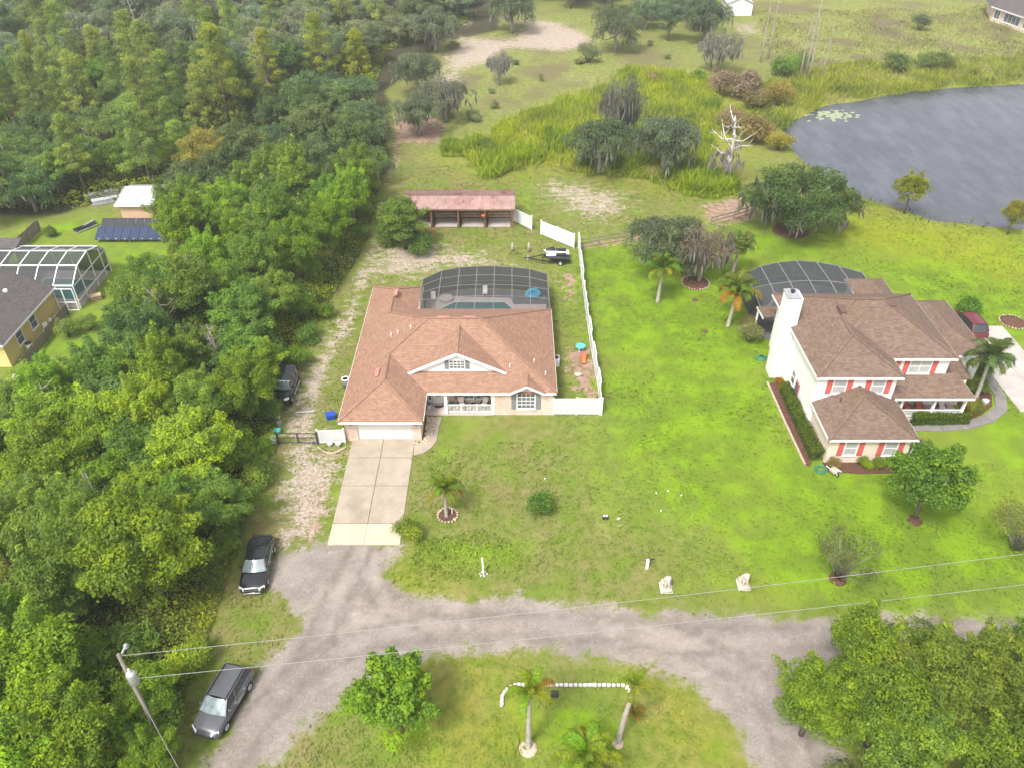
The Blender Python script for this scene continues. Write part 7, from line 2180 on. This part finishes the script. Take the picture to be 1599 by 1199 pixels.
# ------------------------------------------------------------------ lily pads
lp = []
rs_ = np.random.RandomState(8)
mb = MB()
for k in range(90):
    q = G(1300 + rs_.normal() * 16, 181 + rs_.normal() * 3.5, -0.40)
    r = rs_.uniform(0.2, 0.45)
    mb.poly([(q.x + r * math.cos(a * 0.9), q.y + r * math.sin(a * 0.9), -0.40 + 0.002 * k / 10) for a in range(7)])
mat('lily', (0.30, 0.33, 0.20), 0.5, 0.15, 3)
tag(mb.build('lily_pads', MATS['lily']), 'pale patch of lily pads floating near the lake tip', 'lily pads', kind='stuff')
# ------------------------------------------------------------------ planting of the white house (uses the leaf tools above)
box_hedge('hedge', 'long clipped hedge along the left wall of the white house', [(24.45, 48.2), (25.45, 48.4), (25.2, 53), (25.1, 57.6), (24.3, 57.6), (24.35, 53)], 0.95, 420, 0.13, (0.115, 0.175, 0.014), 3)
box_hedge('hedge', 'neat box hedge in front of the white house porch', [(34.6, 52.6), (39.5, 52.8), (39.4, 53.2), (34.6, 53.2)], 1.0, 900, 0.12, (0.11, 0.185, 0.012), 4)
bd = thing('mulch_bed', 'narrow red mulch bed beside the long hedge of the white house', 'mulch bed', (24, 53, 0))
MB().prism([(23.7, 58.8), (24.5, 58.8), (24.5, 48.0), (24.2, 47.6), (23.95, 47.9), (23.75, 53)], -0.05, 0.04).build('mulch', MATS['mulch'], bd)
eb2 = [(23.62, 58.8), (23.72, 53.0), (23.9, 47.8)]
for a, b in zip(eb2[:-1], eb2[1:]):
    n = 9
    for k in range(n):
        p = Vector((*a, 0.03)).lerp(Vector((*b, 0.03)), k / n); q = Vector((*a, 0.03)).lerp(Vector((*b, 0.03)), (k + 0.95) / n)
        MB().bar(p, q, 0.16, 0.14).build('edging_stone', MATS['stone_tan'], bd)
b2 = thing('mulch_bed', 'red mulch bed under the front windows of the white house', 'mulch bed', (29, 47.4, 0))
MB().prism([(25.4, 48.05), (32.2, 48.05), (32.0, 46.9), (28, 46.75), (25.6, 47.0)], -0.05, 0.04).build('mulch', MATS['mulch'], b2)
b3 = thing('mulch_bed', 'red mulch bed inside the curved walk of the white house', 'mulch bed', (41.5, 55.3, 0))
MB().prism([(39.6, 53.4), (41.3, 54.2), (42.8, 55.4), (43.5, 57.0), (43.6, 58.6), (40.2, 58.8), (39.9, 55.4)], -0.05, 0.04).build('mulch', MATS['mulch'], b3)
for k, (x, y, kd, s, c, lab) in enumerate([
        (28.6, 47.55, 'shrub0', 0.50, (0.17, 0.24, 0.012), 'bright low shrub under the left front window of the white house'),
        (29.7, 47.55, 'shrub1', 0.50, (0.16, 0.23, 0.012), 'bright low shrub between the front windows of the white house'),
        (30.8, 47.55, 'shrub2', 0.50, (0.13, 0.17, 0.015), 'low shrub under the right front window of the white house'),
        (26.1, 47.5, 'shrub_fine', 0.55, (0.16, 0.13, 0.03), 'brownish shrub at the front left corner of the white house'),
        (33.0, 48.6, 'shrub1', 0.75, (0.11, 0.14, 0.02), 'green shrub at the front right corner of the white house'),
        (33.9, 49.2, 'shrub_fine', 0.8, (0.16, 0.11, 0.05), 'reddish shrub beside the front right corner of the white house'),
        (40.8, 54.7, 'shrub0', 0.65, (0.17, 0.20, 0.02), 'yellow green shrub at the foot of the feathery palm'),
        (42.3, 57.4, 'shrub2', 0.75, (0.12, 0.16, 0.03), 'shrub behind the feathery palm by the entry'),
        (41.0, 58.2, 'shrub1', 0.9, (0.09, 0.15, 0.02), 'dark shrub against the garage wing of the white house'),
        (43.9, 60.0, 'shrub2', 0.9, (0.08, 0.14, 0.02), 'round shrub beside the red suv drive'),
        (23.4, 65.4, 'shrub_fine', 1.25, (0.20, 0.21, 0.07), 'pale feathery bush at the cage corner of the white house'),
        (23.9, 67.6, 'shrub_fine', 0.9, (0.15, 0.13, 0.04), 'brown green bush under the orange fronded palm'),
        (-44.2, 66.3, 'shrub_fine', 1.2, (0.13, 0.17, 0.03), 'cut brush pile on the lawn beside the board fence'),
        (-42.6, 67.6, 'shrub_fine', 1.0, (0.12, 0.16, 0.03), 'second heap of cut brush on the lawn by the board fence'),
        (-56.0, 88.0, 'shrub1', 0.7, (0.08, 0.12, 0.02), 'small dark bush beside the far board fence'),
        (24.6, 58.6, 'shrub0', 0.35, (0.50, 0.08, 0.01), 'orange red flower bush at the end of the long hedge')]):
    plant('garden_shrub', kd, lab, 'shrub', (x, y, 0), s, c)
t = thing('white_rock', 'white garden rock in the bed by the curved walk', 'rock', (42.2, 55.6, 0)); link('stone', WST[1], t, (0, 0, 0.3), (0, 0, 0), (0.7, 0.6, 0.9))
hr = thing('garden_hose', 'coil of green hose with white tools at the front corner of the white house', 'hose', (25.0, 47.2, 0))
m = MB()
for k in range(3):
    r = 0.5 - 0.1 * k
    m.tube([(r * math.cos(a * math.pi / 8), r * math.sin(a * math.pi / 8), 0.06 + 0.05 * k) for a in range(17)], 0.04, 5, False)
m.build('coil', MATS['green_hose'], hr, local=True)
wb_ = thing('wheelbarrow', 'small garden cart with white handles beside the green hose', 'cart', (25.9, 46.8, 0), 0.4)
MB().box(-0.3, 0.3, -0.3, 0.3, 0.22, 0.45).build('tray', MATS['stone_tan'], wb_, local=True, bevel=0.04)
for s in (-1, 1): MB().bar((s * 0.25, -0.5, 0.5), (s * 0.2, 0.7, 0.3), 0.06).build('handle', MATS['white_paint'], wb_, local=True)
wl_ = link('wheel', TYRE, wb_, (0, -0.4, 0.18), (0, 0, 0), (0.5, 0.5, 0.5)); link('rim', RIM, wl_)
h2 = thing('garden_hose', 'green hose heap behind the chimney of the white house', 'hose', (24.0, 62.6, 0))
m = MB()
for k in range(4):
    m.tube([((0.55 - 0.09 * k) * math.cos(a * math.pi / 8), (0.4 - 0.05 * k) * math.sin(a * math.pi / 8), 0.06 + 0.06 * k) for a in range(17)], 0.045, 5, False)
m.build('coil', MATS['green_hose'], h2, local=True)
# yellow house yard
t = thing('wooden_crate', 'orange brown wooden crate beside the white framed cage', 'crate', (-44.4, 73.4, 0), 0.5)
MB().box(-0.55, 0.55, -0.35, 0.35, 0, 0.6).build('body', MATS['pale_wood'], t, local=True, bevel=0.02)
for z in (0.15, 0.4): MB().box(-0.58, 0.58, -0.38, 0.38, z, z + 0.08).build('batten', MATS['brown_wood'], t, local=True)
for (x, y, lab) in ((-46.7, 68.5, 'white plastic chair beside the yellow wall, farther one'), (-46.8, 67.4, 'white plastic chair beside the yellow wall, nearer one')):
    t = thing('plastic_chair', lab, 'chair', (x, y, 0), RNG.uniform(0, 3))
    MB().box(-0.25, 0.25, -0.25, 0.25, 0.38, 0.43).build('seat', MATS['white_paint'], t, local=True)
    MB().box(-0.25, 0.25, 0.22, 0.27, 0.43, 0.9).build('backrest', MATS['white_paint'], t, local=True)
    for dx in (-0.22, 0.22):
        for dy in (-0.22, 0.22): MB().box(dx - 0.025, dx + 0.025, dy - 0.025, dy + 0.025, 0, 0.38).build('leg', MATS['white_paint'], t, local=True)
t = thing('gas_bottle', 'white bin with black lid against the yellow wall', 'bin', (-46.9, 63.9, 0))
MB().lathe((0, 0, 0), [(0.28, 0), (0.3, 0.8), (0.28, 0.85)], 14).build('body', MATS['white_paint'], t, True, local=True)
MB().lathe((0, 0, 0.85), [(0.3, 0), (0.3, 0.08), (0.1, 0.14)], 14).build('lid', MATS['dark_metal'], t, local=True)
t = thing('stepping_slab', 'square pale slab in the grass at the yellow house corner', 'slab', (-46.2, 59.6, 0)); MB().box(-0.5, 0.5, -0.4, 0.4, -0.05, 0.06).build('slab', MATS['concrete_new'], t, local=True)
t = thing('traffic_toy', 'red orange garden toys lying on the lawn below the yellow house', 'toy', (-42.3, 59.3, 0))
MB().lathe((0, 0, 0), [(0.18, 0), (0.18, 0.05), (0.08, 0.45), (0.04, 0.5)], 10).build('cone', MATS['orange_plastic'], t, local=True)
for k, (x, y, rz, lab) in enumerate(((-54.4, 99.5, 0.5, 'upper stack of pale metal sheets left of the small shed'), (-52.6, 97.8, 0.5, 'lower stack of pale metal sheets left of the small shed'))):
    t = thing('metal_sheets', lab, 'metal sheets', (x, y, 0), rz)
    for j in range(4):
        MB().box(-2.2, 2.2, -0.55 + 0.1 * j, 0.5 + 0.06 * j, 0.15 * j, 0.15 * j + 0.08).build('sheet', MATS['metal_roof' if j % 2 else 'steel_grey'], t, local=True)
t = thing('scrap_pile', 'pile of dark rails and pipes left of the solar panels', 'scrap', (-52.6, 90.0, 0), 0.9)
for j in range(7): MB().bar((-1.4, -0.5 + 0.16 * j, 0.1 + 0.12 * (j % 3)), (1.4, -0.4 + 0.13 * j, 0.15 + 0.18 * (j % 4)), 0.12).build('rail', MATS['dark_metal' if j % 3 else 'galvanised'], t, local=True)

# ------------------------------------------------------------------ air
m, nt, out = new_mat('haze')
vol = nt.nodes.new('ShaderNodeVolumePrincipled')
vol.inputs['Color'].default_value = (0.93, 0.95, 0.97, 1)
vol.inputs['Density'].default_value = 0.00048
vol.inputs['Anisotropy'].default_value = 0.2
nt.links.new(vol.outputs[0], out.inputs['Volume'])
MATS['haze'] = m
hz = MB().box(-2600, 2600, -2600, 2800, -3.0, 52.0).build('haze', m)
tag(hz, 'thin pale haze over the whole place', 'haze', kind='stuff')
